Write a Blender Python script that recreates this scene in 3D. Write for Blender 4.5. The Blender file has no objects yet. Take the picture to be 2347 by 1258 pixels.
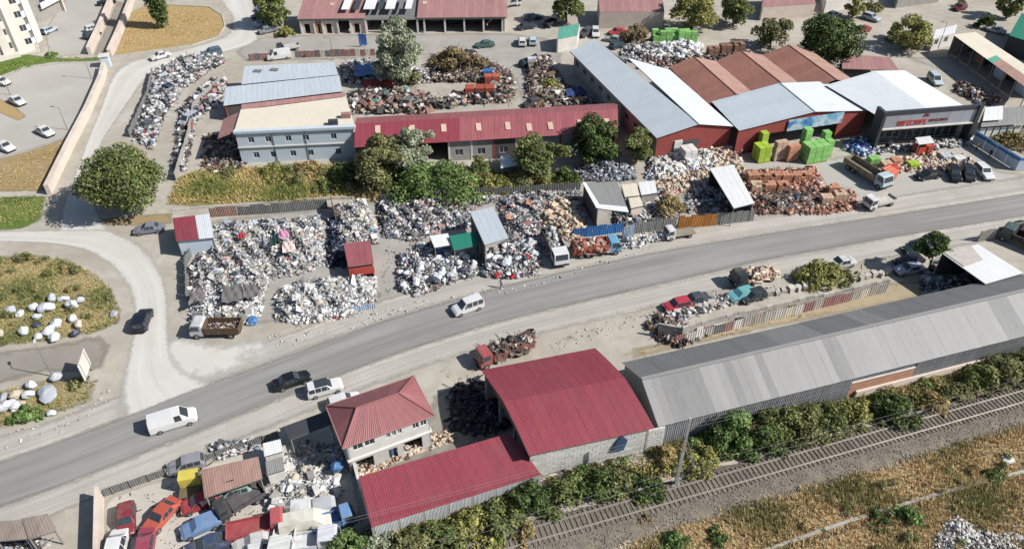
import bpy, bmesh, math, random
import numpy as np
from mathutils import Vector, Matrix
from mathutils.geometry import delaunay_2d_cdt

random.seed(7)
rng = np.random.default_rng(7)
R = math.radians
scene = bpy.context.scene
C = scene.collection

# ------------------------------------------------------------------ camera, sky, sun, exposure
CAM_H, PITCH, FPX, PW, PH = 70.0, R(39.1), 1766.0, 2347.0, 1258.0
cam_d = bpy.data.cameras.new('camera')
cam = bpy.data.objects.new('camera', cam_d)
C.objects.link(cam)
cam.location = (0, 0, CAM_H)
cam.rotation_euler = (math.pi / 2 - PITCH, 0, 0)
cam_d.sensor_width = 36
cam_d.lens = 36 * FPX / PW
cam_d.clip_start, cam_d.clip_end = 1, 6000
scene.camera = cam

SUN_EL, SUN_AZ = R(40.5), R(103)
world = bpy.data.worlds.new('World')
scene.world = world
world.use_nodes = True
wn = world.node_tree
wn.nodes.clear()
sky = wn.nodes.new('ShaderNodeTexSky')
sky.sky_type = 'NISHITA'
sky.sun_disc = False
sky.sun_elevation, sky.sun_rotation = SUN_EL, SUN_AZ
bg = wn.nodes.new('ShaderNodeBackground')
bg.inputs['Strength'].default_value = 0.072
wo = wn.nodes.new('ShaderNodeOutputWorld')
wn.links.new(sky.outputs[0], bg.inputs['Color'])
wn.links.new(bg.outputs[0], wo.inputs['Surface'])

sun_d = bpy.data.lights.new('sun', 'SUN')
sun_d.energy, sun_d.angle, sun_d.color = 4.9, R(0.5), (1.0, 0.97, 0.925)
sun = bpy.data.objects.new('sun', sun_d)
C.objects.link(sun)
sdir = Vector((math.sin(SUN_AZ) * math.cos(SUN_EL), math.cos(SUN_AZ) * math.cos(SUN_EL), math.sin(SUN_EL)))
sun.rotation_euler = (-sdir).to_track_quat('-Z', 'Y').to_euler()
sun.location = (60, 20, 90)

vs = scene.view_settings
vs.view_transform, vs.look, vs.gamma, vs.exposure, vs.use_curve_mapping = 'Standard', 'None', 1.0, 0.5, False
scene.cycles.max_bounces = 5
scene.cycles.diffuse_bounces = 2
scene.cycles.glossy_bounces = 2
scene.cycles.transmission_bounces = 2

# ------------------------------------------------------------------ helpers
def G(px, py, z=0.0):
    """point of the place seen at pixel (px, py) of the photograph on the level z"""
    x, y = (px - PW / 2) / FPX, -(py - PH / 2) / FPX
    c, s = math.cos(PITCH), math.sin(PITCH)
    d = Vector((x, c + y * s, -s + y * c))
    return Vector((0, 0, CAM_H)) + d * ((z - CAM_H) / d.z)

def A(r, g, b, k=0.68):
    f = lambda v: ((v / 255 + 0.055) / 1.055) ** 2.4 if v > 10 else v / 255 / 12.92
    return (f(r) * k, f(g) * k, f(b) * k)

def tag(o, label=None, cat=None, group=None, kind=None):
    if label: o['label'] = label
    if cat: o['category'] = cat
    if group: o['group'] = group
    if kind: o['kind'] = kind
    return o

def thing(name, loc, label, cat, group=None, rz=0.0):
    o = bpy.data.objects.new(name, None)
    o.empty_display_size = 0.5
    C.objects.link(o)
    o.location = loc
    o.rotation_euler = (0, 0, rz)
    return tag(o, label, cat, group)

def link(name, me, parent=None, loc=None, mats=None):
    o = bpy.data.objects.new(name, me)
    C.objects.link(o)
    if parent is not None: o.parent = parent
    if loc is not None: o.location = loc
    if mats is not None:
        for m in (mats if isinstance(mats, (list, tuple)) else [mats]):
            me.materials.append(m)
    return o

def np_mesh(name, V, quads=None, tris=None, col=None, smooth=None, edge=None, uv=None):
    V = np.asarray(V, np.float32)
    idx, starts, n = [], [], 0
    if quads is not None and len(quads):
        q = np.asarray(quads, np.int32); idx.append(q.ravel()); starts.append(np.arange(len(q)) * 4); n += len(q) * 4
    if tris is not None and len(tris):
        t = np.asarray(tris, np.int32); idx.append(t.ravel()); starts.append(n + np.arange(len(t)) * 3)
    idx = np.concatenate(idx); starts = np.concatenate(starts).astype(np.int32)
    me = bpy.data.meshes.new(name)
    me.vertices.add(len(V)); me.vertices.foreach_set('co', V.ravel())
    me.loops.add(len(idx)); me.loops.foreach_set('vertex_index', idx)
    me.polygons.add(len(starts)); me.polygons.foreach_set('loop_start', starts)
    if smooth is not None:
        me.polygons.foreach_set('use_smooth', np.full(len(starts), bool(smooth)) if np.isscalar(smooth) else np.asarray(smooth, bool))
    me.update(calc_edges=True)
    if col is not None:
        c = np.ones((len(V), 4), np.float32); c[:, :3] = col
        a = me.attributes.new('col', 'FLOAT_COLOR', 'POINT'); a.data.foreach_set('color', c.ravel())
    if edge is not None:
        a = me.attributes.new('edge', 'FLOAT', 'POINT'); a.data.foreach_set('value', np.asarray(edge, np.float32))
    if uv is not None:
        a = me.attributes.new('along', 'FLOAT_VECTOR', 'POINT'); a.data.foreach_set('vector', np.asarray(uv, np.float32).ravel())
    me.validate()
    return me

class MB:
    """collects boxes, prisms and tubes; build() links them as one mesh"""
    def __init__(s): s.v, s.f = [], []
    def add(s, vs_, fs):
        o = len(s.v); s.v += [tuple(p) for p in vs_]; s.f += [tuple(i + o for i in f) for f in fs]; return s
    def box(s, c, d, rz=0.0, tilt=None):
        hx, hy, hz = d[0] / 2, d[1] / 2, d[2] / 2
        M = Matrix.Rotation(rz, 3, 'Z')
        if tilt is not None: M = M @ Matrix.Rotation(tilt[1], 3, tilt[0])
        P = [Vector(c) + M @ Vector((x * hx, y * hy, z * hz)) for z in (-1, 1) for x, y in ((-1, -1), (1, -1), (1, 1), (-1, 1))]
        return s.add(P, [(3, 2, 1, 0), (4, 5, 6, 7), (0, 1, 5, 4), (1, 2, 6, 5), (2, 3, 7, 6), (3, 0, 4, 7)])
    def wall(s, a, b, z0, z1, t, off=0.0):
        """upright slab from a to b; it stands on the left of a->b starting at off"""
        a, b = Vector(a).to_2d(), Vector(b).to_2d()
        d = (b - a).normalized(); n = Vector((-d.y, d.x))
        p = [a + n * off, b + n * off, b + n * (off + t), a + n * (off + t)]
        z0 = z0 if isinstance(z0, tuple) else (z0, z0); z1 = z1 if isinstance(z1, tuple) else (z1, z1)
        P = [(p[0].x, p[0].y, z0[0]), (p[1].x, p[1].y, z0[1]), (p[2].x, p[2].y, z0[1]), (p[3].x, p[3].y, z0[0]),
             (p[0].x, p[0].y, z1[0]), (p[1].x, p[1].y, z1[1]), (p[2].x, p[2].y, z1[1]), (p[3].x, p[3].y, z1[0])]
        return s.add(P, [(3, 2, 1, 0), (4, 5, 6, 7), (0, 1, 5, 4), (1, 2, 6, 5), (2, 3, 7, 6), (3, 0, 4, 7)])
    def plate(s, pts, vec):
        """polygon pts pushed along vec"""
        n = len(pts); v = Vector(vec)
        P = [Vector(p) for p in pts] + [Vector(p) + v for p in pts]
        return s.add(P, [tuple(range(n - 1, -1, -1)), tuple(range(n, 2 * n))] + [(i, (i + 1) % n, n + (i + 1) % n, n + i) for i in range(n)])
    def tube(s, a, b, r0, r1=None, n=8):
        a, b = Vector(a), Vector(b); r1 = r0 if r1 is None else r1
        d = (b - a).normalized(); u = d.orthogonal().normalized(); w = d.cross(u)
        P = []
        for c, r in ((a, r0), (b, r1)):
            P += [c + (u * math.cos(2 * math.pi * i / n) + w * math.sin(2 * math.pi * i / n)) * r for i in range(n)]
        return s.add(P, [tuple(range(n - 1, -1, -1)), tuple(range(n, 2 * n))] + [(i, (i + 1) % n, n + (i + 1) % n, n + i) for i in range(n)])
    def mesh(s, name, smooth=False, fix=True):
        me = bpy.data.meshes.new(name); me.from_pydata(s.v, [], s.f)
        if fix:
            bm = bmesh.new(); bm.from_mesh(me); bmesh.ops.recalc_face_normals(bm, faces=bm.faces); bm.to_mesh(me); bm.free()
        if smooth: me.polygons.foreach_set('use_smooth', [True] * len(me.polygons))
        me.update(); return me
    def build(s, name, mat, parent=None, loc=None, base=None, smooth=False):
        if base is not None: s.v = [(x - base[0], y - base[1], z - base[2]) for x, y, z in s.v]
        return link(name, s.mesh(name, smooth), parent, loc, mat)

# ------------------------------------------------------------------ materials
def nt(m): m.use_nodes = True; t = m.node_tree; t.nodes.clear(); return t
def nd(t, k, **kw):
    n = t.nodes.new(k)
    for a, v in kw.items():
        if a.startswith('_'): setattr(n, a[1:], v)
        else: n.inputs[a.replace('~', ' ')].default_value = v
    return n
def noise(t, vec, sc, det=4, rough=0.55):
    n = nd(t, 'ShaderNodeTexNoise', Scale=sc, Detail=det, Roughness=rough); t.links.new(vec, n.inputs['Vector']); return n.outputs['Fac']
def ramp(t, fac, stops):
    r = t.nodes.new('ShaderNodeValToRGB'); e = r.color_ramp.elements
    while len(e) < len(stops): e.new(0.5)
    for i, (p, c) in enumerate(stops): e[i].position = p; e[i].color = (*c, 1) if len(c) == 3 else c
    t.links.new(fac, r.inputs[0]); return r.outputs[0]
def mix(t, fac, a, b, mode='MIX'):
    m = t.nodes.new('ShaderNodeMix'); m.data_type = 'RGBA'; m.blend_type = mode
    for sock, v in ((m.inputs[0], fac), (m.inputs[6], a), (m.inputs[7], b)):
        if hasattr(v, 'is_linked') or hasattr(v, 'links'): t.links.new(v, sock)
        else: sock.default_value = v if not isinstance(v, tuple) else ((*v, 1) if len(v) == 3 else v)
    return m.outputs[2]
def mth(t, op, a, b=None, c=None, clamp=False):
    m = t.nodes.new('ShaderNodeMath'); m.operation = op; m.use_clamp = clamp
    for i, v in enumerate((a, b, c)):
        if v is None: continue
        if hasattr(v, 'links'): t.links.new(v, m.inputs[i])
        else: m.inputs[i].default_value = v
    return m.outputs[0]
def finish(t, col, rough=0.8, metal=0.0, bump=None, bstr=0.3, bdist=0.05, spec=0.3, alpha=None):
    p = nd(t, 'ShaderNodeBsdfPrincipled', Roughness=rough, Metallic=metal)
    p.inputs['Specular IOR Level'].default_value = spec
    if hasattr(col, 'links'): t.links.new(col, p.inputs['Base Color'])
    else: p.inputs['Base Color'].default_value = (*col, 1)
    if bump is not None:
        b = nd(t, 'ShaderNodeBump', Strength=bstr, Distance=bdist); t.links.new(bump, b.inputs['Height']); t.links.new(b.outputs[0], p.inputs['Normal'])
    o = t.nodes.new('ShaderNodeOutputMaterial'); t.links.new(p.outputs[0], o.inputs[0]); return p
def gpos(t): return t.nodes.new('ShaderNodeNewGeometry').outputs['Position']

_mats = {}
def MAT(name, col, var=0.12, scale=1.5, rough=0.8, metal=0.0, dirt=0.25, dirtcol=None, spec=0.3, obj=0.10, bump=0.15):
    """plain surface with cloudy tone, fine grain, stains and a tone of its own per object"""
    if name in _mats: return _mats[name]
    m = bpy.data.materials.new(name); t = nt(m); p = gpos(t)
    a, b = noise(t, p, scale, 5), noise(t, p, scale * 9, 3)
    lo, hi = tuple(c * (1 - var) for c in col), tuple(min(1, c * (1 + var)) for c in col)
    c = ramp(t, a, [(0.3, lo), (0.7, hi)])
    c = mix(t, mth(t, 'MULTIPLY', b, 0.35), c, tuple(x * 0.75 for x in col))
    if dirt > 0:
        d = ramp(t, noise(t, p, scale * 0.55, 6, 0.65), [(0.5, (0, 0, 0)), (0.72, (1, 1, 1))])
        c = mix(t, mth(t, 'MULTIPLY', d, dirt), c, dirtcol or A(150, 135, 115))
    oi = t.nodes.new('ShaderNodeObjectInfo')
    v = mth(t, 'MULTIPLY_ADD', oi.outputs['Random'], 2 * obj, 1 - obj)
    hs = nd(t, 'ShaderNodeHueSaturation'); t.links.new(v, hs.inputs['Value']); t.links.new(c, hs.inputs['Color'])
    finish(t, hs.outputs[0], rough, metal, b, bump, 0.03, spec)
    _mats[name] = m; return m

def streak_mat(name, col, var=0.14, rough=0.6, metal=0.0, rust=0.15, rustcol=(0.16, 0.07, 0.035), obj=0.12):
    """metal sheet: streaky weathering, rust blotches, each sheet a little different"""
    if name in _mats: return _mats[name]
    m = bpy.data.materials.new(name); t = nt(m); p = gpos(t)
    mp = nd(t, 'ShaderNodeMapping'); mp.inputs['Scale'].default_value = (1.6, 0.35, 1); t.links.new(p, mp.inputs[0])
    a = noise(t, mp.outputs[0], 1.1, 6, 0.6); b = noise(t, p, 0.22, 4); g = noise(t, p, 6, 4, 0.7)
    c = ramp(t, a, [(0.28, tuple(x * (1 - var) for x in col)), (0.72, tuple(min(1, x * (1 + var)) for x in col))])
    c = mix(t, mth(t, 'MULTIPLY', b, 0.45), c, tuple(x * 0.72 + 0.03 for x in col))
    r = ramp(t, mth(t, 'MULTIPLY_ADD', g, 0.4, mth(t, 'MULTIPLY', b, 0.6)), [(0.52, (0, 0, 0)), (0.66, (1, 1, 1))])
    c = mix(t, mth(t, 'MULTIPLY', r, rust), c, rustcol)
    oi = t.nodes.new('ShaderNodeObjectInfo')
    v = mth(t, 'MULTIPLY_ADD', oi.outputs['Random'], 2 * obj, 1 - obj)
    hs = nd(t, 'ShaderNodeHueSaturation'); t.links.new(v, hs.inputs['Value']); t.links.new(c, hs.inputs['Color'])
    finish(t, hs.outputs[0], rough, metal, g, 0.1, 0.02, 0.4)
    _mats[name] = m; return m

def attr_mat(name, rough=0.7, transl=0.0, spec=0.3, grain=0.25, gscale=7.0):
    """things scattered in thousands: every piece carries its own colour"""
    m = bpy.data.materials.new(name); t = nt(m)
    at = nd(t, 'ShaderNodeAttribute', _attribute_name='col')
    c = at.outputs['Color']
    n = noise(t, gpos(t), gscale, 3)
    c = mix(t, mth(t, 'MULTIPLY', n, grain), c, (0.03, 0.028, 0.025))
    pr = finish(t, c, rough, 0, None, spec=spec)
    if transl:
        tr = t.nodes.new('ShaderNodeBsdfTranslucent'); t.links.new(c, tr.inputs[0])
        ms = nd(t, 'ShaderNodeMixShader', Fac=transl); o = [n for n in t.nodes if n.type == 'OUTPUT_MATERIAL'][0]
        t.links.new(pr.outputs[0], ms.inputs[1]); t.links.new(tr.outputs[0], ms.inputs[2]); t.links.new(ms.outputs[0], o.inputs[0])
    return m

def glass_mat(name, col=(0.02, 0.025, 0.03), rough=0.08):
    m = bpy.data.materials.new(name); t = nt(m)
    n = noise(t, gpos(t), 3.0, 2)
    finish(t, mix(t, n, col, tuple(c * 2.2 + 0.01 for c in col)), rough, 0, spec=0.6); return m

# dry pale earth, the ground everywhere
dirt_g = bpy.data.node_groups.new('dry_earth', 'ShaderNodeTree')
dirt_g.interface.new_socket('Color', in_out='OUTPUT', socket_type='NodeSocketColor')
dirt_g.interface.new_socket('Fine', in_out='OUTPUT', socket_type='NodeSocketFloat')
def _dirt():
    t = dirt_g; p = gpos(t)
    a, b, c = noise(t, p, 0.06, 5), noise(t, p, 0.45, 6, 0.65), noise(t, p, 5.0, 5, 0.7)
    col = ramp(t, a, [(0.3, A(180, 172, 157)), (0.5, A(194, 187, 174)), (0.7, A(205, 200, 189))])
    col = mix(t, mth(t, 'MULTIPLY', ramp(t, b, [(0.42, (0, 0, 0)), (0.68, (1, 1, 1))]), 0.5), col, A(164, 153, 136))
    col = mix(t, mth(t, 'MULTIPLY', ramp(t, noise(t, p, 0.17, 5, 0.6), [(0.5, (0, 0, 0)), (0.66, (1, 1, 1))]), 0.45), col, A(168, 160, 146))
    col = mix(t, mth(t, 'MULTIPLY', ramp(t, c, [(0.55, (0, 0, 0)), (0.72, (1, 1, 1))]), 0.4), col, A(130, 118, 102))
    o = t.nodes.new('NodeGroupOutput'); t.links.new(col, o.inputs[0]); t.links.new(c, o.inputs[1])
_dirt()
def dirt(t):
    g = t.nodes.new('ShaderNodeGroup'); g.node_tree = dirt_g; return g.outputs[0], g.outputs[1]

def ground_mat(name, stops, sc=0.35, fine=4.0, finecol=None, fineamt=0.35, rough=0.95, nz=0.55, tracks=None, bump=0.3):
    """sheet on the earth; towards its rim ('edge' 0..1) what lies below shows through in an uneven line"""
    m = bpy.data.materials.new(name); t = nt(m); p = gpos(t)
    a, f = noise(t, p, sc, 6, 0.62), noise(t, p, fine, 5, 0.7)
    c = ramp(t, a, stops)
    if finecol: c = mix(t, mth(t, 'MULTIPLY', ramp(t, f, [(0.45, (0, 0, 0)), (0.68, (1, 1, 1))]), fineamt), c, finecol)
    if tracks:
        al = nd(t, 'ShaderNodeAttribute', _attribute_name='along')
        mp = nd(t, 'ShaderNodeMapping'); mp.inputs['Scale'].default_value = tracks[1]; t.links.new(al.outputs['Vector'], mp.inputs[0])
        s = noise(t, mp.outputs[0], 1.0, 5, 0.6)
        c = mix(t, mth(t, 'MULTIPLY', ramp(t, s, [(0.4, (0, 0, 0)), (0.62, (1, 1, 1))]), tracks[2]), c, tracks[0])
    e = nd(t, 'ShaderNodeAttribute', _attribute_name='edge')
    n2 = noise(t, p, 0.8, 6, 0.7)
    k = mth(t, 'ADD', e.outputs['Fac'], mth(t, 'MULTIPLY_ADD', n2, nz * 2, -nz))
    k = ramp(t, k, [(0.22, (0, 0, 0)), (0.8, (1, 1, 1))])
    p = finish(t, c, rough, 0, f, bump, 0.05, 0.2)
    tr = t.nodes.new('ShaderNodeBsdfTransparent'); ms = t.nodes.new('ShaderNodeMixShader'); o = [n for n in t.nodes if n.type == 'OUTPUT_MATERIAL'][0]
    t.links.new(k, ms.inputs[0]); t.links.new(tr.outputs[0], ms.inputs[1]); t.links.new(p.outputs[0], ms.inputs[2]); t.links.new(ms.outputs[0], o.inputs[0])
    return m

def poly_inset(P, d):
    n = len(P); out = []
    area = sum(P[i][0] * P[(i + 1) % n][1] - P[(i + 1) % n][0] * P[i][1] for i in range(n))
    sg = 1 if area > 0 else -1
    for i in range(n):
        a, b, c = Vector(P[i - 1]), Vector(P[i]), Vector(P[(i + 1) % n])
        d1, d2 = (b - a).normalized(), (c - b).normalized()
        n1, n2 = Vector((-d1.y, d1.x)) * sg, Vector((-d2.y, d2.x)) * sg
        m = (n1 + n2); L = m.length
        m = m / L if L > 1e-4 else n1
        k = min(1.6, 1 / max(0.35, m.dot(n1)))
        out.append(tuple(b + m * d * k))
    return out

def densify(P, step):
    out = []
    for i in range(len(P)):
        a, b = Vector(P[i]), Vector(P[(i + 1) % len(P)]); k = max(1, int((b - a).length / step))
        out += [tuple(a.lerp(b, j / k)) for j in range(k)]
    return out

def sheet(name, pxs, z, mat, soft=1.2, kind='structure', label=None, world=False):
    P = [tuple(p) for p in pxs] if world else [tuple(G(*p).to_2d()) for p in pxs]
    P = np.array(densify(P, 3.0)); n = len(P); st = max(.8, soft * .75)
    lo, hi = P.min(0), P.max(0); X, Y = np.meshgrid(np.arange(lo[0], hi[0], st), np.arange(lo[1], hi[1], st)); X, Y = X.ravel(), Y.ravel()
    X = X + rng.uniform(-.2, .2, len(X)) * st; Y = Y + rng.uniform(-.2, .2, len(Y)) * st
    i, d = inside(P, X, Y); k = i & (d > st * .45); pts = [Vector(p) for p in P] + [Vector((x, y)) for x, y in zip(X[k], Y[k])]
    vs_, _, fs_, *_r = delaunay_2d_cdt(pts, [(j, (j + 1) % n) for j in range(n)], [], 1, 1e-5)
    co = np.array([(v.x, v.y) for v in vs_]); _, d = inside(P, co[:, 0], co[:, 1])
    fs_ = [f if (vs_[f[1]] - vs_[f[0]]).cross(vs_[f[2]] - vs_[f[0]]) > 0 else f[::-1] for f in fs_]
    me = np_mesh(name, np.column_stack([co, np.full(len(co), z)]), tris=fs_, edge=np.clip(d / soft, 0, 1))
    return tag(link(name, me, mats=mat), label, None, None, kind)

def strip(name, left, right, z, mat, soft=0.18, n=60):
    """road between two edge lines given in pixels; carries distance along and across"""
    def res(L):
        L = [G(*p).to_2d() for p in L]; d = [0]
        for a, b in zip(L, L[1:]): d.append(d[-1] + (b - a).length)
        out = []
        for k in range(n + 1):
            s = d[-1] * k / n; i = max(j for j in range(len(d) - 1) if d[j] <= s + 1e-9)
            out.append(L[i].lerp(L[i + 1], (s - d[i]) / (d[i + 1] - d[i])))
        for _ in range(3): out = [out[0]] + [(out[i - 1] + out[i] * 2 + out[i + 1]) / 4 for i in range(1, n)] + [out[-1]]
        return out
    L, Rr = res(left), res(right); us = [0, soft, 0.3, 0.5, 0.7, 1 - soft, 1]; V, E, U = [], [], []
    s = 0
    for k in range(n + 1):
        if k: s += (L[k] - L[k - 1]).length
        for u in us:
            p = L[k].lerp(Rr[k], u); V.append((p.x, p.y, z)); E.append(0.0 if u in (0, 1) else 1.0); U.append((s, u, 0))
    m = len(us); Q = [(k * m + i, (k + 1) * m + i, (k + 1) * m + i + 1, k * m + i + 1) for k in range(n) for i in range(m - 1)]
    me = np_mesh(name, V, quads=Q, edge=E, uv=U)
    if me.polygons[0].normal.z < 0: me.flip_normals()
    return tag(link(name, me, mats=mat), None, None, None, 'structure')

def inside(P, x, y):
    """points x, y inside polygon P, and their distance from its rim"""
    P = np.asarray(P); n = len(P); ins = np.zeros(len(x), bool); dist = np.full(len(x), 1e9)
    for i in range(n):
        (x1, y1), (x2, y2) = P[i], P[(i + 1) % n]
        c = ((y1 > y) != (y2 > y)) & (x < (x2 - x1) * (y - y1) / (y2 - y1 + 1e-12) + x1); ins ^= c
        dx, dy = x2 - x1, y2 - y1; tt = np.clip(((x - x1) * dx + (y - y1) * dy) / (dx * dx + dy * dy + 1e-9), 0, 1)
        dist = np.minimum(dist, np.hypot(x - x1 - tt * dx, y - y1 - tt * dy))
    return ins, dist
def scatter(P, n):
    P = np.asarray(P); lo, hi = P.min(0), P.max(0); X, Y, D = [], [], []; got = 0
    while got < n:
        x, y = rng.uniform(lo[0], hi[0], n * 2), rng.uniform(lo[1], hi[1], n * 2); i, d = inside(P, x, y)
        X.append(x[i]); Y.append(y[i]); D.append(d[i]); got += i.sum()
    return np.concatenate(X)[:n], np.concatenate(Y)[:n], np.concatenate(D)[:n]
def pxpoly(pxs): return [tuple(G(*p).to_2d()) for p in pxs]
# ------------------------------------------------------------------ the setting: ground, roads, yards, verges, track bed
def _earth():
    m = bpy.data.materials.new('dry_earth'); t = nt(m); c, f = dirt(t); finish(t, c, 0.95, 0, f, 0.3, 0.05, 0.2); return m
earth = _earth()
ground = tag(link('ground', np_mesh('ground', [(-3000, -500, 0), (3000, -500, 0), (3000, 4500, 0), (-3000, 4500, 0)], quads=[(0, 1, 2, 3)]), mats=earth), kind='structure')

m_asph = ground_mat('dusty_asphalt', [(0.3, A(157, 155, 150)), (0.7, A(170, 168, 163))], 0.12, 6.0, A(132, 130, 126), 0.3, 0.85, 0.45,
                    (A(138, 136, 133), (0.025, 5.0, 1), 0.8), 0.2)
m_conc = ground_mat('pale_worn_road', [(0.3, A(202, 198, 189)), (0.7, A(216, 213, 205))], 0.15, 5.0, A(186, 181, 170), 0.3, 0.9, 0.5,
                    (A(230, 228, 221), (0.02, 4.0, 1), 0.6), 0.2)
m_lot = ground_mat('car_park_paving', [(0.3, A(184, 180, 171)), (0.7, A(198, 195, 187))], 0.1, 5.0, A(165, 160, 150), 0.25, 0.85, 0.3)
m_yard = ground_mat('grey_yard', [(0.3, A(168, 163, 154)), (0.7, A(188, 184, 176))], 0.2, 4.0, A(140, 134, 124), 0.35, 0.9, 0.5)
m_dryg = ground_mat('dry_grass_soil', [(0.25, A(166, 146, 112)), (0.45, A(178, 160, 124)), (0.6, A(158, 146, 106)), (0.78, A(136, 132, 90))], 0.3, 3.0, A(105, 92, 58), 0.5, 0.95, 0.6)
m_tan = ground_mat('tan_lawn', [(0.25, A(174, 152, 110)), (0.5, A(188, 162, 116)), (0.75, A(168, 152, 102))], 0.15, 3.0, A(150, 124, 78), 0.4, 0.95, 0.25)
m_brown = ground_mat('brown_field', [(0.25, A(158, 136, 102)), (0.5, A(174, 152, 116)), (0.75, A(150, 132, 92))], 0.15, 3.0, A(130, 110, 78), 0.4, 0.95, 0.35)
m_sand = ground_mat('sandy_soil', [(0.25, A(172, 154, 124)), (0.5, A(188, 172, 144)), (0.75, A(166, 152, 124))], 0.2, 3.0, A(140, 124, 98), 0.4, 0.95, 0.4)
m_green = ground_mat('green_verge', [(0.3, A(92, 116, 52)), (0.55, A(112, 132, 62)), (0.75, A(148, 142, 84))], 0.25, 3.0, A(66, 84, 36), 0.4, 0.95, 0.5)
m_strip = ground_mat('weedy_strip', [(0.25, A(168, 152, 104)), (0.45, A(146, 142, 88)), (0.62, A(172, 150, 108)), (0.78, A(124, 128, 74))], 0.25, 3.0, A(84, 82, 40), 0.5, 0.95, 0.6)
m_ball = ground_mat('track_ballast', [(0.3, A(122, 113, 101)), (0.5, A(140, 131, 118)), (0.72, A(154, 144, 130))], 0.6, 4.5, A(92, 84, 76), 0.6, 0.9, 0.35, bump=0.7)
m_slab = ground_mat('concrete_slab', [(0.3, A(196, 190, 178)), (0.7, A(214, 209, 198))], 0.3, 3.0, A(170, 160, 145), 0.3, 0.85, 0.2)
m_gtrack = ground_mat('grey_track', [(0.3, A(150, 144, 134)), (0.7, A(170, 164, 153))], 0.2, 4.0, A(130, 122, 108), 0.35, 0.9, 0.6)

ROADU = [(-150, 1103), (0, 1052), (130, 1010), (267, 958), (400, 903), (500, 868), (600, 832), (760, 773), (880, 730), (1000, 694), (1160, 650), (1300, 617), (1494, 576), (1747, 535), (2047, 490), (2347, 443), (2520, 416)]
ROADL = [(-150, 1222), (0, 1166), (133, 1122), (234, 1080), (434, 1002), (600, 936), (720, 888), (830, 843), (960, 797), (1080, 760), (1160, 738), (1300, 704), (1494, 660), (1747, 600), (2047, 546), (2347, 497), (2520, 470)]
strip('main_road', ROADU, ROADL, 0.016, m_asph, 0.13, 90)
sheet('dusty_junction', [(225, 985), (262, 880), (320, 790), (400, 745), (520, 770), (660, 755), (800, 735), (760, 785), (640, 830), (500, 884), (400, 920), (290, 968)], 0.011, m_conc, 3.5)
strip('side_road', [(255, 985), (262, 900), (285, 820), (297, 760), (300, 705), (285, 660), (250, 615), (190, 578), (110, 560), (0, 556), (-90, 556)],
      [(520, 872), (430, 845), (400, 800), (395, 740), (395, 690), (385, 640), (360, 590), (320, 550), (250, 520), (150, 525), (-90, 530)], 0.012, m_conc, 0.22, 70)
strip('lane', [(120, 535), (135, 470), (160, 420), (195, 330), (225, 250), (250, 170), (285, 140), (430, 110), (520, 82), (530, 40), (500, 5), (470, -30)],
      [(265, 535), (215, 460), (215, 400), (232, 330), (290, 250), (340, 180), (400, 150), (520, 122), (600, 100), (600, 60), (590, 20), (590, -30)], 0.008, m_conc, 0.2, 70)
m_verge = ground_mat('rutted_verge', [(0.3, A(192, 186, 175)), (0.7, A(212, 207, 198))], 0.2, 5.0, A(150, 142, 128), 0.4, 0.95, 0.7, (A(168, 163, 154), (0.02, 7.0, 1), 0.7), 0.4)
def shift(L, dy): return [(x, y + dy * (0.55 + 0.45 * y / 1258)) for x, y in L]
strip('road_verge', shift(ROADU, -62), shift(ROADU, 14), 0.010, m_verge, 0.25, 90)
strip('road_verge', shift(ROADL, -14), shift(ROADL, 66), 0.010, m_verge, 0.25, 90)
m_ditch_shade = ground_mat('ditch_shade_soil', [(0.3, A(84, 80, 66)), (0.7, A(108, 104, 82))], 0.6, 4.0, A(60, 58, 46), 0.5, 0.95, 0.3)  # dark soil tone that carries the shade of the drain side
strip('ditch_shade', [(1640, 1290), (1767, 1262), (1947, 1200), (2147, 1141), (2347, 1088), (2450, 1061)], [(1680, 1310), (1780, 1276), (1955, 1214), (2155, 1154), (2352, 1100), (2455, 1072)], 0.018, m_ditch_shade, 0.2, 40)  # flat dark strip painting the drain's shadow side, no trench is cut
sheet('shop_forecourt', [(590, 85), (700, 78), (860, 76), (1160, 74), (1300, 92), (1290, 150), (1190, 240), (1170, 180), (980, 130), (760, 140), (560, 145), (530, 120)], 0.004, m_yard, 2.0)
sheet('car_park', [(-160, 205), (0, 180), (60, 152), (160, 143), (238, 138), (222, 205), (178, 300), (150, 318), (60, 348), (-160, 402)], 0.008, m_lot, 0.8)
sheet('upper_car_park', [(100, 70), (150, -5), (258, -30), (262, 5), (206, 124), (110, 133)], 0.008, m_lot, 0.8)
sheet('tower_apron', [(-200, 150), (-30, 95), (60, 85), (95, 100), (100, 122), (40, 130), (-60, 152)], 0.008, m_slab, 0.8)
sheet('green_verge', [(-150, 180), (-60, 150), (0, 140), (60, 122), (110, 130), (180, 134), (235, 128), (232, 142), (120, 145), (50, 156), (0, 178), (-120, 210)], 0.004, m_green, 1.2)
sheet('walled_lane', [(268, 0), (300, 15), (252, 128), (212, 128)], 0.004, m_gtrack, 0.8)
sheet('tan_lawn', [(260, 128), (300, 28), (330, 14), (400, 12), (480, 16), (512, 35), (518, 62), (500, 84), (440, 104), (340, 118)], 0.012, m_tan, 0.6)
sheet('brown_field', [(-150, 405), (0, 362), (60, 347), (150, 316), (172, 312), (112, 440), (0, 442), (-150, 444)], 0.004, m_brown, 0.8)
sheet('green_field', [(-150, 452), (0, 448), (112, 446), (100, 505), (50, 528), (0, 532), (-150, 535)], 0.008, m_green, 1.2)
sheet('dry_meadow', [(-160, 585), (0, 582), (80, 580), (160, 592), (225, 625), (268, 668), (286, 712), (278, 742), (230, 765), (120, 785), (0, 800), (-160, 815)], 0.008, m_dryg, 1.4)
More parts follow.
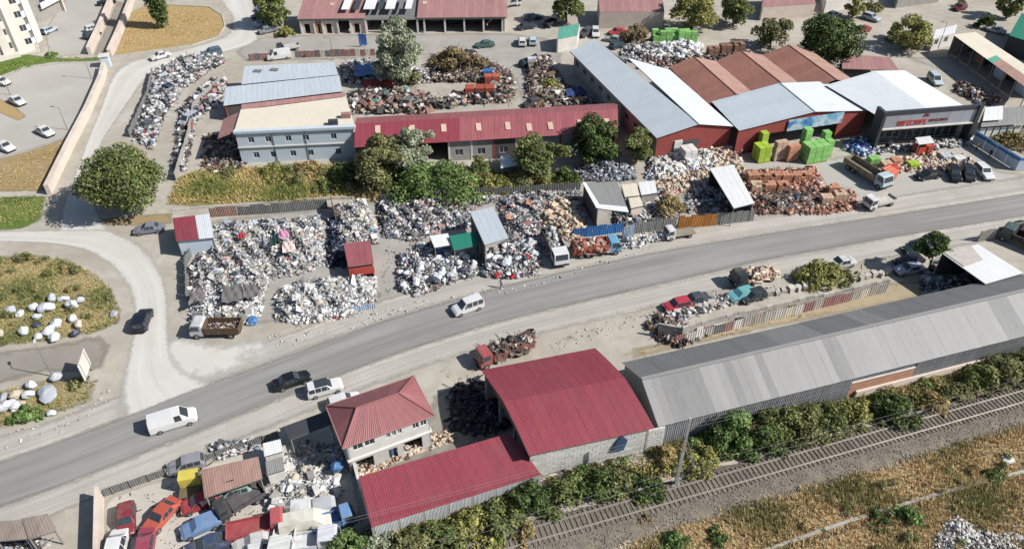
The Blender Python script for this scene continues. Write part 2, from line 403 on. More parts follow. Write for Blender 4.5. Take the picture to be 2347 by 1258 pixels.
sheet('grey_track', [(-160, 825), (0, 800), (120, 785), (235, 763), (262, 790), (240, 850), (190, 862), (100, 858), (0, 885), (-160, 915)], 0.004, m_gtrack, 1.5)
sheet('scrub_corner', [(-160, 905), (0, 888), (90, 865), (200, 860), (235, 868), (215, 925), (120, 958), (0, 990), (-160, 1010)], 0.008, m_dryg, 1.8)
sheet('weedy_strip', [(375, 472), (400, 405), (470, 385), (575, 382), (820, 372), (1000, 385), (1180, 395), (1300, 395), (1335, 425), (1260, 445), (1050, 452), (860, 455), (640, 470), (480, 480)], 0.008, m_strip, 1.2)
sheet('orange_verge', [(215, 500), (300, 492), (400, 485), (400, 515), (300, 520), (220, 520)], 0.004, m_brown, 1.0)
sheet('brick_yard', [(1480, 420), (1520, 330), (1680, 330), (1900, 360), (2010, 340), (2240, 330), (2290, 390), (2360, 400), (2360, 425), (2050, 470), (1960, 490), (1900, 440), (1720, 400)], 0.004, m_lot, 1.5)
sheet('store_forecourt', [(2330, 165), (2360, 225), (2250, 238), (2160, 165), (2060, 130), (2180, 130)], 0.004, m_yard, 1.5)
sheet('scrap_yard_soil', [(425, 780), (440, 700), (430, 620), (480, 500), (760, 468), (860, 455), (1330, 440), (1450, 420), (1720, 470), (1720, 520), (1420, 590), (1180, 635), (960, 690), (800, 735), (600, 750)], 0.004, m_yard, 2.0)
sheet('wreck_yard', [(232, 1140), (440, 1068), (620, 1010), (800, 1010), (840, 1200), (800, 1300), (232, 1300)], 0.004, m_slab, 0.8)
sheet('car_park_island', [(-60, 222), (0, 224), (40, 244), (66, 268), (40, 280), (0, 262), (-60, 250)], 0.012, m_tan, 0.8)
sheet('hall_yard', [(985, 900), (1100, 855), (1200, 990), (1000, 1060), (850, 1090), (800, 1000), (960, 985)], 0.004, m_gtrack, 1.5)
sheet('sandy_yard', [(1420, 800), (1500, 780), (2040, 640), (2150, 640), (2110, 690), (1750, 760), (1440, 832)], 0.004, m_sand, 1.5)
sheet('trackside_scrub', [(790, 1300), (800, 1225), (1240, 1100), (1520, 1000), (1920, 915), (2360, 790), (2560, 730), (2560, 860), (2000, 968), (1500, 1105), (1250, 1172), (1000, 1270), (940, 1300)], 0.004, m_dryg, 1.2)
sheet('dry_grass_field', [(1260, 1330), (1420, 1248), (1560, 1188), (1760, 1128), (2000, 1062), (2360, 956), (2560, 900), (2650, 1330)], 0.004, m_dryg, 1.2)
sheet('dirt_path', [(2185, 1120), (2215, 1115), (2290, 1165), (2345, 1205), (2330, 1225), (2260, 1180)], 0.012, earth, 0.8)

# railway: a bed of ballast, one track of sleepers and rails
RB = Vector((17.9, 48.9)); RD = (Vector((61.6, 62.6)) - RB).normalized(); RN = Vector((-RD.y, RD.x))
def rp(s, o, z=0.0): p = RB + RD * s + RN * o; return Vector((p.x, p.y, z))
def ballast():
    prof = [(-3.7, 0.01), (-3.1, 0.12), (-2.6, 0.28), (-2.0, 0.33), (1.0, 0.33), (1.4, 0.2), (1.8, 0.01)]
    V, E, Q = [], [], []; n = 90
    for k in range(n + 1):
        s = -45 + k * 135 / n
        for o, z in prof:
            w = 0.25 * math.sin(s * 0.9 + o) + 0.2 * math.sin(s * 2.3)
            p = rp(s, o + w * (1 if abs(o) > 1.6 else 0.1), z); V.append(p); E.append(0.35 if z < 0.05 else 1.0)
    m = len(prof)
    for k in range(n):
        for i in range(m - 1): Q.append((k * m + i, (k + 1) * m + i, (k + 1) * m + i + 1, k * m + i + 1))
    me = np_mesh('ballast', V, quads=Q, edge=E)
    if me.polygons[0].normal.z < 0: me.flip_normals()
    return tag(link('ballast', me, mats=m_ball), kind='structure')
ballast()
m_rail = streak_mat('rail_steel', A(182, 172, 162), 0.15, 0.35, 0.3, 0.1)
m_slp = MAT('sleeper_concrete', A(134, 126, 114), 0.2, 3.0, 0.95, obj=0.25)
track = thing('railway_track', rp(0, 0), 'railway track of two steel rails on concrete sleepers along the hedge', 'railway track')
off = rp(0, 0)
sl = MB(); sl.box((0, 0, 0.0), (0.21, 2.5, 0.18)); sl = sl.mesh('sleeper'); sl.materials.append(m_slp)
for k in range(200):
    s = -38 + k * 0.56
    o = link('sleeper', sl, track, rp(s, -0.05 + random.uniform(-.04, .04), 0.34) - off); o.rotation_euler = (0, 0, math.atan2(RD.y, RD.x) + random.uniform(-.02, .02))
for q in (0.72, -0.76):
    b = MB()
    for w, z0, z1 in ((0.14, 0.43, 0.46), (0.03, 0.46, 0.56), (0.075, 0.56, 0.6)):
        b.wall(rp(-45, q - w / 2).to_2d(), rp(90, q - w / 2).to_2d(), z0, z1, w)
    b.build('rail', m_rail, track, base=off)
# loose stones on the ballast
def stones():
    n = 14000; s, o = rng.uniform(-40, 75, n), rng.uniform(-3.7, 1.8, n)
    zt = np.interp(o, [-3.7, -3.1, -2.6, -2.0, 1.0, 1.4, 1.8], [0.01, 0.12, 0.28, 0.33, 0.33, 0.2, 0.01])
    P = np.array([[RB.x + RD.x * a + RN.x * b, RB.y + RD.y * a + RN.y * b] for a, b in zip(s, o)])
    r = rng.uniform(0.04, 0.095, n)
    oc = np.array([(1, 0, 0), (-1, 0, 0), (0, 1, 0), (0, -1, 0), (0, 0, 1), (0, 0, -1)], float)
    V = oc[None] * r[:, None, None] * rng.uniform(0.6, 1.3, (n, 6, 1)); V[:, :, :2] += P[:, None]; V[:, :, 2] += zt[:, None] + 0.02
    f = np.array([(0, 2, 4), (2, 1, 4), (1, 3, 4), (3, 0, 4), (2, 0, 5), (1, 2, 5), (3, 1, 5), (0, 3, 5)])
    T = (f[None] + (np.arange(n) * 6)[:, None, None]).reshape(-1, 3)
    g = rng.uniform(0.1, 0.3, n); c = np.stack([g * 1.1, g * .99, g * .87], 1)
    me = np_mesh('stones', V.reshape(-1, 3), tris=T, col=np.repeat(c, 6, 0))
    tag(link('ballast_stones', me, mats=attr_mat('ballast_stone', 0.95)), 'loose grey and brown stones of the railway bed', 'stones', kind='stuff')
stones()

# concrete drain that crosses the grass field
def run_curb(name, pxs, w, h, mat, label, cat, z=0.0):
    P = [G(*p) for p in pxs]; t = thing(name, P[0], label, cat)
    for a, b in zip(P, P[1:]):
        L = (b - a).length; k = max(1, round(L / 3.0))
        for j in range(k):
            m = MB(); m.wall(a.lerp(b, (j + 0.01) / k), a.lerp(b, (j + 0.99) / k), z, h + random.uniform(-.015, .015), w, -w / 2); m.build('kerb_stone', mat, t, base=P[0])
    return t
m_kerb = MAT('pale_kerb', A(206, 200, 186), 0.1, 2.0)
m_drain = MAT('drain_concrete', A(186, 182, 172), 0.15, 2.0)
run_curb('drain_channel', [(1680, 1290), (1767, 1257), (1947, 1194), (2147, 1134), (2347, 1081), (2450, 1054)], 0.35, 0.22, m_drain, 'narrow concrete drain edge running through the dry grass field', 'drain')
run_curb('lawn_kerb', [(262, 129), (340, 119), (440, 105), (500, 85), (516, 62), (510, 36), (480, 17), (400, 12), (345, 10)], 0.3, 0.16, m_kerb, 'pale kerb curving round the tan lawn by the cypress', 'kerb')
run_curb('path_kerb', [(395, 482), (480, 474), (560, 469), (640, 462), (700, 457), (760, 454), (840, 450)], 0.6, 0.14, m_drain, 'low concrete kerb along the weedy strip behind the scrap heaps', 'kerb')
# ------------------------------------------------------------------ buildings
M_red = streak_mat('red_roof_sheet', A(154, 66, 77), 0.12, 0.5, 0.0, 0.18, A(150, 110, 110), 0.05)
M_redp = streak_mat('faded_red_sheet', A(168, 96, 100), 0.14, 0.5, 0.0, 0.12, A(150, 110, 110), 0.07)
M_hip = streak_mat('hip_roof_sheet', A(158, 98, 99), 0.10, 0.55, 0.0, 0.08, A(140, 100, 96), 0.06)
M_grey = streak_mat('grey_roof_sheet', A(148, 147, 144), 0.08, 0.6, 0.0, 0.05, A(120, 112, 104), 0.05)
M_greyd = streak_mat('dark_roof_sheet', A(132, 132, 131), 0.12, 0.6, 0.0, 0.05, A(96, 92, 88), 0.06)
M_greyl = streak_mat('light_roof_sheet', A(155, 154, 151), 0.06, 0.6, 0.0, 0.05, A(150, 146, 140), 0.04)
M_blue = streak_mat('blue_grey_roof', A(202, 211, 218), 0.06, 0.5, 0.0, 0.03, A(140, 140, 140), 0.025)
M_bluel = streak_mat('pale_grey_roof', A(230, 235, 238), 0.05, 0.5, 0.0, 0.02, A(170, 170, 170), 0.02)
M_white = streak_mat('white_roof_sheet', A(240, 240, 238, 0.72), 0.05, 0.5, 0.0, 0.03, A(190, 180, 170), 0.02)
M_cream = streak_mat('cream_roof', A(236, 226, 206), 0.05, 0.7, 0.0, 0.06, A(200, 170, 150), 0.02)
M_brown = streak_mat('brown_tile_roof', A(164, 112, 96), 0.16, 0.8, 0.0, 0.15, A(110, 70, 60), 0.08)
M_pink = streak_mat('pinkish_roof', A(178, 132, 128), 0.14, 0.8, 0.0, 0.2, A(140, 100, 96), 0.08)
M_rust = streak_mat('rusty_sheet', A(176, 140, 126), 0.16, 0.8, 0.0, 0.3, A(180, 116, 94), 0.08)
M_green = streak_mat('green_sheet', A(30, 132, 108), 0.12, 0.6, 0.0, 0.05, A(20, 80, 66), 0.05)
M_teal = streak_mat('teal_sheet', A(96, 172, 150), 0.12, 0.6, 0.0, 0.05, A(60, 120, 100), 0.05)
W_white = MAT('white_plaster', A(236, 232, 225), 0.06, 0.8, 0.85)
W_cream = MAT('cream_plaster', A(234, 228, 216), 0.05, 0.6, 0.85, dirt=0.1)
W_grey = MAT('grey_render', A(170, 166, 160), 0.12, 0.8, 0.9)
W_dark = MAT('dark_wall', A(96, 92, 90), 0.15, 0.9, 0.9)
W_blue = MAT('pale_blue_cladding', A(218, 231, 241), 0.06, 0.8, 0.6, dirt=0.1, dirtcol=A(150, 160, 170))
W_brick = MAT('red_brick_wall', A(168, 84, 78), 0.15, 1.2, 0.9, dirt=0.15, dirtcol=A(120, 60, 56))
W_orange = MAT('orange_block', A(196, 146, 118), 0.15, 1.2, 0.9, obj=0.15)
W_pinkw = MAT('pink_cream_wall', A(232, 216, 202), 0.08, 0.8, 0.9, dirt=0.2)
W_block = MAT('concrete_block', A(196, 190, 180), 0.12, 1.2, 0.9, obj=0.14)
W_blockw = MAT('whitewashed_block', A(218, 216, 210), 0.08, 1.2, 0.9, obj=0.09)
W_char = MAT('charcoal_cladding', A(72, 78, 84), 0.1, 1.0, 0.5, dirt=0.05)
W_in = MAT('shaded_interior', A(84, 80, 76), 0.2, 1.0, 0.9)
W_corr = streak_mat('grey_wall_sheet', A(158, 160, 163), 0.15, 0.6, 0.0, 0.12, A(90, 80, 74), 0.10)
W_corrw = streak_mat('white_wall_sheet', A(224, 226, 226), 0.08, 0.6, 0.0, 0.06, A(170, 150, 140), 0.06)
M_frame = MAT('window_frame', A(228, 230, 232), 0.04, 2.0, 0.5, dirt=0)
M_steel = MAT('grey_steel', A(120, 120, 120), 0.1, 2.0, 0.5)
M_post = MAT('steel_post', A(150, 148, 144), 0.1, 2.0, 0.6)
M_wood = MAT('old_timber', A(150, 122, 92), 0.2, 3.0, 0.9)
GLASS = glass_mat('dark_glass')
SKYL = streak_mat('skylight_sheet', A(228, 196, 176), 0.08, 0.4, 0.0, 0.1, A(190, 150, 130), 0.06)

def rquad(parent, base, P, mat, w=1.0, name='roof_sheet', amp=0.016, pitch=0.25, pick=None):
    """roof plane P0->P1 along the eave, P3->P2 along the ridge, laid in single corrugated sheets; P may hold more rows for a curved roof"""
    rows = [(Vector(P[0]), Vector(P[1])), (Vector(P[3]), Vector(P[2]))] if not isinstance(P[0], (tuple, list)) or not hasattr(P[0][0], '__len__') else [(Vector(a), Vector(b)) for a, b in P]
    L = (rows[0][1] - rows[0][0]).length; n = max(1, round(L / w)); k = max(2, round(w / pitch))
    for i in range(n):
        V, Q = [], []
        cols = []
        for j in range(k):
            for q, h in ((0.0, 0), (0.5, 0), (0.62, 1), (0.88, 1)): cols.append(((j + q) / k, h))
        cols.append((1.0 + 0.02, 0))
        lift = random.uniform(0, 0.018)
        for a, b in rows:
            for u, h in cols:
                p = a.lerp(b, (i + u) / n) - base; V.append((p.x, p.y, p.z + h * amp + lift))
        m = len(cols)
        for r in range(len(rows) - 1):
            for c in range(m - 1): Q.append((r * m + c, r * m + c + 1, (r + 1) * m + c + 1, (r + 1) * m + c))
        me = np_mesh(name, V, quads=Q); mt = pick(i, n) if pick else mat
        link(name, me, parent, mats=mt)
def flat(b, z=0): return Vector((b.x, b.y, z))

def wallseg(parent, base, a, b, z0, z1, t, mat, openings=(), name='wall', off=0.0, glaze=True, frame=M_frame, wname='window', pane=GLASS):
    """wall a->b with real openings (u0,u1,v0,v1 in metres, v measured from z0); glazed ones get a frame with a pane"""
    a, b = Vector(a).to_2d(), Vector(b).to_2d(); L = (b - a).length; d = (b - a) / L; n = Vector((-d.y, d.x))
    zt = z1 if isinstance(z1, tuple) else (z1, z1)
    m = MB(); us = sorted({0.0, L, *[o[0] for o in openings], *[o[1] for o in openings]})
    for u0, u1 in zip(us, us[1:]):
        if u1 - u0 < 1e-3: continue
        op = sorted([(o[2], o[3]) for o in openings if o[0] < (u0 + u1) / 2 < o[1]]); z = z0
        top = (zt[0] + (zt[1] - zt[0]) * u0 / L, zt[0] + (zt[1] - zt[0]) * u1 / L)
        for v0, v1 in op:
            if z0 + v0 - z > 1e-3: m.wall(a + d * u0, a + d * u1, z, z0 + v0, t, off)
            z = z0 + v1
        if min(top) - z > 1e-3: m.wall(a + d * u0, a + d * u1, z, top, t, off)
    w = m.build(name, mat, parent, base=base)
    if glaze:
        for o in openings:
            if len(o) > 4: continue
            u0, u1, v0, v1 = o[:4]; f = MB(); k = 0.07
            q = lambda u: a + d * u + n * (off + t * 0.3)
            for x0, x1, y0, y1 in ((u0, u0 + k, v0, v1), (u1 - k, u1, v0, v1), (u0 + k, u1 - k, v0, v0 + k), (u0 + k, u1 - k, v1 - k, v1), ((u0 + u1) / 2 - .03, (u0 + u1) / 2 + .03, v0 + k, v1 - k)):
                f.wall(q(x0), q(x1), z0 + y0, z0 + y1, 0.07)
            fr = f.build(wname, frame, parent, base=base)
            g = MB(); q2 = lambda u: a + d * u + n * (off + t * 0.3 + 0.02)
            g.wall(q2(u0 + k), q2(u1 - k), z0 + v0 + k, z0 + v1 - k, 0.02); g.build('pane', pane, fr, base=base)
    return w
def plate(parent, base, pts, vec, mat, name): return MB().plate(pts, vec).build(name, mat, parent, base=base)
def posts(parent, base, pts, z1=3, r=0.08, mat=None, name='post'):
    for p in pts: MB().tube((p[0], p[1], 0), (p[0], p[1], z1 if len(p) < 3 else p[2]), r).build(name, mat or M_post, parent, base=base)
def corr_wall(parent, base, a, b, z0, z1, mat, w=1.0, name='wall_sheet', pick=None):
    a, b = Vector(a).to_2d(), Vector(b).to_2d(); L = (b - a).length; n = max(1, round(L / w)); d = (b - a) / L; nn = Vector((-d.y, d.x))
    for i in range(n):
        V, Q, cols = [], [], []
        for j in range(4):
            for q, h in ((0.0, 0), (0.45, 0), (0.55, 1), (0.9, 1)): cols.append(((j + q) / 4, h))
        cols.append((1.0, 0))
        for r, z in enumerate((z0, z1)):
            for u, h in cols:
                p = a.lerp(b, (i + u) / n) - nn * h * 0.04
                V.append((p.x - base.x, p.y - base.y, (z if not isinstance(z, tuple) else z[0] + (z[1] - z[0]) * (i + u) / n) - base.z))
        m = len(cols); Q = [(c, c + 1, m + c + 1, m + c) for c in range(m - 1)]
        link(name, np_mesh(name, V, quads=Q), parent, mats=pick(i, n) if pick else mat)
def block_wall(parent, base, a, b, z1, mat, bw=0.8, bh=0.4, t=0.25, skip=0.0, name='block', core=True):
    """wall of single blocks with open joints on a darker core"""
    a, b = Vector(a).to_2d(), Vector(b).to_2d(); L = (b - a).length; d = (b - a) / L; rows = max(1, round(z1 / bh)); bh = z1 / rows
    rz = math.atan2(d.y, d.x); n = Vector((-d.y, d.x))
    if core: MB().wall(a, b, 0, z1 - 0.04, t - 0.08, 0.04).build('core', W_grey, parent, base=base)
    me = None
    for r in range(rows):
        k = max(1, round(L / bw)); o = (0.5 if r % 2 else 0)
        for i in range(k + (1 if o else 0)):
            u0, u1 = max(0, (i - o) / k), min(1, (i + 1 - o) / k)
            if u1 - u0 < 0.02 or (r == rows - 1 and random.random() < skip): continue
            c = a.lerp(b, (u0 + u1) / 2) + n * (t / 2 + random.uniform(-.015, .015))
            MB().box((c.x, c.y, (r + 0.5) * bh), ((u1 - u0) * L - 0.035, t, bh - 0.03), rz).build(name, mat, parent, base=base)

# ---- long grey warehouse by the railway
def b21():
    e, L, r = 4.0, 58, 6.3
    a, b = G(1512, 970, e), G(2347, 764, e); u = (b - a).normalized(); v = Vector((-u.y, u.x, 0)); w = 9.5
    base = flat(a); t = thing('warehouse', base, 'long light grey gable roofed warehouse beside the railway hedge', 'warehouse')
    p = lambda x, y, z: flat(a) + u * x + v * y + Vector((0, 0, z))
    seq = []
    while len(seq) < 80:
        k = random.choice((2, 3, 4, 6)); seq += [random.choice((0, 0, 1, 2, 2))] * k
    seq = [2, 0, 1, 1, 1, 1, 1, 2, 2, 0, 1, 0, 0, 2, 1] + [2] * 8 + [1, 1] + [2] * 22 + [1, 1, 1] + [2] * 6 + [1] * 3 + [2] * 30
    mm = (M_grey, M_greyd, M_greyl); AM = .005
    rquad(t, base, (p(-0.3, -0.35, e - 0.1), p(L, -0.35, e - 0.1), p(L, w / 2, r), p(-0.3, w / 2, r)), M_grey, pick=lambda i, n: mm[seq[i]], amp=AM)
    seq2 = [random.choice((1, 1, 1, 0)) for _ in range(80)]
    rquad(t, base, (p(-0.3, w + 0.35, e - 0.1), p(L, w + 0.35, e - 0.1), p(L, w / 2, r), p(-0.3, w / 2, r)), M_greyd, pick=lambda i, n: mm[seq2[i // 3]], amp=AM)
    MB().wall(p(-0.3, w / 2 - 0.22, 0).to_2d(), p(L, w / 2 - 0.22, 0).to_2d(), r - 0.02, r + 0.08, 0.44).build('ridge_cap', M_greyl, t, base=base)
    corr_wall(t, base, p(0, 0, 0), p(25, 0, 0), 0.0, e - 0.15, W_corr)
    wallseg(t, base, p(25, 0, 0), p(34, 0, 0), 0, 2.6, 0.2, W_orange, name='brick_wall')
    corr_wall(t, base, p(25, 0.1, 0), p(34, 0.1, 0), 2.6, e - 0.15, W_corr)
    MB().wall(p(25, -.05, 0).to_2d(), p(34, -.05, 0).to_2d(), 2.6, 2.72, 0.3).build('wall_coping', W_white, t, base=base)
    corr_wall(t, base, p(34, 0, 0), p(L, 0, 0), 0.0, e - 0.15, W_corr)
    MB().wall(p(26, -0.35, 0).to_2d(), p(46, -0.35, 0).to_2d(), 0, 1.1, 0.3).build('plinth', W_pinkw, t, base=base)
    wallseg(t, base, p(L, w, 0), p(0, w, 0), 0, e - 0.15, 0.2, W_corr, name='back_wall')
    plate(t, base, [p(0.02, 0, 0), p(0.02, w, 0), p(0.02, w, e - 0.15), p(0.02, w / 2, r - 0.15), p(0.02, 0, e - 0.15)], u * 0.2, W_corr, 'gable_wall')
    plate(t, base, [p(L, 0, 0), p(L, w, 0), p(L, w, e - 0.15), p(L, w / 2, r - 0.15), p(L, 0, e - 0.15)], u * 0.2, W_corr, 'gable_wall')
b21()

# ---- red barrel roofed hall
def b20():
    e = 5.0; a, b = G(1215, 1035, e), G(1490, 975, e); u = (b - a).normalized(); v = Vector((-u.y, u.x, 0)); L = (b - a).length
    base = flat(a); t = thing('barrel_hall', base, 'hall with a wide curved dark red metal roof and whitewashed block wall', 'hall')
    pr = [(-0.4, 4.9), (1.5, 5.4), (3.2, 5.78), (4.9, 6.08), (6.3, 6.26), (6.301, 6.26), (8.2, 5.98), (10.2, 5.56), (12.9, 4.85)]
    sk = lambda y: -0.15 * y
    p = lambda x, y, z: flat(a) + u * (x + sk(y)) + v * y + Vector((0, 0, z))
    rquad(t, base, [(p(-0.3, y, z), p(L + 0.3, y, z)) for y, z in pr[:5]], M_red)
    rquad(t, base, [(p(-0.3, y, z - .05), p(L + 0.3, y, z - .05)) for y, z in pr[5:]], M_red)
    for q in (0.0, L - 0.2):
        pts = [p(q, 0, 0), p(q, 12.6, 0)] + [p(q, min(12.6, max(0, y)), z - 0.18) for y, z in reversed(pr[:5] + pr[6:])]
        if q == 0.0: # open towards the yard on the left: piers only, a beam above
            for y in (0, 4.1, 8.2, 12.3): MB().wall(p(0, y, 0).to_2d(), p(0.3, y, 0).to_2d(), 0, 4.6, 0.3).build('pier', W_grey, t, base=base)
            plate(t, base, [p(q, 0, 4.2), p(q, 12.6, 4.2)] + pts[2:], u * 0.15, W_dark, 'gable_panel')
        else: plate(t, base, pts, u * 0.2, W_grey, 'gable_wall')
    wallseg(t, base, p(L, 12.6, 0), p(0, 12.6, 0), 0, 4.6, 0.25, W_grey, name='back_wall')
    block_wall(t, base, p(0, 0, 0), p(L - 0.3, 0, 0), 4.7, W_blockw, 0.9, 0.47)
    block_wall(t, base, p(L - 0.3, 0.05, 0), p(L + 2.0, 0.05, 0), 4.0, W_blockw, 0.9, 0.47)
    # torn blue sheeting hangs over the wall
    m = MB(); q = p(9.6, -0.06, 0)
    m.plate([p(9.2, -0.25, 2.2), p(10.6, -0.2, 2.0), p(10.9, -0.22, 3.6), p(10.2, -0.2, 4.6), p(9.5, -0.24, 3.4)], v * 0.06)
    tag(m.build('tarpaulin', MAT('navy_tarp', A(60, 82, 120), 0.25, 2.0, 0.6), base=q), 'torn dark blue sheet hanging on the whitewashed hall wall', 'tarpaulin').location = q
    # pale pinkish apron below
    MB().wall(p(0.5, -1.6, 0).to_2d(), p(L + 2.5, -1.6, 0).to_2d(), 0, 0.5, 1.5).build('plinth', W_pinkw, t, base=base)
b20()

# ---- long low red shed in front of it
def b19():
    a, b = G(850, 1203, 3.0), G(1238, 1082, 3.0); c, d = G(1168, 992, 4.0), G(822, 1092, 4.0)
    base = flat(a); t = thing('red_shed', base, 'long low shed with a sloping bright red sheet roof above the track', 'shed')
    u = (b - a).normalized(); n = Vector((-u.y, u.x, 0)); up = Vector((0, 0, 1))
    rquad(t, base, (a - n * .3, b - n * .3, c, d), M_red)
    # ragged seams where old sheets overlap
    for k in (0.18, 0.3): MB().wall((a.lerp(d, k) + u * 0.2).to_2d(), (b.lerp(c, k) - u * 0.2).to_2d(), 3 + k - 0.0, 3 + k + 0.06, 0.05).build('roof_lap', M_redp, t, base=base)
    nb = 7
    for i in range(nb):
        p, q = a.lerp(b, i / nb), a.lerp(b, (i + 1) / nb)
        MB().wall(p.to_2d(), (p + u * 0.25).to_2d(), 0, 2.9, 0.25).build('pier', W_grey, t, base=base)
        corr_wall(t, base, p + u * 0.25, q, 0, 2.85, W_corrw, 0.6)
    wallseg(t, base, flat(a), flat(d), 0, (2.9, 3.9), 0.2, W_grey, name='end_wall', off=-0.25)
    wallseg(t, base, flat(b), flat(c), 0, (2.9, 3.9), 0.2, W_grey, name='end_wall')
    wallseg(t, base, flat(d) - n * .2, flat(c) - n * .2, 0, 3.9, 0.2, W_white, [(k * 4 + 1.2, k * 4 + 3.2, 0, 2.6, 1) for k in range(4)], name='front_wall')
b19()

# ---- two storey house with hip roof
def b18():
    e = 5.6
    A0 = G(787, 1024, e); u = Vector((0.925, 0.38, 0)).normalized(); v = Vector((-u.y, u.x, 0)); L, D = 10.0, 5.4
    b = G(992, 950, e); u = flat(b - A0).normalized(); v = Vector((-u.y, u.x, 0)); L = flat(b - A0).length
    base = flat(A0); t = thing('house', base, 'unfinished two storey house with a dusty red hip roof and open ground floor', 'house')
    p = lambda x, y, z: base + u * x + v * y + Vector((0, 0, z))
    o, rz = 0.15, 7.2; D = 6.2
    c1, c2, c3, c4 = p(-o, -o, e - .05), p(L + o, -o, e - .05), p(L + o, D + o, e - .05), p(-o, D + o, e - .05); r1, r2 = p(2.6, D / 2, rz), p(L - 2.6, D / 2, rz)
    rquad(t, base, (c1, c2, r2, r1), M_hip); rquad(t, base, (c4, c3, r2, r1), M_hip)
    rquad(t, base, (c4, c1, r1, r1 + u * .02), M_hip); rquad(t, base, (c2, c3, r2 + u * .02, r2), M_hip)
    for x, y in ((c1, r1), (c4, r1), (c2, r2), (c3, r2), (r1, r2)): MB().tube(x + Vector((0, 0, .04)), y + Vector((0, 0, .05)), 0.09).build('ridge_cap', M_hip, t, base=base)
    for x, y in ((c1, c2), (c2, c3), (c3, c4), (c4, c1)): MB().tube(x, y, 0.07).build('gutter', M_pink, t, base=base)
    g, k = 0.35, 0.22
    wins = [(0.6, 1.7, 1.2, 2.3), (1.9, 3.0, 1.2, 2.3), (4.3, 4.75, 1.3, 2.3), (4.95, 5.4, 1.3, 2.3), (5.6, 6.05, 1.3, 2.3), (7.3, 8.0, 1.2, 2.2), (8.2, 8.9, 1.2, 2.2)]
    wallseg(t, base, p(g, g, 0), p(L - g, g, 0), 2.8, e - .1, k, W_white, [w for w in wins if w[1] < L - 2 * g], name='upper_wall')
    MB().box(p(L / 2, D / 2, 2.7), (L - g, D - g, 0.22), math.atan2(u.y, u.x)).build('floor_slab', W_white, t, base=base)
    wallseg(t, base, p(g, g, 0), p(L - g, g, 0), 0, 2.55, k, W_blockw, [(0.2, 2.6, 0, 2.2, 1), (4.3, 5.3, 0, 2.1, 1), (6.0, 8.2, 0.5, 2.3, 1)], name='lower_wall')
    MB().box(p(g + 4.8, g + k + 0.15, 1.05), (0.95, 0.08, 2.0), math.atan2(u.y, u.x)).build('door', MAT('blue_door', A(110, 130, 180), 0.1), t, base=base)
    for (a_, b_) in ((p(L - g, g, 0), p(L - g, D - g, 0)), (p(L - g, D - g, 0), p(g, D - g, 0)), (p(g, D - g, 0), p(g, g, 0))):
        LL = (b_ - a_).length
        wallseg(t, base, a_, b_, 0, e - .1, k, W_white, [(LL * .25, LL * .25 + 1.1, 3.7, 4.9), (LL * .65, LL * .65 + 1.1, 3.7, 4.9), (LL * .4, LL * .4 + 1.0, 0.9, 2.1)], name='side_wall')
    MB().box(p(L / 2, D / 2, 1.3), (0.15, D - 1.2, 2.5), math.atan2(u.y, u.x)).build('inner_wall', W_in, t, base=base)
b18()

# ---- white roofed two storey block with pale blue front, and its red neighbour
def b4():
    e = 6.0; a, b = G(538, 304, e), G(812, 292, e); u = (b - a).normalized(); v = Vector((-u.y, u.x, 0)); L = (b - a).length
    base = flat(a); t = thing('office_block', base, 'two storey block with pale blue front, cream flat roof and two rows of windows', 'office building')
    p = lambda x, y, z: base + u * x + v * y + Vector((0, 0, z))
    ops = [(1.0 + q, 2.0 + q, 3.9, 4.95) for q in (0.9, 3.8, 7.2, 10.2, 14.9)]; low = [(q + 1.3, q + 2.3, 0.9, 2.0) for q in (0.9, 3.8, 7.2, 10.2, 15.0)]
    wallseg(t, base, p(0, 0, 0), p(L, 0, 0), 0, e - 0.2, 0.25, W_blue, ops + low, name='front_wall')
    MB().wall(p(-.1, -.22, 0).to_2d(), p(L + .1, -.22, 0).to_2d(), 3.0, 3.18, 0.2).build('ledge', W_white, t, base=base)
    MB().wall(p(-.2, -.3, 0).to_2d(), p(L + .2, -.3, 0).to_2d(), e - 0.2, e + 0.25, 0.9).build('parapet', W_blue, t, base=base)
    for q in (6.1, 11.6, L - .3): MB().tube(p(q, -.08, 0.1), p(q, -.08, e - .3), 0.06).build('drainpipe', M_steel, t, base=base)
    c = [G(810, 286, e), G(792, 224, e), G(585, 254, e), G(538, 262, e), G(532, 296, e)]
    plate(t, base, [p(-.1, .62, e), p(L, .62, e), p(L - 2.2, 11.5, e), p(3.5, 8.6, e), p(-.4, 8.2, e)], (0, 0, 0.18), M_cream, 'roof')
    wallseg(t, base, p(L, 0, 0), p(L - 2.2, 11.5, 0), 0, e, 0.25, W_white, name='side_wall')
    wallseg(t, base, p(L - 2.2, 11.5, 0), p(-.4, 8.2, 0), 0, e, 0.25, W_grey, name='back_wall')
    wallseg(t, base, p(-.35, 8.2, 0), p(0, 0, 0), 0, e, 0.25, W_grey, name='side_wall')
    rquad(t, base, (p(-3.2, 0.2, e - 1.2), p(-3.6, 7.4, e - 1.2), p(-.42, 8.0, e - .1), p(-.02, 0.2, e - .1)), M_pink, name='lean_to_sheet')
    rquad(t, base, (p(-.3, 8.1, e + .2), p(L - 2.4, 11.6, e + .2), p(L - 2.5, 12.6, e + .5), p(-.4, 9.4, e + .5)), M_pink, name='tile_edge')
    posts(t, base, [p(-3.3, .4, 0), p(-3.5, 7.2, 0)], e - 1.25)
    for x, y, m in ((L - 3.6, 1.0, W_char), (L - 1.6, 3.4, M_pink)): MB().box(p(x, y, e + .6), (1.6, 0.9, 0.85), math.atan2(u.y, u.x)).build('roof_box', m, t, base=base)
b4()
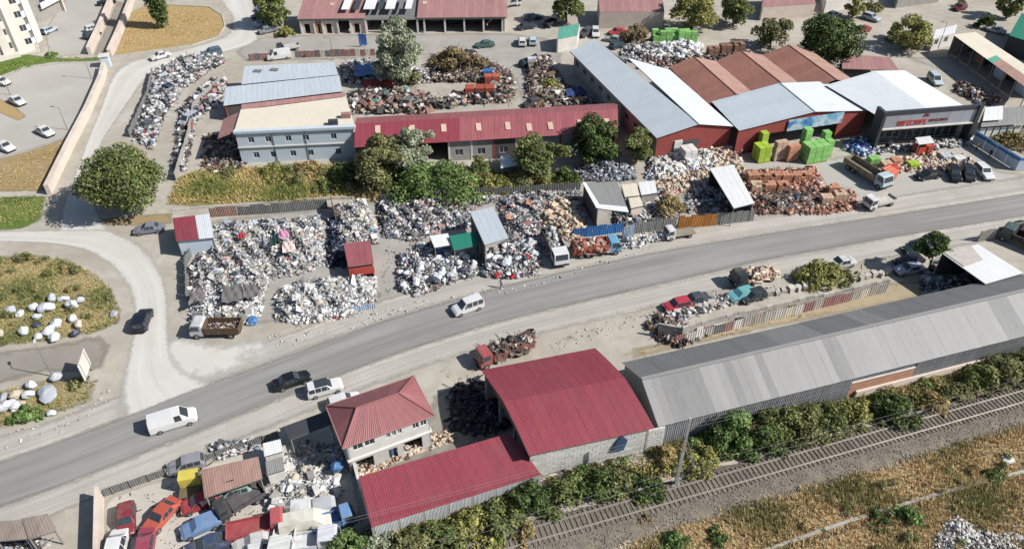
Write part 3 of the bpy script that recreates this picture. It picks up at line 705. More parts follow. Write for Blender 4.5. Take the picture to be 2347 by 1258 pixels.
def b5():
    e, r, w = 4.2, 5.7, 9.9; a, b = G(815, 334, e), G(1434, 297, e); u = (b - a).normalized(); v = Vector((-u.y, u.x, 0)); L = (b - a).length
    base = flat(a); t = thing('red_workshop', base, 'very long low workshop under a faded red sheet roof with pale skylights', 'workshop')
    p = lambda x, y, z: base + u * x + v * y + Vector((0, 0, z))
    pk = lambda i, n: M_red if i < 18 else M_redp
    rquad(t, base, (p(-.2, -.5, e - .1), p(L - 1.5, -.5, e - .1), p(L - .5, w / 2, r), p(-.2, w / 2, r)), M_red, pick=pk)
    rquad(t, base, (p(-.2, w + .3, e - .05), p(L + 1, w + .3, e - .05), p(L - .5, w / 2, r), p(-.2, w / 2, r)), M_redp)
    rquad(t, base, (p(L - 1.5, -.5, e - .1), p(L + 1, w + .3, e - .05), p(L - .4, w / 2 + .1, r), p(L - .5, w / 2, r)), M_redp, w=1.5)
    for px, py in ((866, 299), (945, 297), (1017, 294), (1097, 291), (1164, 288), (1213, 289), (1262, 286), (1330, 281), (1392, 278)):
        c = G(px, py, 5.1); q = (c - base); x, y = q.dot(u), q.dot(v); z = lambda yy: e + (r - e) * (yy + .5) / (w / 2 + .5) + 0.075
        plate(t, base, [p(x - .45, y - .9, z(y - .9)), p(x + .45, y - .9, z(y - .9)), p(x + .45, y + .9, z(y + .9)), p(x - .45, y + .9, z(y + .9))], (0, 0, .03), SKYL, 'skylight')
    nb = 12
    for i in range(nb):
        x0, x1 = L * i / nb, L * (i + 1) / nb
        MB().wall(p(x0, 0, 0).to_2d(), p(x0 + .35, 0, 0).to_2d(), 0, e - .2, 0.35).build('pier', W_white if i % 3 else W_brick, t, base=base)
        if i % 4 == 3: continue
        wallseg(t, base, p(x0 + .35, .05, 0), p(x1, .05, 0), 0, e - .2, 0.2, random.choice((W_grey, W_brick, W_dark, W_corr)), [(0.8, 2.2, 1.0, 2.2)], name='bay_wall')
    wallseg(t, base, p(L - .5, w, 0), p(0, w, 0), 0, e - .15, 0.2, W_dark, name='back_wall')
    plate(t, base, [p(0, .2, 0), p(0, w, 0), p(0, w, e - .15), p(0, w / 2, r - .15), p(0, .2, e - .15)], u * 0.2, W_dark, 'gable_wall')
    wallseg(t, base, p(L - 1.6, .2, 0), p(L + .6, w, 0), 0, e - .2, .2, W_brick, name='end_wall')
b5()

# ---- big blue grey warehouse (f6 frame carries its neighbours)
a6, b6 = G(1507, 313, 5), G(1677, 287, 5); u6 = flat(b6 - a6).normalized(); v6 = Vector((-u6.y, u6.x, 0))
def p6(x, y, z): return flat(a6) + u6 * (x - 0.03 * y) + v6 * y + Vector((0, 0, z))
def bigw():
    base = flat(a6); t = thing('gable_warehouse', base, 'long blue grey metal gable warehouse with a dark red brick front', 'warehouse')
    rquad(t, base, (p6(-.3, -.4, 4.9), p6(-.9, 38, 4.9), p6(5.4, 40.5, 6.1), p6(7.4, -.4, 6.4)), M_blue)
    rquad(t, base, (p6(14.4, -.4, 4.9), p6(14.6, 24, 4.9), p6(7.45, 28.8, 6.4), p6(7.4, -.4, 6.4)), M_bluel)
    MB().tube(p6(7.4, -.4, 6.43), p6(7.4, 29, 6.43), .1).build('ridge_cap', M_blue, t, base=base)
    plate(t, base, [p6(0, 0, 0), p6(14.2, 0, 0), p6(14.2, 0, 4.7), p6(7.4, 0, 6.2), p6(0, 0, 4.7)], v6 * .25, W_brick, 'gable_wall')
    MB().wall(p6(3.2, -.08, 0).to_2d(), p6(8.2, -.08, 0).to_2d(), 0, 3.4, .06).build('gate', W_dark, t, base=base)
    wallseg(t, base, p6(-.05, 38, 0), p6(0, 0, 0), 0, 4.75, .25, W_grey, [(k * 4 + 1, k * 4 + 2.6, 2.2, 3.4) for k in range(9)], name='side_wall')
    wallseg(t, base, p6(14.2, 0, 0), p6(14.2, 24, 0), 0, 4.75, .25, W_brick, name='side_wall')
    wallseg(t, base, p6(5.2, 40, 0), p6(-.05, 38, 0), 0, (6, 4.75), .25, W_grey, name='back_wall')
    wallseg(t, base, p6(7.0, 28, 0), p6(5.2, 40, 0), 0, 6, .25, W_grey, name='side_wall')
    MB().tube(p6(-.35, -.4, 4.86), p6(-.95, 38, 4.86), .1).build('gutter', M_greyd, t, base=base)
    # second gable
    base = p6(14.5, -2.5, 0); t = thing('gable_warehouse', base, 'wide pale grey metal roofed warehouse with a blue banner on its brick front', 'warehouse')
    Lx, Rx, rx, y0, y1 = 14.5, 41.0, 29.0, -1.9, 9.2
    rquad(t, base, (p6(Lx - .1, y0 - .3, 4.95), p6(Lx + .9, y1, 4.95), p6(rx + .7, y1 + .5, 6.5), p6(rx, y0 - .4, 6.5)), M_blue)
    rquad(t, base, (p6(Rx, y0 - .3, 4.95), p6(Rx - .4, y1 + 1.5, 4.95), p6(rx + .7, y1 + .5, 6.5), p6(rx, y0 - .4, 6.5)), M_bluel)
    MB().tube(p6(rx, y0 - .4, 6.53), p6(rx + .7, y1 + .5, 6.53), .12).build('ridge_cap', M_blue, t, base=base)
    plate(t, base, [p6(Lx, y0, 0), p6(21, y0, 0), p6(21, y0, 5.4), p6(Lx, y0, 4.75)], v6 * .25, W_brick, 'gable_wall')
    plate(t, base, [p6(21, y0, 3.3), p6(35, y0, 3.3), p6(35, y0, 5.5), p6(29, y0, 6.25), p6(21, y0, 5.4)], v6 * .25, W_brick, 'gable_wall')
    plate(t, base, [p6(35, y0, 0), p6(Rx - .5, y0, 0), p6(Rx - .5, y0, 4.75), p6(35, y0, 5.5)], v6 * .25, W_brick, 'gable_wall')
    wallseg(t, base, p6(Rx - .5, y1, 0), p6(Lx + .5, y1, 0), 0, 4.75, .25, W_brick, name='back_wall')
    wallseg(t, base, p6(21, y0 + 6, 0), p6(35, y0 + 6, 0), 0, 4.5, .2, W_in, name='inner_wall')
    # banner with blue and white print
    pa, pb = p6(24.2, y0 - .25, 0), p6(35.5, y0 - .25, 0)
    mbn = bpy.data.materials.new('printed_banner'); tt = nt(mbn)
    tc = nd(tt, 'ShaderNodeTexCoord'); n1, n2 = noise(tt, tc.outputs['Object'], 0.32, 2), noise(tt, tc.outputs['Object'], 1.1, 3)
    cc = ramp(tt, n1, [(0.36, A(40, 110, 190)), (0.43, A(150, 200, 225)), (0.52, A(222, 230, 236)), (0.62, A(200, 205, 220)), (0.68, A(70, 130, 180))])
    cc = mix(tt, mth(tt, 'MULTIPLY', ramp(tt, n2, [(0.52, (0, 0, 0)), (0.56, (1, 1, 1))]), .6), cc, A(120, 180, 210))
    finish(tt, cc, .5)
    bo = pa.copy(); mb_ = MB().wall((pa - bo).to_2d(), (pb - bo).to_2d(), 3.3, 5.5, .06)
    tag(mb_.build('banner', mbn), 'blue and white printed banner above the pale warehouse gateway', 'banner').location = bo
    # brown tiled triple hall behind
    base = p6(14.9, 9.2, 0); t = thing('tiled_hall', base, 'low hall of three brown tiled gables behind the metal warehouses', 'hall')
    for v0, rr, v1 in ((14.9, 20.3, 25.4), (25.4, 30.9, 36.2), (36.2, 41.9, 47.2)):
        rquad(t, base, (p6(v0, 9.2, 4.3), p6(v0 + .8, 26.5, 4.3), p6(rr + .8, 26.5, 5.8), p6(rr, 9.2, 5.8)), M_brown, name='tile_strip', amp=.03, pitch=.3)
        rquad(t, base, (p6(v1, 9.2, 4.3), p6(v1 + .8, 26.5, 4.3), p6(rr + .8, 26.5, 5.8), p6(rr, 9.2, 5.8)), M_rust, name='tile_strip', amp=.03, pitch=.3)
        plate(t, base, [p6(v0 + .8, 26.3, 0), p6(v1 + .8, 26.3, 0), p6(v1 + .8, 26.3, 4.2), p6(rr + .8, 26.3, 5.6), p6(v0 + .8, 26.3, 4.2)], v6 * .2, W_grey, 'gable_wall')
        MB().tube(p6(rr, 9.2, 5.83), p6(rr + .8, 26.5, 5.83), .1).build('ridge_cap', M_brown, t, base=base)
    wallseg(t, base, p6(47, 9.2, 0), p6(47.8, 26.4, 0), 0, 4.2, .2, W_grey, name='side_wall')
bigw()

# ---- white store with a lettered fascia
def marks(name, n, x0, x1, z, h, p, v, base, mat, parent):
    """row of raised sign letters too blurred in the photograph to read: letter sized strokes only"""
    w = (x1 - x0) / n
    for i in range(n):
        m = MB(); q = lambda x, zz: p(x0 + w * i + x * w, zz)
        ux = (p(1, 0) - p(0, 0)); rz = math.atan2(ux.y, ux.x)
        bars = [((.2, .5), (.16, 1)), ((.5, .9), (.66, .2)), ((.5, .5), (.5, .18)), ((.72, .5), (.16, 1)), ((.5, .1), (.66, .2))]
        for k in ((0, 1, 2), (0, 1, 4), (0, 3, 2), (0, 1, 2, 4), (0, 3, 1))[(i * 3 + n) % 5]:
            (cx, cz), (bw, bh) = bars[k]; m.box(q(cx, z + (cz - .5) * h), (bw * w * .98 + .002 * k, .06 + .004 * k, bh * h * .98), rz)
        m.build(name, mat, parent, base=base)
def store():
    z1, z0 = 7.5, 4.3; a, b = G(2030, 258, z1), G(2253, 241, z1); u = flat(b - a).normalized(); v = Vector((-u.y, u.x, 0)); L = flat(b - a).length
    base = flat(a); t = thing('store', base, 'white roofed store with a dark framed grey fascia and red lettering', 'shop')
    p = lambda x, y, z: base + u * x + v * y + Vector((0, 0, z))
    q = lambda px, py, z: G(px, py, z)
    rquad(t, base, (q(2014, 268, 5.5), q(1892, 196, 5.5), q(2006, 163, 6.3), q(2124, 249, 6.3)), M_bluel)
    rquad(t, base, (q(2240, 262, 5.6), q(2074, 162, 5.6), q(2006, 163, 6.3), q(2124, 249, 6.3)), M_white)
    m_f = MAT('fascia_panel', A(176, 180, 186), .05, .6, .5, dirt=.05)
    for i in range(7):
        x0, x1 = .25 + (L - .9) * i / 7, .25 + (L - .9) * (i + 1) / 7 - .03
        MB().wall(p(x0, 0, 0).to_2d(), p(x1, 0, 0).to_2d(), z0, z1 - .75, .2).build('fascia_panel', m_f, t, base=base)
    MB().wall(p(0, -.05, 0).to_2d(), p(L, -.05, 0).to_2d(), z1 - .75, z1, .5).build('fascia_cap', W_char, t, base=base)
    MB().wall(p(-.2, -.25, 0).to_2d(), p(L - .6, -.25, 0).to_2d(), z0 - .25, z0, .5).build('canopy_edge', W_white, t, base=base)
    MB().wall(p(-.3, -.3, 0).to_2d(), p(.25, -.3, 0).to_2d(), 0, z1 + .05, 2.6).build('pylon', W_char, t, base=base)
    MB().wall(p(L - .65, -.3, 0).to_2d(), p(L + .1, -.3, 0).to_2d(), 0, z1 + .05, 2.0).build('pylon', W_char, t, base=base)
    m_r = MAT('red_letters', A(226, 70, 48), .03, 2, .5, dirt=0, obj=0); m_d = MAT('dark_red_letters', A(150, 50, 60), .03, 2, .5, dirt=0, obj=0)
    pm = lambda x, z: p(x, -.03, z)
    marks('sign_letter', 9, 2.9, 8.6, z0 + .8, 1.0, pm, v, base, m_r, t); marks('sign_letter', 9, 8.9, 12.6, z0 + .95, .5, pm, v, base, m_d, t)
    em = MB()
    for k in range(5):
        an = math.pi * (.1 + .2 * k); em.box(p(8.1, -.03, z0 + 1.75) + u * .42 * math.cos(an) + Vector((0, 0, .42 * math.sin(an))), (.2, .06, .42), math.atan2(u.y, u.x), ('Y', math.pi / 2 - an))
    em.build('emblem', m_d, t, base=base)
    for i in range(6):
        x0, x1 = .5 + (L - 1.4) * i / 6, .5 + (L - 1.4) * (i + 1) / 6
        wallseg(t, base, p(x0, 2.6, 0), p(x1, 2.6, 0), 0, z0 - .25, .15, W_char, [(.12, x1 - x0 - .12, .3, 3.2)], name='shopfront', wname='shop_window')
    MB().box(p(L / 2, 1.4, z0 - .12), (L - .9, 2.7, .1), math.atan2(u.y, u.x)).build('canopy', W_grey, t, base=base)
    c1, c2 = flat(q(1892, 196, 5.3)), flat(q(2074, 162, 5.6))
    wallseg(t, base, flat(q(2236, 258, 5.6)), c2, 0, 5.4, .2, W_white, name='side_wall'); wallseg(t, base, c2, c1, 0, 5.2, .2, W_white, name='back_wall')
store()

# ---- twin grey sheds
def b3():
    def P(px, py, z): return G(px, py, z)
    for k, (pts, lab) in enumerate(((((512, 243, 3.2), (785, 210, 3.2), (777, 173, 3.9), (517, 200, 3.9)), 'front grey sheet shed of the pair by the road, with a weed on its eave'),
                                    (((553, 194, 3.6), (775, 172, 3.6), (766, 143, 4.3), (560, 152, 4.3)), 'rear grey sheet shed of the pair, with two rusty patches'))):
        q = [P(*x) for x in pts]; base = flat(q[0]); t = thing('metal_shed', base, lab, 'shed')
        rquad(t, base, q, M_blue)
        wallseg(t, base, flat(q[0]), flat(q[1]), 0, pts[0][2] - .1, .15, W_dark, name='front_wall', off=.3); wallseg(t, base, flat(q[1]), flat(q[2]), 0, (pts[0][2] - .1, pts[2][2] - .1), .15, W_corr, name='side_wall', off=.2)
        wallseg(t, base, flat(q[2]), flat(q[3]), 0, pts[2][2] - .1, .15, W_corr, name='back_wall'); wallseg(t, base, flat(q[3]), flat(q[0]), 0, (pts[2][2] - .1, pts[0][2] - .1), .15, W_brick, name='side_wall', off=.2)
        if k:
            for s in ((590, 163), (628, 160)):
                c = P(*s, 4.2); plate(t, base, [c + Vector((x, y, y * .17)) for x, y in ((-.9, -.4), (.8, -.5), (.9, .4), (-.7, .5))], (0, 0, .05), M_greyd, 'patch')
b3()

# ---- row of shops at the top
def b2():
    z = 3.7; a, b = G(693, 78), G(1158, 73); u = (b - a).normalized(); v = Vector((-u.y, u.x, 0)); L = (b - a).length
    base = flat(a); t = thing('shop_row', base, 'row of garages and workshops with white pillars under a reddish roof', 'garage row')
    p = lambda x, y, z: base + u * x + v * y + Vector((0, 0, z))
    rquad(t, base, (p(-.5, -.6, z), p(15, -.6, z), p(15, 9.5, 5.2), p(-.5, 9.5, 5.2)), M_pink, name='tile_strip')
    rquad(t, base, (p(27, -.6, z), p(L + .5, -.6, z), p(L + .5, 9.5, 5.2), p(27, 9.5, 5.2)), M_pink, name='tile_strip')
    rquad(t, base, (p(15, .8, z - .4), p(27, .8, z - .4), p(27, 9.5, 4.6), p(15, 9.5, 4.6)), M_greyd)
    MB().wall(p(-.3, -.3, 0).to_2d(), p(L + .3, -.3, 0).to_2d(), z - .55, z - .12, .3).build('lintel', W_grey, t, base=base)
    xs = [0, 3.1, 5.0, 8.5, 11.5, 15.0, 19, 23, 27.0, 28.6, 33.4, 37.9, 42.4, 46.8]
    for x in xs: MB().wall(p(x - .2, -.25, 0).to_2d(), p(x + .2, -.25, 0).to_2d(), 0, z - .55, .4).build('pillar', W_white, t, base=base)
    for i, (x0, x1) in enumerate(zip(xs, xs[1:])):
        if i in (0, 1, 2, 4): wallseg(t, base, p(x0 + .2, 0, 0), p(x1 - .2, 0, 0), 0, z - .55, .15, W_pinkw if i != 1 else W_orange, [(.6, min(1.8, x1 - x0 - .9), 0, 2.3, 1)], name='bay_wall')
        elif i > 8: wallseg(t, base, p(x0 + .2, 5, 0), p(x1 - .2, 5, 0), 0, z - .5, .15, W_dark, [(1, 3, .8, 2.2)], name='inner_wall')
    for x in (0, 15, 27, 33.4, 37.9, 42.4, L - .2): wallseg(t, base, p(x, .15, 0), p(x, 9.3, 0), 0, z - .3, .2, W_grey, name='party_wall', off=-.1)
    wallseg(t, base, p(L, 9.3, 0), p(0, 9.3, 0), 0, 4.9, .2, W_grey, name='back_wall')
    for x, y in ((6.2, 5.2), (28, 5.5), (1, 8)):
        zz = z + 1.5 * (y + .6) / 10.1 + .08; plate(t, base, [p(x, y, zz), p(x + 1.1, y, zz), p(x + 1.1, y + 1.4, zz + .2), p(x, y + 1.4, zz + .2)], (0, 0, .04), SKYL, 'skylight')
    # white sheets and flues on the messy middle of the roof
    for k, (x, w_, c) in enumerate(((9.5, 1.8, M_white), (12.2, 1.3, W_char), (14.6, 2.6, M_white), (17.8, 1.2, W_char), (19.6, 2.2, M_white), (22.6, 1.0, M_greyd), (24.2, 1.5, M_white))):
        plate(t, base, [p(x, 1.5, 5.0), p(x + w_, 1.5, 5.0), p(x + w_ + .3, 7.5, 5.6), p(x + .3, 7.5, 5.6)], (0, 0, .12), c, 'roof_panel')
b2()

# ---- far blocks along the top edge
def block(name, pxs, h, roof, wall, label, cat, wins=True, slope=.8):
    q = [G(*p) for p in pxs]; base = flat(q[0]); t = thing(name, base, label, cat); up = Vector((0, 0, 1))
    n = len(q)
    for i in range(n):
        L = (q[(i + 1) % n] - q[i]).length
        wallseg(t, base, q[i], q[(i + 1) % n], 0, h if i == 0 else (h if i != 2 else h + slope) if i in (0, 2) else ((h, h + slope) if i == 1 else (h + slope, h)), .25, wall,
                [(x, x + 1.2, 1.2, 2.4) for x in np.arange(1, L - 1.8, 3.2)] if wins else (), name='wall')
    o = .3
    rquad(t, base, (q[0] + up * (h + .05), q[1] + up * (h + .05), q[2] + up * (h + slope + .05), q[3] + up * (h + slope + .05)), roof)
    return t, q, base
block('workshop', [(1372, 66), (1518, 66), (1512, 30), (1368, 30)], 3.9, M_pink, W_pinkw, 'square workshop with a plain pinkish front and red and grey roof', 'workshop', False, .5)
block('workshop', [(1740, 48), (1862, 40), (1850, 5), (1745, 8)], 3.2, M_pink, W_pinkw, 'pink walled workshop at the top edge between two trees', 'workshop', False)
block('workshop', [(1885, 30), (1935, 22), (1920, -6), (1880, -2)], 3.0, M_white, W_white, 'small white roofed building on the top edge', 'building', False)
block('shed', [(2050, 20), (2150, 6), (2140, -10), (2048, -2)], 2.6, M_greyl, W_grey, 'low pale roofed shed at the top right beyond the yard', 'shed', False)
block('green_hall', [(2296, 122), (2420, 165), (2440, 110), (2322, 78)], 4.0, M_green, W_char, 'dark walled hall with a green roof at the top right edge', 'hall', False)
block('container_office', [(2128, 118), (2178, 104), (2182, 86), (2134, 98)], 2.8, M_white, W_white, 'white container office by the long open shed', 'container', True, .1)
block('green_hut', [(1276, 122), (1322, 112), (1326, 92), (1280, 100)], 3.0, M_teal, W_white, 'small hut with a teal green roof at the corner of the long warehouse', 'hut', False, .7)

def b10():
    q = [G(2192, 76, 4.4), G(2375, 208, 4.4), G(2400, 165, 5.4), G(2242, 72, 5.4)]
    q = [G(2184, 80, 4.6), G(2380, 222, 4.6), G(2400, 182, 4.4), G(2236, 74, 4.4)]
    base = flat(q[0]); t = thing('open_shed', base, 'long open sided shed with a cream and rust brown roof on the right', 'shed')
    pk = lambda i, n: M_cream if i < n * .42 else (M_teal if i < n * .47 else M_rust)
    m0 = q[0].lerp(q[3], .5), q[1].lerp(q[2], .5)
    rquad(t, base, (q[0], q[1], m0[1], m0[0]), M_cream, pick=pk); rquad(t, base, (m0[0], m0[1], q[2], q[3]), M_cream)
    n = 8
    for i in range(n + 1): p = q[0].lerp(q[1], i / n) + (q[3] - q[0]) * .1; MB().tube((p.x, p.y, 0), (p.x, p.y, 4.2), .1).build('post', M_post, t, base=base)
    wallseg(t, base, flat(q[2]), flat(q[3]), 0, 4.2, .2, W_dark, name='back_wall'); wallseg(t, base, flat(q[3]), flat(q[0].lerp(q[3], .1)), 0, 4.2, .2, W_grey, name='end_wall')
    for i in range(n):
        p = q[0].lerp(q[1], (i + .1) / n); r = q[0].lerp(q[1], (i + .9) / n); o = (q[3] - q[0]) * .75
        if i % 2: MB().wall((p + o).to_2d(), (r + o).to_2d(), 0, 2.2, .8).build('shelf', random.choice((W_white, M_rust, W_blue)), t, base=base)
b10()
def b12():
    q = [G(2248, 292, 3), G(2400, 280, 3), G(2390, 240, 3.6), G(2256, 252, 3.6)]; base = flat(q[0])
    t = thing('lean_to', base, 'grey sheet roofed lean-to right of the store with white panels below', 'shed')
    rquad(t, base, q, M_greyl); rquad(t, base, (q[0].lerp(q[3], .2) + Vector((0, 0, .5)), q[0].lerp(q[1], .3) + (q[3] - q[0]) * .2 + Vector((0, 0, .5)), q[3].lerp(q[2], .3) + Vector((0, 0, .5)), q[3] + Vector((0, 0, .5))), M_white)
    a, b = flat(q[0]) + Vector((.6, .6, 0)), flat(q[1]) + Vector((0, .6, 0))
    for i in range(9): MB().wall(a.lerp(b, i / 9).to_2d(), a.lerp(b, (i + .75) / 9).to_2d(), .2, 2.4, .1).build('panel', random.choice((W_white, W_grey, W_blue)), t, base=base)
    wallseg(t, base, flat(q[2]), flat(q[3]), 0, 3.5, .2, W_grey, name='back_wall'); posts(t, base, [flat(q[0]) + Vector((.3, .2, 0)), flat(q[0]).lerp(flat(q[1]), .5), flat(q[1])], 3)
b12()

# ---- apartment tower, top left
def tower():
    c = G(45, 126); r = G(96, 92); l = G(-60, 152); u = flat(r - c).normalized(); v = Vector((-u.y, u.x, 0)); L = flat(r - c).length; u2 = flat(l - c).normalized(); L2 = flat(l - c).length
    base = flat(c); t = thing('apartment_tower', base, 'tall cream apartment tower with stone ribs and recessed balconies at the top left corner', 'apartment block'); H = 28
    p = lambda x, z, y=0: base + u * x + v * y + Vector((0, 0, z))
    MB().plate([p(1.0, 0, .8), p(L - 1, 0, .8), p(L - 1, 0, 14), p(-6, 0, 14), p(-6, 0, 6)], (0, 0, H)).build('core', W_blue, t, base=base)
    for x0, x1 in ((-0.1, 1.7), (L - 2.0, L + .2)): MB().wall(p(x0, 0).to_2d(), p(x1, 0).to_2d(), 0, H, 2.5, -.2).build('rib', W_cream, t, base=base)
    n1 = Vector((-u2.y, u2.x, 0))
    k = 5
    for i in range(k):
        a, b = base + u2 * (1.2 + i * 3.4), base + u2 * (1.2 + i * 3.4 + 1.7); MB().wall(b.to_2d(), a.to_2d(), 0, H, 1.2, -.3).build('rib', W_cream, t, base=base)
    wallseg(t, base, base + u2 * L2, base, 0, H, .3, W_cream, [(1.0 + i * 3.4, 2.4 + i * 3.4, 1.5 + f * 3, 2.9 + f * 3) for i in range(4) for f in range(8)], name='wall', off=.4)
    for f in range(9):
        z = .4 + f * 3.0
        MB().wall(p(1.7, 0).to_2d(), p(L - 2.0, 0).to_2d(), z, z + 1.15, .2, 0).build('balcony', W_blue, t, base=base)
        MB().wall(p(1.7, 0).to_2d(), p(L - 2.0, 0).to_2d(), z - .2, z - .01, .85).build('floor_slab', W_white, t, base=base)
        f_ = MB().wall(p(2.4, 0).to_2d(), p(L - 2.8, 0).to_2d(), z + .2, z + 2.3, .08, .7).build('window', M_frame, t, base=base)
        MB().wall(p(2.5, 0).to_2d(), p(L - 2.9, 0).to_2d(), z + .3, z + 2.2, .03, .66).build('pane', GLASS, f_, base=base)
    MB().wall((base + u2 * L2 - n1 * -.0).to_2d(), base.to_2d(), -.0, .9, 1.0, -1.3).build('plinth', W_cream, t, base=base)
    # second block behind
    c = G(108, 50); r = G(150, 27); u = flat(r - c).normalized(); v = Vector((-u.y, u.x, 0)); L = flat(r - c).length
    base = flat(c); t = thing('apartment_tower', base, 'second grey and white apartment block behind the cream tower', 'apartment block')
    MB().plate([p(0, 0, .9), p(L, 0, .9), p(L, 0, 9), p(-8, 0, 9), p(-8, 0, 3)], (0, 0, 24)).build('core', W_grey, t, base=base)
    for f in range(8):
        z = 3.2 + f * 3
        MB().wall(p(-.1, 0).to_2d(), p(L + .1, 0).to_2d(), z, z + 1.2, .2).build('balcony', W_blue, t, base=base); MB().wall(p(-.1, 0).to_2d(), p(L + .1, 0).to_2d(), z - .2, z, .95).build('floor_slab', W_white, t, base=base)
        f_ = MB().wall(p(.6, 0).to_2d(), p(L - .6, 0).to_2d(), z + .1, z + 2.3, .06, .82).build('window', M_frame, t, base=base); MB().wall(p(.7, 0).to_2d(), p(L - .7, 0).to_2d(), z + .2, z + 2.2, .03, .79).build('pane', GLASS, f_, base=base)
    MB().wall(p(L, 0).to_2d(), p(L + .4, 0).to_2d(), 0, 24, 2).build('rib', W_pinkw, t, base=base)
tower()

# ---- boundary walls of the lane (coping stones proud of the wall)
def boundary(pxs, h, w, label, mat=W_pinkw, step=2.4):
    P = [G(*p) for p in pxs]; base = flat(P[0]); t = thing('boundary_wall', base, label, 'wall')
    for a, b in zip(P, P[1:]):
        MB().wall(a.to_2d(), b.to_2d(), 0, h, w - .1, -(w - .1) / 2).build('wall', mat, t, base=base)
        L = (b - a).length; n = max(1, round(L / step))
        for i in range(n):
            MB().wall(a.lerp(b, (i + .006) / n).to_2d(), a.lerp(b, (i + .994) / n).to_2d(), h, h + .14, w, -w / 2).build('coping', mat, t, base=base)
boundary([(262, -20), (258, 8), (232, 72), (207, 126)], 1.7, .8, 'pink cream wall on the upper car park side of the walled lane')
boundary([(309, -6), (300, 20), (276, 82), (254, 132)], 1.7, .8, 'pink cream wall along the tan lawn beside the cypress')
boundary([(243, 160), (236, 190), (205, 262), (160, 350), (114, 446)], 1.7, .8, 'long pink cream wall between the car park and the dusty lane')
def gatepost():
    b = G(246, 152); t = thing('gate_house', b, 'small pale blue gate box between the boundary walls', 'gate box')
    MB().box((0, 0, 1.2), (1.7, 1.7, 2.4), .3).build('body', W_blue, t); MB().box((0, 0, 2.47), (2.1, 2.1, .14), .3).build('roof', W_white, t)
gatepost()
# ------------------------------------------------------------------ vehicles
TYRE = MAT('tyre_rubber', A(58, 56, 54), .15, 4, .9, dirt=.3, obj=0)
RIM = MAT('wheel_rim', A(176, 178, 182), .08, 6, .35, .6, dirt=.2, obj=0)
LAMP = MAT('lamp_glass', A(228, 230, 232), .05, 6, .2, dirt=0, obj=0)
TAIL = MAT('tail_lamp', A(170, 36, 34), .05, 6, .3, dirt=0, obj=0)
UNDER = MAT('under_body', A(40, 40, 42), .1, 4, .8, dirt=.2, obj=0)
_paint = {}
def paint(c, old=False):
    k = (c, old)
    if k not in _paint: _paint[k] = MAT('car_paint' + ('_worn' if old else ''), A(*c), .1 if old else .04, 1.2, .6 if old else .32, 0, dirt=.45 if old else .12, obj=.04, spec=.5, bump=.03); _mats.pop('car_paint_worn', 0); _mats.pop('car_paint', 0)
    return _paint[k]
# kind: length, width, stations (x along -.5..+.5, half width factor, belt height, roof height or 0)
KIND = {
 'sedan': (4.5, 1.76, [(-.5, .80, .66, 0), (-.485, .92, .84, 0), (-.35, 1, .90, 0), (-.21, 1, .92, 1.40), (.06, 1, .92, 1.43), (.21, 1, .90, 0), (.38, .98, .80, 0), (.47, .9, .68, 0), (.5, .76, .52, 0)]),
 'hatchback': (4.0, 1.72, [(-.5, .84, .70, 0), (-.49, .94, .92, 0), (-.41, 1, .94, 1.42), (-.05, 1, .93, 1.48), (.07, 1, .93, 1.46), (.23, 1, .92, 0), (.4, .97, .82, 0), (.475, .88, .68, 0), (.5, .75, .52, 0)]),
 'suv': (4.4, 1.82, [(-.5, .86, .80, 0), (-.49, .96, 1.02, 0), (-.44, 1, 1.04, 1.58), (-.1, 1, 1.03, 1.64), (.06, 1, 1.02, 1.62), (.2, 1, 1.02, 0), (.4, .98, .94, 0), (.48, .9, .78, 0), (.5, .8, .58, 0)]),
 'small_van': (4.4, 1.80, [(-.5, .9, .85, 0), (-.495, .97, 1.05, 0), (-.47, 1, 1.08, 1.80), (-.1, 1, 1.06, 1.84), (.1, 1, 1.04, 1.80), (.27, 1, 1.02, 0), (.42, .96, .9, 0), (.485, .88, .72, 0), (.5, .76, .55, 0)]),
 'van': (5.3, 1.96, [(-.5, .92, 1.0, 0), (-.497, .98, 1.2, 0), (-.485, 1, 1.24, 2.02), (0.0, 1, 1.2, 2.08), (.18, 1, 1.16, 2.04), (.335, 1, 1.12, 0), (.44, .95, 1.0, 0), (.49, .86, .8, 0), (.5, .76, .6, 0)]),
}
_shape = {}
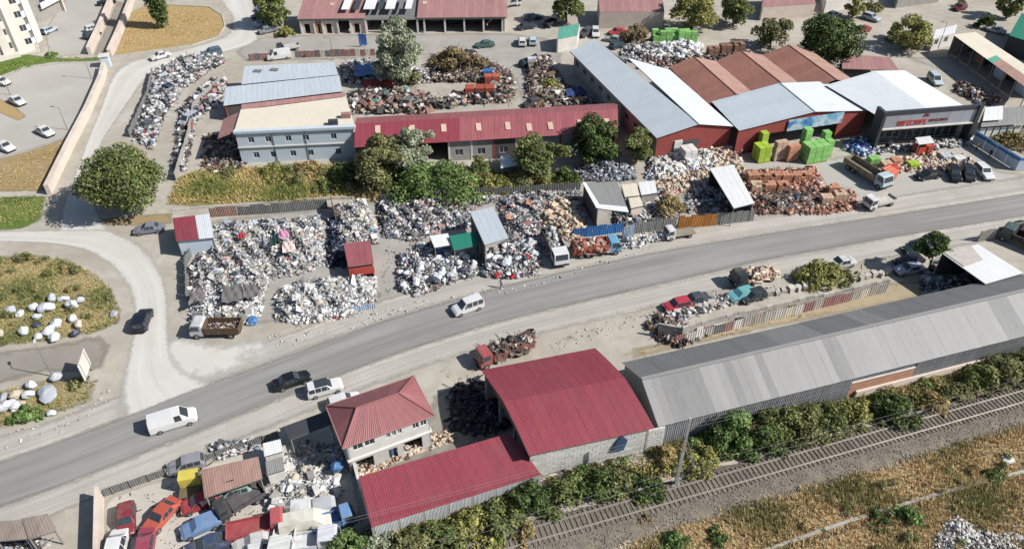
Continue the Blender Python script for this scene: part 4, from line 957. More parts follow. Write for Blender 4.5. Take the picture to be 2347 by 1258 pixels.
def car_shape(kind):
    if kind in _shape: return _shape[kind]
    Lc, Wc, st = KIND[kind]; hw = Wc / 2
    V, F = [], []; rings = []
    for x, w, zb, zr in st:
        y = hw * w; zt = zr or zb + .035; wt = hw * (.78 if zr else .86 * w); zs = .30
        rings.append([(x * Lc, s * a, b) for s, a, b in ((-1, y * .97, zs), (-1, y, .52), (-1, y * .985, zb), (-1, wt, zt), (1, wt, zt), (1, y * .985, zb), (1, y, .52), (1, y * .97, zs))])
    m = 8
    for r in rings: V += r
    for i in range(len(rings) - 1):
        for j in range(m): F.append((i * m + j, i * m + (j + 1) % m, (i + 1) * m + (j + 1) % m, (i + 1) * m + j))
    F.append(tuple(range(m))); F.append(tuple((len(rings) - 1) * m + j for j in range(m - 1, -1, -1)))
    b = MB().add(V, F)
    body = b.mesh('body')
    bm = bmesh.new(); bm.from_mesh(body)
    bmesh.ops.bevel(bm, geom=[e for e in bm.edges if e.calc_face_angle(0) > .5], offset=.035, segments=2, affect='EDGES', clamp_overlap=True); bm.to_mesh(body); bm.free()
    cab = [i for i, s in enumerate(st) if s[3]]
    def pane(quad, ins, off):
        q = [Vector(p) for p in quad]; c = sum(q, Vector()) / 4; n = (q[1] - q[0]).cross(q[3] - q[0]).normalized()
        if n.dot(c - Vector((0, 0, .9))) < 0: n = -n
        return [c + (p - c) * ins + n * off for p in q], n
    def glass(quads, name):
        g = MB()
        for q, i_, o_ in quads: p, n = pane(q, i_, o_); g.plate(p, n * .012)
        me = g.mesh(name); me.materials.append(GLASS); return me
    P = lambda i, j: rings[i][j]
    c0, c1 = cab[0], cab[-1]
    wind = glass([([P(c1, 3), P(c1, 4), P(c1 + 1, 4), P(c1 + 1, 3)], .88, .02)], 'windscreen')
    rear = glass([([P(c0, 3), P(c0, 4), P(c0 - 1, 4), P(c0 - 1, 3)], .80 if kind not in ('van',) else .5, .02)], 'rear_window')
    sides = []
    for s, (a, b_) in enumerate(((2, 3), (5, 4))):
        qs = []
        if kind == 'van':
            q0, q1 = Vector(P(c1, a)), Vector(P(c1, b_)); qs.append(([q0 + Vector((-.75, 0, .02)), q0 + Vector((.18, 0, 0)), q1 + Vector((.04, 0, 0)), q1 + Vector((-.75, 0, 0))], .84, .02))
        else:
            for i in range(c0, c1): 
                A_, B_, C_, D_ = (Vector(p) for p in (P(i, a), P(i + 1, a), P(i + 1, b_), P(i, b_)))
                if (B_ - A_).length > 1.1:
                    m1, m2 = A_.lerp(B_, .5), D_.lerp(C_, .5); qs += [([A_, m1, m2, D_], .86, .02), ([m1, B_, C_, m2], .86, .02)]
                else: qs.append(([A_, B_, C_, D_], .86, .02))
            A_, B_, C_ = Vector(P(c1, a)), Vector(P(c1 + 1, a)), Vector(P(c1, b_)); qs.append(([A_, A_.lerp(B_, .55), A_.lerp(B_, .55).lerp(C_, .55), C_], .8, .02))
        sides.append(glass(qs, 'side_window'))
    w = MB(); w.tube((0, -.1, 0), (0, .1, 0), .32, n=14); wm = w.mesh('wheel'); wm.materials.append(TYRE)
    rm = MB(); rm.tube((0, -.112, 0), (0, .112, 0), .19, n=10); rmm = rm.mesh('rim'); rmm.materials.append(RIM)
    hl = MB().box((0, 0, 0), (.06, .34, .13)).mesh('headlight'); hl.materials.append(LAMP)
    tl = MB().box((0, 0, 0), (.05, .22, .2)).mesh('tail_light'); tl.materials.append(TAIL)
    bp = MB().box((0, 0, .42), (.12, Wc * .86, .2)).mesh('bumper'); bp.materials.append(UNDER)
    _shape[kind] = (body, wind, rear, sides, wm, rmm, hl, tl, bp); return _shape[kind]
def put(name, me, parent, loc=(0, 0, 0), mat=None):
    o = bpy.data.objects.new(name, me); C.objects.link(o); o.parent = parent; o.location = loc
    if mat is not None:
        if not me.materials: me.materials.append(mat)
        o.material_slots[0].link = 'OBJECT'; o.material_slots[0].material = mat
    return o
def heading(r, f, z=.6):
    a, b = G(*r, z), G(*f, z); c = (a + b) / 2; return Vector((c.x, c.y, 0)), math.atan2(b.y - a.y, b.x - a.x)
def car(kind, r, f, col, label, old=False, group=None, cat='car', wheels=True, z=0, roofglass=False, glassless=False):
    loc, rz = heading(r, f); loc.z = z
    t = thing(cat.replace(' ', '_') if cat != 'car' else 'parked_car', loc, label, cat, group, rz)
    body, wind, rear, sides, wm, rmm, hl, tl, bp = car_shape(kind); Lc, Wc, st = KIND[kind]
    put('body', body, t, mat=paint(col, old))
    if not glassless:
        put('windscreen', wind, t); put('rear_window', rear, t)
        for s in sides: put('side_window', s, t)
    put('bumper', bp, t, (Lc * .49, 0, 0)); put('bumper', bp, t, (-Lc * .49, 0, 0))
    if wheels:
        for x in (-.3, .31):
            for y in (-1, 1):
                w = put('wheel', wm, t, (x * Lc, y * (Wc / 2 - .09), .32)); put('rim', rmm, w)
    for y in (-1, 1):
        put('headlight', hl, t, (Lc * .478, y * Wc * .33, .64)); put('tail_light', tl, t, (-Lc * .487, y * Wc * .38, .78))
    if roofglass:
        g = MB().box((-.07 * Lc, 0, max(s[3] for s in st) + .006), (Lc * .36, Wc * .74, .02)).mesh('sunroof'); g.materials.append(GLASS); put('sunroof', g, t)
    return t
def truck(r, f, L, col, label, bed='drop', bedcol=(150, 130, 110), load=None, cat='truck', W=2.2, sideh=.5, cabL=None, old=True, name=None):
    """cab, chassis, bed with boards, wheels; the nose points from r to f"""
    loc, rz = heading(r, f); t = thing(name or cat.replace(' ', '_'), loc, label, cat, None, rz); h = W / 2; k = W / 2.2
    cl = cabL or 1.7 * k; x1 = L / 2; x0 = x1 - cl; zf = .75 * k; H = 2.35 * k
    pm = paint(col, old); bmx = MAT('bed_%d_%d_%d' % bedcol, A(*bedcol), .2, 1.5, .8, dirt=.35)
    P = lambda x, y, z: (x, y, z)
    pr = [(x0, zf - .2), (x1 - .05, zf - .2), (x1, zf + .1), (x1 - .02, zf + .6 * k), (x1 - .30 * k, H - .08), (x1 - .55 * k, H), (x0 + .08, H), (x0, H - .15)]
    b = MB().plate([(x, -h * .95, z) for x, z in pr], (0, W * .95, 0)); me = b.mesh('cab'); put('cab', me, t, mat=pm)
    g = MB().plate([(x1 - .03, -h * .82, zf + .68 * k), (x1 - .03, h * .82, zf + .68 * k), (x1 - .27 * k, h * .78, H - .14), (x1 - .27 * k, -h * .78, H - .14)], (.03, 0, .012)).build('windscreen', GLASS, t)
    for s in (-1, 1):
        MB().plate([(x0 + .35, s * h * .951, zf + .7 * k), (x1 - .15, s * h * .951, zf + .7 * k), (x1 - .36 * k, s * h * .951, H - .16), (x0 + .35, s * h * .951, H - .16)], (0, s * .02, 0)).build('side_window', GLASS, t)
        MB().box((x1 + .02, s * h * .68, zf + .15), (.06, .3, .18)).build('headlight', LAMP, t)
        MB().box((x1 - .2, s * (h + .12), zf + .9 * k), (.06, .2, .34)).build('mirror', UNDER, t)
    MB().box((x1 + .01, 0, zf - .12), (.14, W * .95, .22)).build('bumper', UNDER, t)
    MB().box((-.2, 0, .6 * k), (L - .6, W * .45, .2)).build('chassis', UNDER, t)
    wm = MB().tube((0, -.13, 0), (0, .13, 0), .44 * k, n=14).mesh('wheel'); wm.materials.append(TYRE); rm = MB().tube((0, -.142, 0), (0, .142, 0), .24 * k, n=10).mesh('rim'); rm.materials.append(RIM)
    for x in (x1 - .8 * k, -L / 2 + 1.2 * k) + ((-L / 2 + 2.25 * k,) if L > 7 else ()):
        for s in (-1, 1): w = put('wheel', wm, t, (x, s * (h - .16), .44 * k)); put('rim', rm, w)
    xb0, xb1 = -L / 2, x0 - .12; zb = .98 * k
    MB().box(((xb0 + xb1) / 2, 0, zb - .05), (xb1 - xb0, W, .12)).build('bed_floor', bmx, t)
    if bed != 'flat':
        n = max(2, round((xb1 - xb0) / 1.4))
        for s in (-1, 1):
            for i in range(n): MB().box((xb0 + (xb1 - xb0) * (i + .5) / n, s * (h - .04), zb + .015 + sideh / 2), ((xb1 - xb0) / n - .04, .07, sideh)).build('side_board', bmx, t)
        for x in (xb0 + .04, xb1 - .04): MB().box((x, 0, zb + .015 + sideh / 2), (.07, W - .18, sideh)).build('end_board', bmx, t)
    return t, loc, rz, (xb0, xb1, zb, W)

W0, K0, G0 = (232, 232, 230), (30, 32, 38), (150, 156, 162)
# on the roads
car('van', (350, 978), (444, 950), W0, 'white panel van driving on the grey road at the lower left', cat='van')
car('sedan', (630, 884), (708, 858), K0, 'black saloon driving on the road ahead of the white car')
car('suv', (704, 900), (784, 878), W0, 'white car with black roof and windows on the road edge above the hip roofed house', roofglass=True)
car('small_van', (1102, 692), (1040, 714), W0, 'white minivan driving left in the middle of the main road', cat='minivan')
car('suv', (318, 756), (336, 712), (34, 40, 52), 'dark blue car turning on the pale side road')
car('hatchback', (765, 926), (812, 912), W0, 'white car half hidden behind the hip roofed house')
car('sedan', (372, 520), (310, 528), (140, 142, 152), 'grey saloon parked on the verge left of the red and grey hut')
# car park on the left
car('sedan', (86, 292), (120, 310), W0, 'white saloon at the corner of the car park by the lamp post')
car('sedan', (22, 222), (56, 240), W0, 'white saloon by the brown island of the car park')
car('sedan', (-8, 325), (32, 346), W0, 'white saloon lowest on the left edge of the car park')
car('hatchback', (-12, 182), (20, 192), W0, 'white car cut by the left edge above the brown island')
car('sedan', (388, 122), (346, 134), W0, 'white saloon driving on the lane below the tan lawn')
car('suv', (505, 116), (464, 126), (96, 116, 130), 'blue grey car with things tied on its roof on the lane')
car('hatchback', (204, 68), (226, 62), W0, 'white car parked inside the walled upper car park', z=0)
car('hatchback', (200, 84), (222, 76), (60, 66, 74), 'dark grey car parked beside a white one at the lane wall')
car('hatchback', (96, 36), (122, 26), W0, 'white car parked under the grey apartment block')
car('hatchback', (102, 74), (124, 64), (196, 208, 220), 'pale blue car parked close to the cream tower')
car('sedan', (226, 8), (262, 2), K0, 'black car in shade at the upper end of the walled lane')
# shops
car('van', (662, 126), (616, 132), W0, 'white minibus parked behind the twin grey sheds', cat='van')
truck((686, 106), (636, 116), 5.0, (60, 62, 66), 'dark pickup with a white rear parked by the white minibus', 'drop', (200, 200, 198), cat='pickup', W=1.8, sideh=.45)
car('sedan', (1132, 100), (1090, 104), (84, 116, 108), 'green saloon standing on the paved yard below the garages')
car('sedan', (1056, 128), (1086, 118), (50, 56, 64), 'dark car at the edge of the rusty brush')
car('hatchback', (1196, 148), (1222, 140), (48, 58, 70), 'dark car beside the yard fence left of the long warehouse')
car('suv', (1198, 108), (1196, 84), W0, 'white car facing the camera beside a pale one in the yard')
car('suv', (1222, 106), (1220, 82), (196, 214, 222), 'pale blue car facing the camera next to a white one')
car('sedan', (1186, 64), (1226, 58), (52, 60, 72), 'dark blue saloon in the shade at the top centre')
car('sedan', (1200, 44), (1246, 36), (56, 70, 86), 'blue car under the trees at the top centre')
truck((1150, 14), (1194, 6), 4.8, W0, 'white pickup right of the garage row', 'drop', (190, 188, 184), cat='pickup', W=1.8)
truck((1246, 62), (1282, 44), 5.4, W0, 'white cabbed lorry with a dark bed under the trees', 'drop', (50, 52, 56), cat='truck', W=1.9)
car('suv', (1354, 70), (1330, 82), (96, 90, 92), 'grey car beside the white one near the pinkish workshop')
car('suv', (1364, 66), (1366, 86), (222, 222, 220), 'white car facing the camera below the pinkish workshop')
car('sedan', (1428, 70), (1400, 76), (190, 70, 74), 'red car behind grey ones below the pinkish workshop')
car('sedan', (1422, 92), (1392, 88), (170, 178, 178), 'grey car among scrap below the pinkish workshop')
car('hatchback', (1400, 108), (1432, 100), (60, 76, 84), 'dark teal car beside the roof of the long warehouse')
for i, (r, f, c, l) in enumerate((((590, 22), (620, 14), (110, 136, 164), 'blue car topmost by the trees left of the garages'), ((582, 40), (612, 34), (60, 64, 72), 'dark car second from the top left of the garages'),
    ((592, 58), (620, 50), (180, 190, 200), 'silver car third from the top left of the garages'), ((600, 72), (628, 66), (150, 152, 156), 'grey car lowest in the row left of the garages'), ((600, 6), (630, 0), (46, 54, 66), 'dark blue car at the top edge left of the garages'))):
    car('sedan', r, f, c, l, group='cars parked by the trees left of the garages')
# right
car('suv', (1982, 36), (2012, 46), (196, 204, 210), 'silver car parked between trees at the upper right')
car('sedan', (1996, 62), (1962, 74), (184, 60, 66), 'red car parked below the silver one at the upper right')
car('sedan', (1896, 38), (1924, 30), (190, 196, 200), 'silver car half hidden behind the big round tree')
car('hatchback', (2214, 14), (2186, 22), (120, 40, 46), 'dark red car at the upper right yard')
car('small_van', (2126, 166), (2160, 202), (200, 216, 220), 'pale grey minivan parked above the white store roof', cat='minivan')
car('sedan', (2294, 72), (2270, 66), (196, 202, 210), 'pale car beside the cream shed at the upper right')
for i, (r, f, k, c, l) in enumerate((((2158, 396), (2096, 406), 'sedan', K0, 'black saloon parked lengthwise before the store'), ((2180, 386), (2192, 412), 'suv', (26, 30, 34), 'black car nose out, second from left before the store'),
    ((2212, 384), (2224, 412), 'suv', (34, 38, 42), 'black car nose out beside the white one before the store'), ((2242, 382), (2268, 408), 'suv', W0, 'white car at the right end of the row before the store'))):
    car(k, r, f, c, l, group='cars parked in front of the store')
truck((1912, 352), (2068, 452), 9.0, (196, 214, 222), 'long dropside lorry with a pale blue cab delivering orange boxes by the store', 'drop', (150, 138, 118), cat='truck', W=2.4, sideh=.8)
truck((2062, 452), (1968, 478), 5.6, W0, 'white small lorry loaded with pale rubble at the roadside', 'drop', (214, 208, 198), cat='truck', W=2.0, sideh=.35)
truck((1598, 528), (1516, 542), 4.8, W0, 'small white flatbed truck parked before the orange fence', 'flat', (160, 150, 132), cat='truck', W=1.8)
L1 = truck((1256, 540), (1288, 608), 7.6, W0, 'white van fronted lorry heaped with scrap facing the road', 'drop', (110, 104, 98), cat='truck', W=2.3, sideh=1.2, cabL=2.2)
L2 = truck((1302, 580), (1428, 566), 7.2, (110, 170, 200), 'old lorry with a light blue cab and rusty red loaded bed', 'drop', (170, 92, 78), cat='truck', W=2.2, sideh=1.2)
L4 = truck((556, 756), (440, 758), 6.4, (214, 218, 218), 'old tipper lorry with a rusty brown bed at the foot of the white heap', 'drop', (104, 82, 64), cat='truck', W=2.2, sideh=.9)
L3 = truck((1790, 622), (1664, 652), 7.0, (40, 52, 60), 'dark bonneted lorry with a white framed windscreen and a sandy load', 'drop', (190, 168, 140), cat='truck', W=2.2, sideh=.3)
car('hatchback', (1580, 692), (1524, 706), (190, 56, 76), 'bright crimson car by the scrap wall right of the road', True)
car('sedan', (1620, 680), (1562, 694), (66, 76, 84), 'dark grey old car behind the crimson one', True)
car('hatchback', (1722, 668), (1674, 682), (110, 180, 186), 'faded turquoise car wreck at the scrap wall', True, glassless=True)
car('hatchback', (1744, 672), (1706, 684), (40, 52, 58), 'black car wreck beside the turquoise one', True)
car('sedan', (2122, 562), (2078, 574), (30, 52, 56), 'dark green saloon parked in the shade of the small dark tree')
car('suv', (2146, 550), (2106, 560), (54, 60, 72), 'dark blue car parked behind the green saloon')
car('sedan', (2108, 592), (2060, 602), (38, 36, 48), 'dark purple car in front of the small dark tree')
car('sedan', (2108, 612), (2060, 620), (190, 190, 200), 'silver car half in shade at the yard corner')
truck((2380, 570), (2306, 540), 6.5, (60, 88, 92), 'dark green lorry cut by the right edge', 'drop', (70, 60, 58), cat='truck', W=2.3, sideh=.8)
car('sedan', (2356, 516), (2310, 528), K0, 'black car at the roadside on the right edge')
car('sedan', (1950, 598), (1905, 606), (214, 214, 212), 'white car hidden behind the green bush beside the road', True)
L5 = truck((1216, 786), (1094, 832), 7.6, (176, 92, 92), 'old red lorry piled with rusty scrap beside the barrel roofed hall', 'drop', (142, 92, 84), cat='truck', W=2.2, sideh=.8)
# dismantling yard, lower left
car('hatchback', (290, 1158), (290, 1222), (140, 52, 62), 'maroon stripped car against the pink yard wall', True)
car('sedan', (398, 1150), (342, 1212), (200, 92, 76), 'orange red saloon in the middle of the dismantling yard', True)
car('hatchback', (330, 1270), (338, 1218), (164, 70, 92), 'dusty pink red car at the bottom of the dismantling yard', True)
car('small_van', (262, 1280), (274, 1228), W0, 'white van at the bottom left corner of the dismantling yard', True, cat='van')
truck((592, 1128), (506, 1178), 5.2, (70, 72, 74), 'black pickup with an open stripped nose in the yard', 'drop', (96, 92, 96), cat='pickup', W=1.9, sideh=.4)
truck((436, 1134), (440, 1098), 3.0, (228, 210, 96), 'yellow lorry cab standing on its own beside the rusty shed', 'flat', (120, 110, 80), cat='truck', W=2.1)
car('hatchback', (480, 1142), (436, 1158), (176, 66, 72), 'red car front lying between the yellow cab and the rusty shed', True)
car('hatchback', (560, 1118), (506, 1132), (150, 176, 166), 'pale green car under the edge of the rusty shed', True)
truck((530, 1222), (650, 1196), 6.0, (190, 96, 98), 'red lorry with an open frame behind the white trucks', 'drop', (176, 84, 86), cat='truck', W=2.0, sideh=.4)
car('sedan', (510, 1238), (440, 1262), (60, 76, 104), 'dark blue car low in the dismantling yard', True)
truck((660, 1204), (648, 1262), 6.2, (232, 234, 228), 'white box lorry standing nose down at the bottom of the yard', 'drop', (226, 226, 220), cat='truck', W=2.2, sideh=.5, cabL=2.4)
car('van', (668, 1206), (736, 1192), (226, 222, 208), 'cream van shell behind the white pickup', True, cat='van', glassless=True)
truck((686, 1246), (764, 1236), 4.9, (232, 234, 238), 'white double cab pickup at the bottom of the yard', 'drop', (222, 224, 226), cat='pickup', W=1.85, sideh=.45, cabL=2.2, old=False)
truck((736, 1204), (792, 1186), 4.4, (120, 160, 208), 'light blue small lorry in the shade of the red shed', 'drop', (96, 140, 190), cat='truck', W=1.8, sideh=.5)
car('hatchback', (448, 1058), (404, 1070), (150, 150, 158), 'silver car parked outside the yard fence', True)
car('sedan', (612, 1236), (556, 1252), (216, 216, 212), 'white stripped saloon in front of the red lorry', True, glassless=True)
car('hatchback', (700, 1164), (650, 1172), (224, 224, 222), 'white car shell at the foot of the white plastic scrap', True, glassless=True)
car('hatchback', (744, 1160), (708, 1168), (196, 200, 206), 'pale car shell right of the white shell at the plastic scrap', True, glassless=True)
car('sedan', (452, 150), (412, 160), (206, 210, 214), 'silver car at the upper end of the roadside scrap', True)
car('hatchback', (386, 176), (352, 188), (214, 216, 218), 'white wreck among the roadside scrap', True)
car('hatchback', (396, 206), (372, 196), (52, 66, 92), 'dark blue wreck among the roadside scrap', True)
car('small_van', (446, 268), (418, 284), (186, 192, 198), 'grey van wreck behind the concrete fence', True, cat='van')
car('sedan', (352, 282), (318, 296), (88, 92, 98), 'dark grey wreck low in the roadside scrap', True)
truck((1226, 172), (1216, 138), 5.5, (214, 222, 228), 'white small lorry in the yard left of the long warehouse', 'drop', (150, 140, 128), cat='truck', W=1.9)
car('hatchback', (1232, 232), (1206, 240), (70, 66, 64), 'dark wreck in the scrap before the long warehouse', True)
car('hatchback', (478, 1196), (440, 1212), (120, 150, 190), 'light blue car shell in the open middle of the dismantling yard', True, glassless=True)
car('sedan', (600, 1262), (560, 1276), (226, 226, 224), 'white car cut by the lower edge of the dismantling yard', True)
# ------------------------------------------------------------------ sheds, awnings and fences of the scrap yards
def canopy(name, label, cat, pts, mat, sides='', wall=None, post=True, w=1.0, pick=None, sink=0.0):
    """roof over four pixel corners (px, py, z): near left, near right, far right, far left; sides lists walled edges f r b l"""
    q = [G(*p) for p in pts]; base = flat(q[0]); t = thing(name, base, label, cat)
    rquad(t, base, (q[0], q[1], q[2], q[3]), mat, w=w, pick=pick)
    c = sum(q, Vector()) / 4; s = [c + (p - c) * .94 for p in q]
    for k, (i, j) in zip('frbl', ((0, 1), (1, 2), (2, 3), (3, 0))):
        if k in sides: wallseg(t, base, flat(s[i]), flat(s[j]), 0, (s[i].z - .08, s[j].z - .08), .1, wall or W_grey, name='wall')
    if post: posts(t, base, [(p.x, p.y, p.z - .05) for p in s])
    e = MB()
    for i in range(4): e.tube(q[i] - Vector((0, 0, .06)), q[(i + 1) % 4] - Vector((0, 0, .06)), .05, n=4)
    e.build('roof_rim', M_steel, t, base=base)
    return t, q, base
t, q, b_ = canopy('hut', 'small hut with half red and half grey sheet roof beside the white scrap heap', 'hut', [(404, 553, 3), (490, 545, 3), (480, 490, 3), (396, 500, 3)], M_red, 'frbl', W_blue, pick=lambda i, n: M_red if i < n / 2 else M_bluel)
t, q, b_ = canopy('container', 'red site container with open front among the white scrap', 'container', [(798, 612, 2.6), (856, 604, 2.6), (848, 552, 2.6), (787, 558, 2.6)], M_redp, 'rbl', W_brick, False)
MB().wall(flat(q[0]).to_2d(), flat(q[1]).to_2d(), .9, 2.2, .08).build('front_panel', MAT('red_panel', A(200, 84, 72), .1), t, base=b_)
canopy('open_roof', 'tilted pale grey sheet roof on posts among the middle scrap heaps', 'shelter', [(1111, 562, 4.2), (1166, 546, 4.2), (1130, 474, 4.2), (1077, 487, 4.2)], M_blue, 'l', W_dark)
canopy('awning', 'green cloth awning below the tilted grey roof', 'awning', [(1040, 574, 2.9), (1102, 560, 2.9), (1092, 530, 3.3), (1030, 541, 3.3)], M_green, '', w=2)
canopy('awning', 'white patched awning left of the green one', 'awning', [(996, 568, 2.8), (1036, 561, 2.8), (1026, 535, 2.9), (984, 541, 2.9)], M_white, '', w=1.4)
t, q, b_ = canopy('open_roof', 'wide grey sheet roof with a folded white edge by the heap of metal', 'shelter', [(1368, 478, 3.8), (1441, 487, 3.8), (1414, 416, 3.8), (1336, 420, 3.8)], M_greyl, 'l', W_dark)
plate(t, b_, [q[0] + Vector((0, -.1, .06)), q[1] + Vector((0, -.1, .06)), q[1].lerp(q[2], .16) + Vector((0, 0, .07)), q[0].lerp(q[3], .16) + Vector((0, 0, .07))], (0, 0, .03), M_white, 'edge_sheet')
plate(t, b_, [q[0] + Vector((-.1, 0, .1)), q[0].lerp(q[1], .16) + Vector((0, 0, .11)), q[3].lerp(q[2], .08) + Vector((0, 0, .11)), q[3] + Vector((-.1, 0, .1))], (0, 0, .03), M_white, 'edge_sheet')
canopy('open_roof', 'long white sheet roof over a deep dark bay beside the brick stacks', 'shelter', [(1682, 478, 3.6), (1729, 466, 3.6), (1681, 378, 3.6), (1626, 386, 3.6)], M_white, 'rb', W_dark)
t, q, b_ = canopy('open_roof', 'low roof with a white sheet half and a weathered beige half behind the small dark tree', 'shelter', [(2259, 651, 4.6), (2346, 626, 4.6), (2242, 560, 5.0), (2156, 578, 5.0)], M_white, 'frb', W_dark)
plate(t, b_, [q[3] + Vector((.3, -.1, .07)), q[3].lerp(q[0], .48) + Vector((.3, 0, .07)), q[3].lerp(q[0], .5).lerp(q[2].lerp(q[1], .4), .6) + Vector((0, 0, .09)), q[3].lerp(q[2], .8) + Vector((0, 0, .09))], (0, 0, .04), M_rust if 0 else W_block, 'old_sheet')
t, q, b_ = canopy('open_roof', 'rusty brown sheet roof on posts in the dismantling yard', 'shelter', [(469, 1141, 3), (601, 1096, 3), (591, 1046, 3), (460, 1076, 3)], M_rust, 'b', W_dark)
plate(t, b_, [q[0].lerp(q[2], .35) + Vector((0, 0, .08)), q[0].lerp(q[2], .5) + Vector((.3, -.5, .08)), q[0].lerp(q[2], .5) + Vector((.3, -.35, .08))], (0, 0, .03), UNDER, 'tear')
canopy('shack', 'white roofed shack right of the rusty roof', 'shack', [(606, 1046, 2.6), (648, 1034, 2.6), (642, 1006, 2.6), (602, 1016, 2.6)], M_white, 'frbl', W_white, False)
canopy('shack', 'pale shack roof in front of the white roofed shack', 'shack', [(612, 1088, 2.4), (652, 1076, 2.4), (646, 1046, 2.4), (608, 1058, 2.4)], M_greyl, 'frbl', W_white, False)
M_btarp = streak_mat('brown_tarp', A(156, 142, 130), .2, .8, 0, .2, A(190, 180, 170))
canopy('shack', 'brown tarpaulin roofed shack at the lower left edge', 'shack', [(66, 1236, 2.4), (128, 1216, 2.4), (108, 1176, 2.4), (50, 1188, 2.4)], M_btarp, 'bl', W_dark)
canopy('shack', 'brown tarpaulin roofed shack cut by the lower left edge', 'shack', [(-10, 1240, 2.4), (62, 1234, 2.4), (48, 1190, 2.4), (-20, 1196, 2.4)], M_btarp, 'bl', W_dark)
canopy('hut', 'beige flat roofed hut right of the wide grey roof', 'hut', [(1432, 452, 2.5), (1466, 448, 2.5), (1458, 420, 2.5), (1424, 424, 2.5)], M_cream, 'frbl', W_pinkw, False)
canopy('hut', 'white flat roofed hut next to the beige one', 'hut', [(1470, 448, 2.5), (1506, 442, 2.5), (1500, 414, 2.5), (1462, 418, 2.5)], M_white, 'frbl', W_grey, False)
canopy('hut', 'small pale kiosk below the beige hut', 'hut', [(1446, 478, 2.2), (1474, 472, 2.2), (1466, 450, 2.2), (1440, 454, 2.2)], M_cream, 'frbl', W_pinkw, False)
canopy('lean_to', 'small white lean-to at the foot of the red workshop', 'shelter', [(1148, 386, 2.0), (1196, 378, 2.0), (1192, 352, 2.2), (1146, 356, 2.2)], M_white, 'rb', W_dark)
canopy('lean_to', 'dark netted roof beside the house', 'shelter', [(664, 1008, 3.0), (762, 970, 3.0), (752, 940, 3.2), (648, 978, 3.2)], streak_mat('dark_net', A(60, 64, 70), .15), '', w=2)
canopy('lean_to', 'small brown tiled roof beside the big round tree', 'shelter', [(1930, 158, 2.6), (2060, 162, 2.6), (2040, 132, 3.0), (1930, 124, 3.0)], M_pink, 'b', W_dark)

def fence(pxs, h, mat, label, w=1.1, tilt=.02, name='fence', cat='fence', pick=None, lean=0.0):
    P = [G(*p) for p in pxs]; base = flat(P[0]); t = thing(name, base, label, cat)
    for a, b in zip(P, P[1:]):
        L = (b - a).length; n = max(1, round(L / w)); d = (b - a).normalized()
        for i in range(n):
            hh = h * random.uniform(.9, 1.06); p, r = a.lerp(b, (i + .01) / n), a.lerp(b, (i + .985) / n)
            corr_wall(t, base, p, r, 0.02, hh, mat, L / n, 'fence_sheet', pick=pick)
        for i in range(0, n + 1, 2): c = a.lerp(b, min(1, i / n)); MB().box((c.x - d.y * .07, c.y + d.x * .07, h / 2), (.08, .08, h + .1)).build('post', M_post, t, base=base)
    return t
M_or = streak_mat('orange_sheet', A(206, 136, 62), .12, .6, 0, .12, A(180, 140, 90))
M_bl = streak_mat('blue_sheet', A(58, 122, 190), .12, .6, 0, .08, A(120, 140, 160))
M_pbl = streak_mat('pale_blue_sheet', A(176, 194, 214), .08, .6, 0, .05, A(150, 150, 150))
fence([(1552, 524), (1640, 517)], 2.3, M_or, 'orange metal fence panels beside the road')
fence([(1640, 516), (1726, 506)], 2.2, M_greyl, 'grey corrugated fence right of the orange panels')
fence([(1452, 536), (1548, 524)], 2.0, M_greyl, 'pale grey leaning fence left of the orange panels')
fence([(1312, 546), (1372, 540), (1426, 532)], 1.9, M_bl, 'bright blue metal fence behind the old lorry')
fence([(1426, 548), (1452, 544)], 2.4, M_pbl, 'bluish white sheet screen at the end of the blue fence')
fence([(765, 724), (862, 706)], 1.0, M_pbl, 'low pale blue barrier at the foot of the white scrap by the road')
fence([(484, 498), (545, 494)], 1.8, M_rust, 'rust brown fence behind the white scrap heap')
fence([(548, 494), (640, 488), (752, 478)], 1.8, M_greyd, 'grey back fence behind the white scrap heap')
fence([(762, 476), (770, 510)], 2.4, M_pink, 'dark red board wall between the two scrap yards')
fence([(872, 462), (1010, 452), (1160, 446), (1330, 436)], 1.5, M_greyd, 'weathered back fence of the middle scrap yard')
fence([(432, 690), (428, 610), (455, 560)], 1.6, M_corr if 0 else M_greyd, 'dark leaning fence along the left side of the scrap heap')
fence([(640, 1002), (462, 1062), (240, 1138)], 1.2, M_greyd, 'low grey fence between the dismantling yard and the road', w=.9)
fence([(2240, 555), (2300, 540), (2360, 522)], 2.0, W_block, 'board fence between the pale roof and the road', w=.8)
fence([(300, 315), (340, 225), (352, 170)], 1.6, M_greyd, 'grey sheet fence along the roadside scrap by the lane')
fence([(405, 415), (432, 330), (446, 255), (520, 178)], 1.8, W_grey, 'pale concrete fence between roadside scrap and the grey sheds', w=2.0)
fence([(572, 140), (700, 132), (860, 128)], 1.6, M_pink, 'patched fence of rusty and grey sheets behind the grey sheds', pick=lambda i, n: random.choice((M_pink, M_greyd, M_cream, M_rust)))
boundary([(234, 1300), (236, 1142)], 2.1, .35, 'pinkish white wall on the left of the dismantling yard')
boundary([(800, 1020), (822, 1105), (850, 1205)], 1.8, .35, 'white wall between the house and the dismantling yard', W_white)
boundary([(1190, 1086), (1000, 1130), (862, 1180)], .01, .02, 'low strip at the shed foot', W_white) if 0 else None

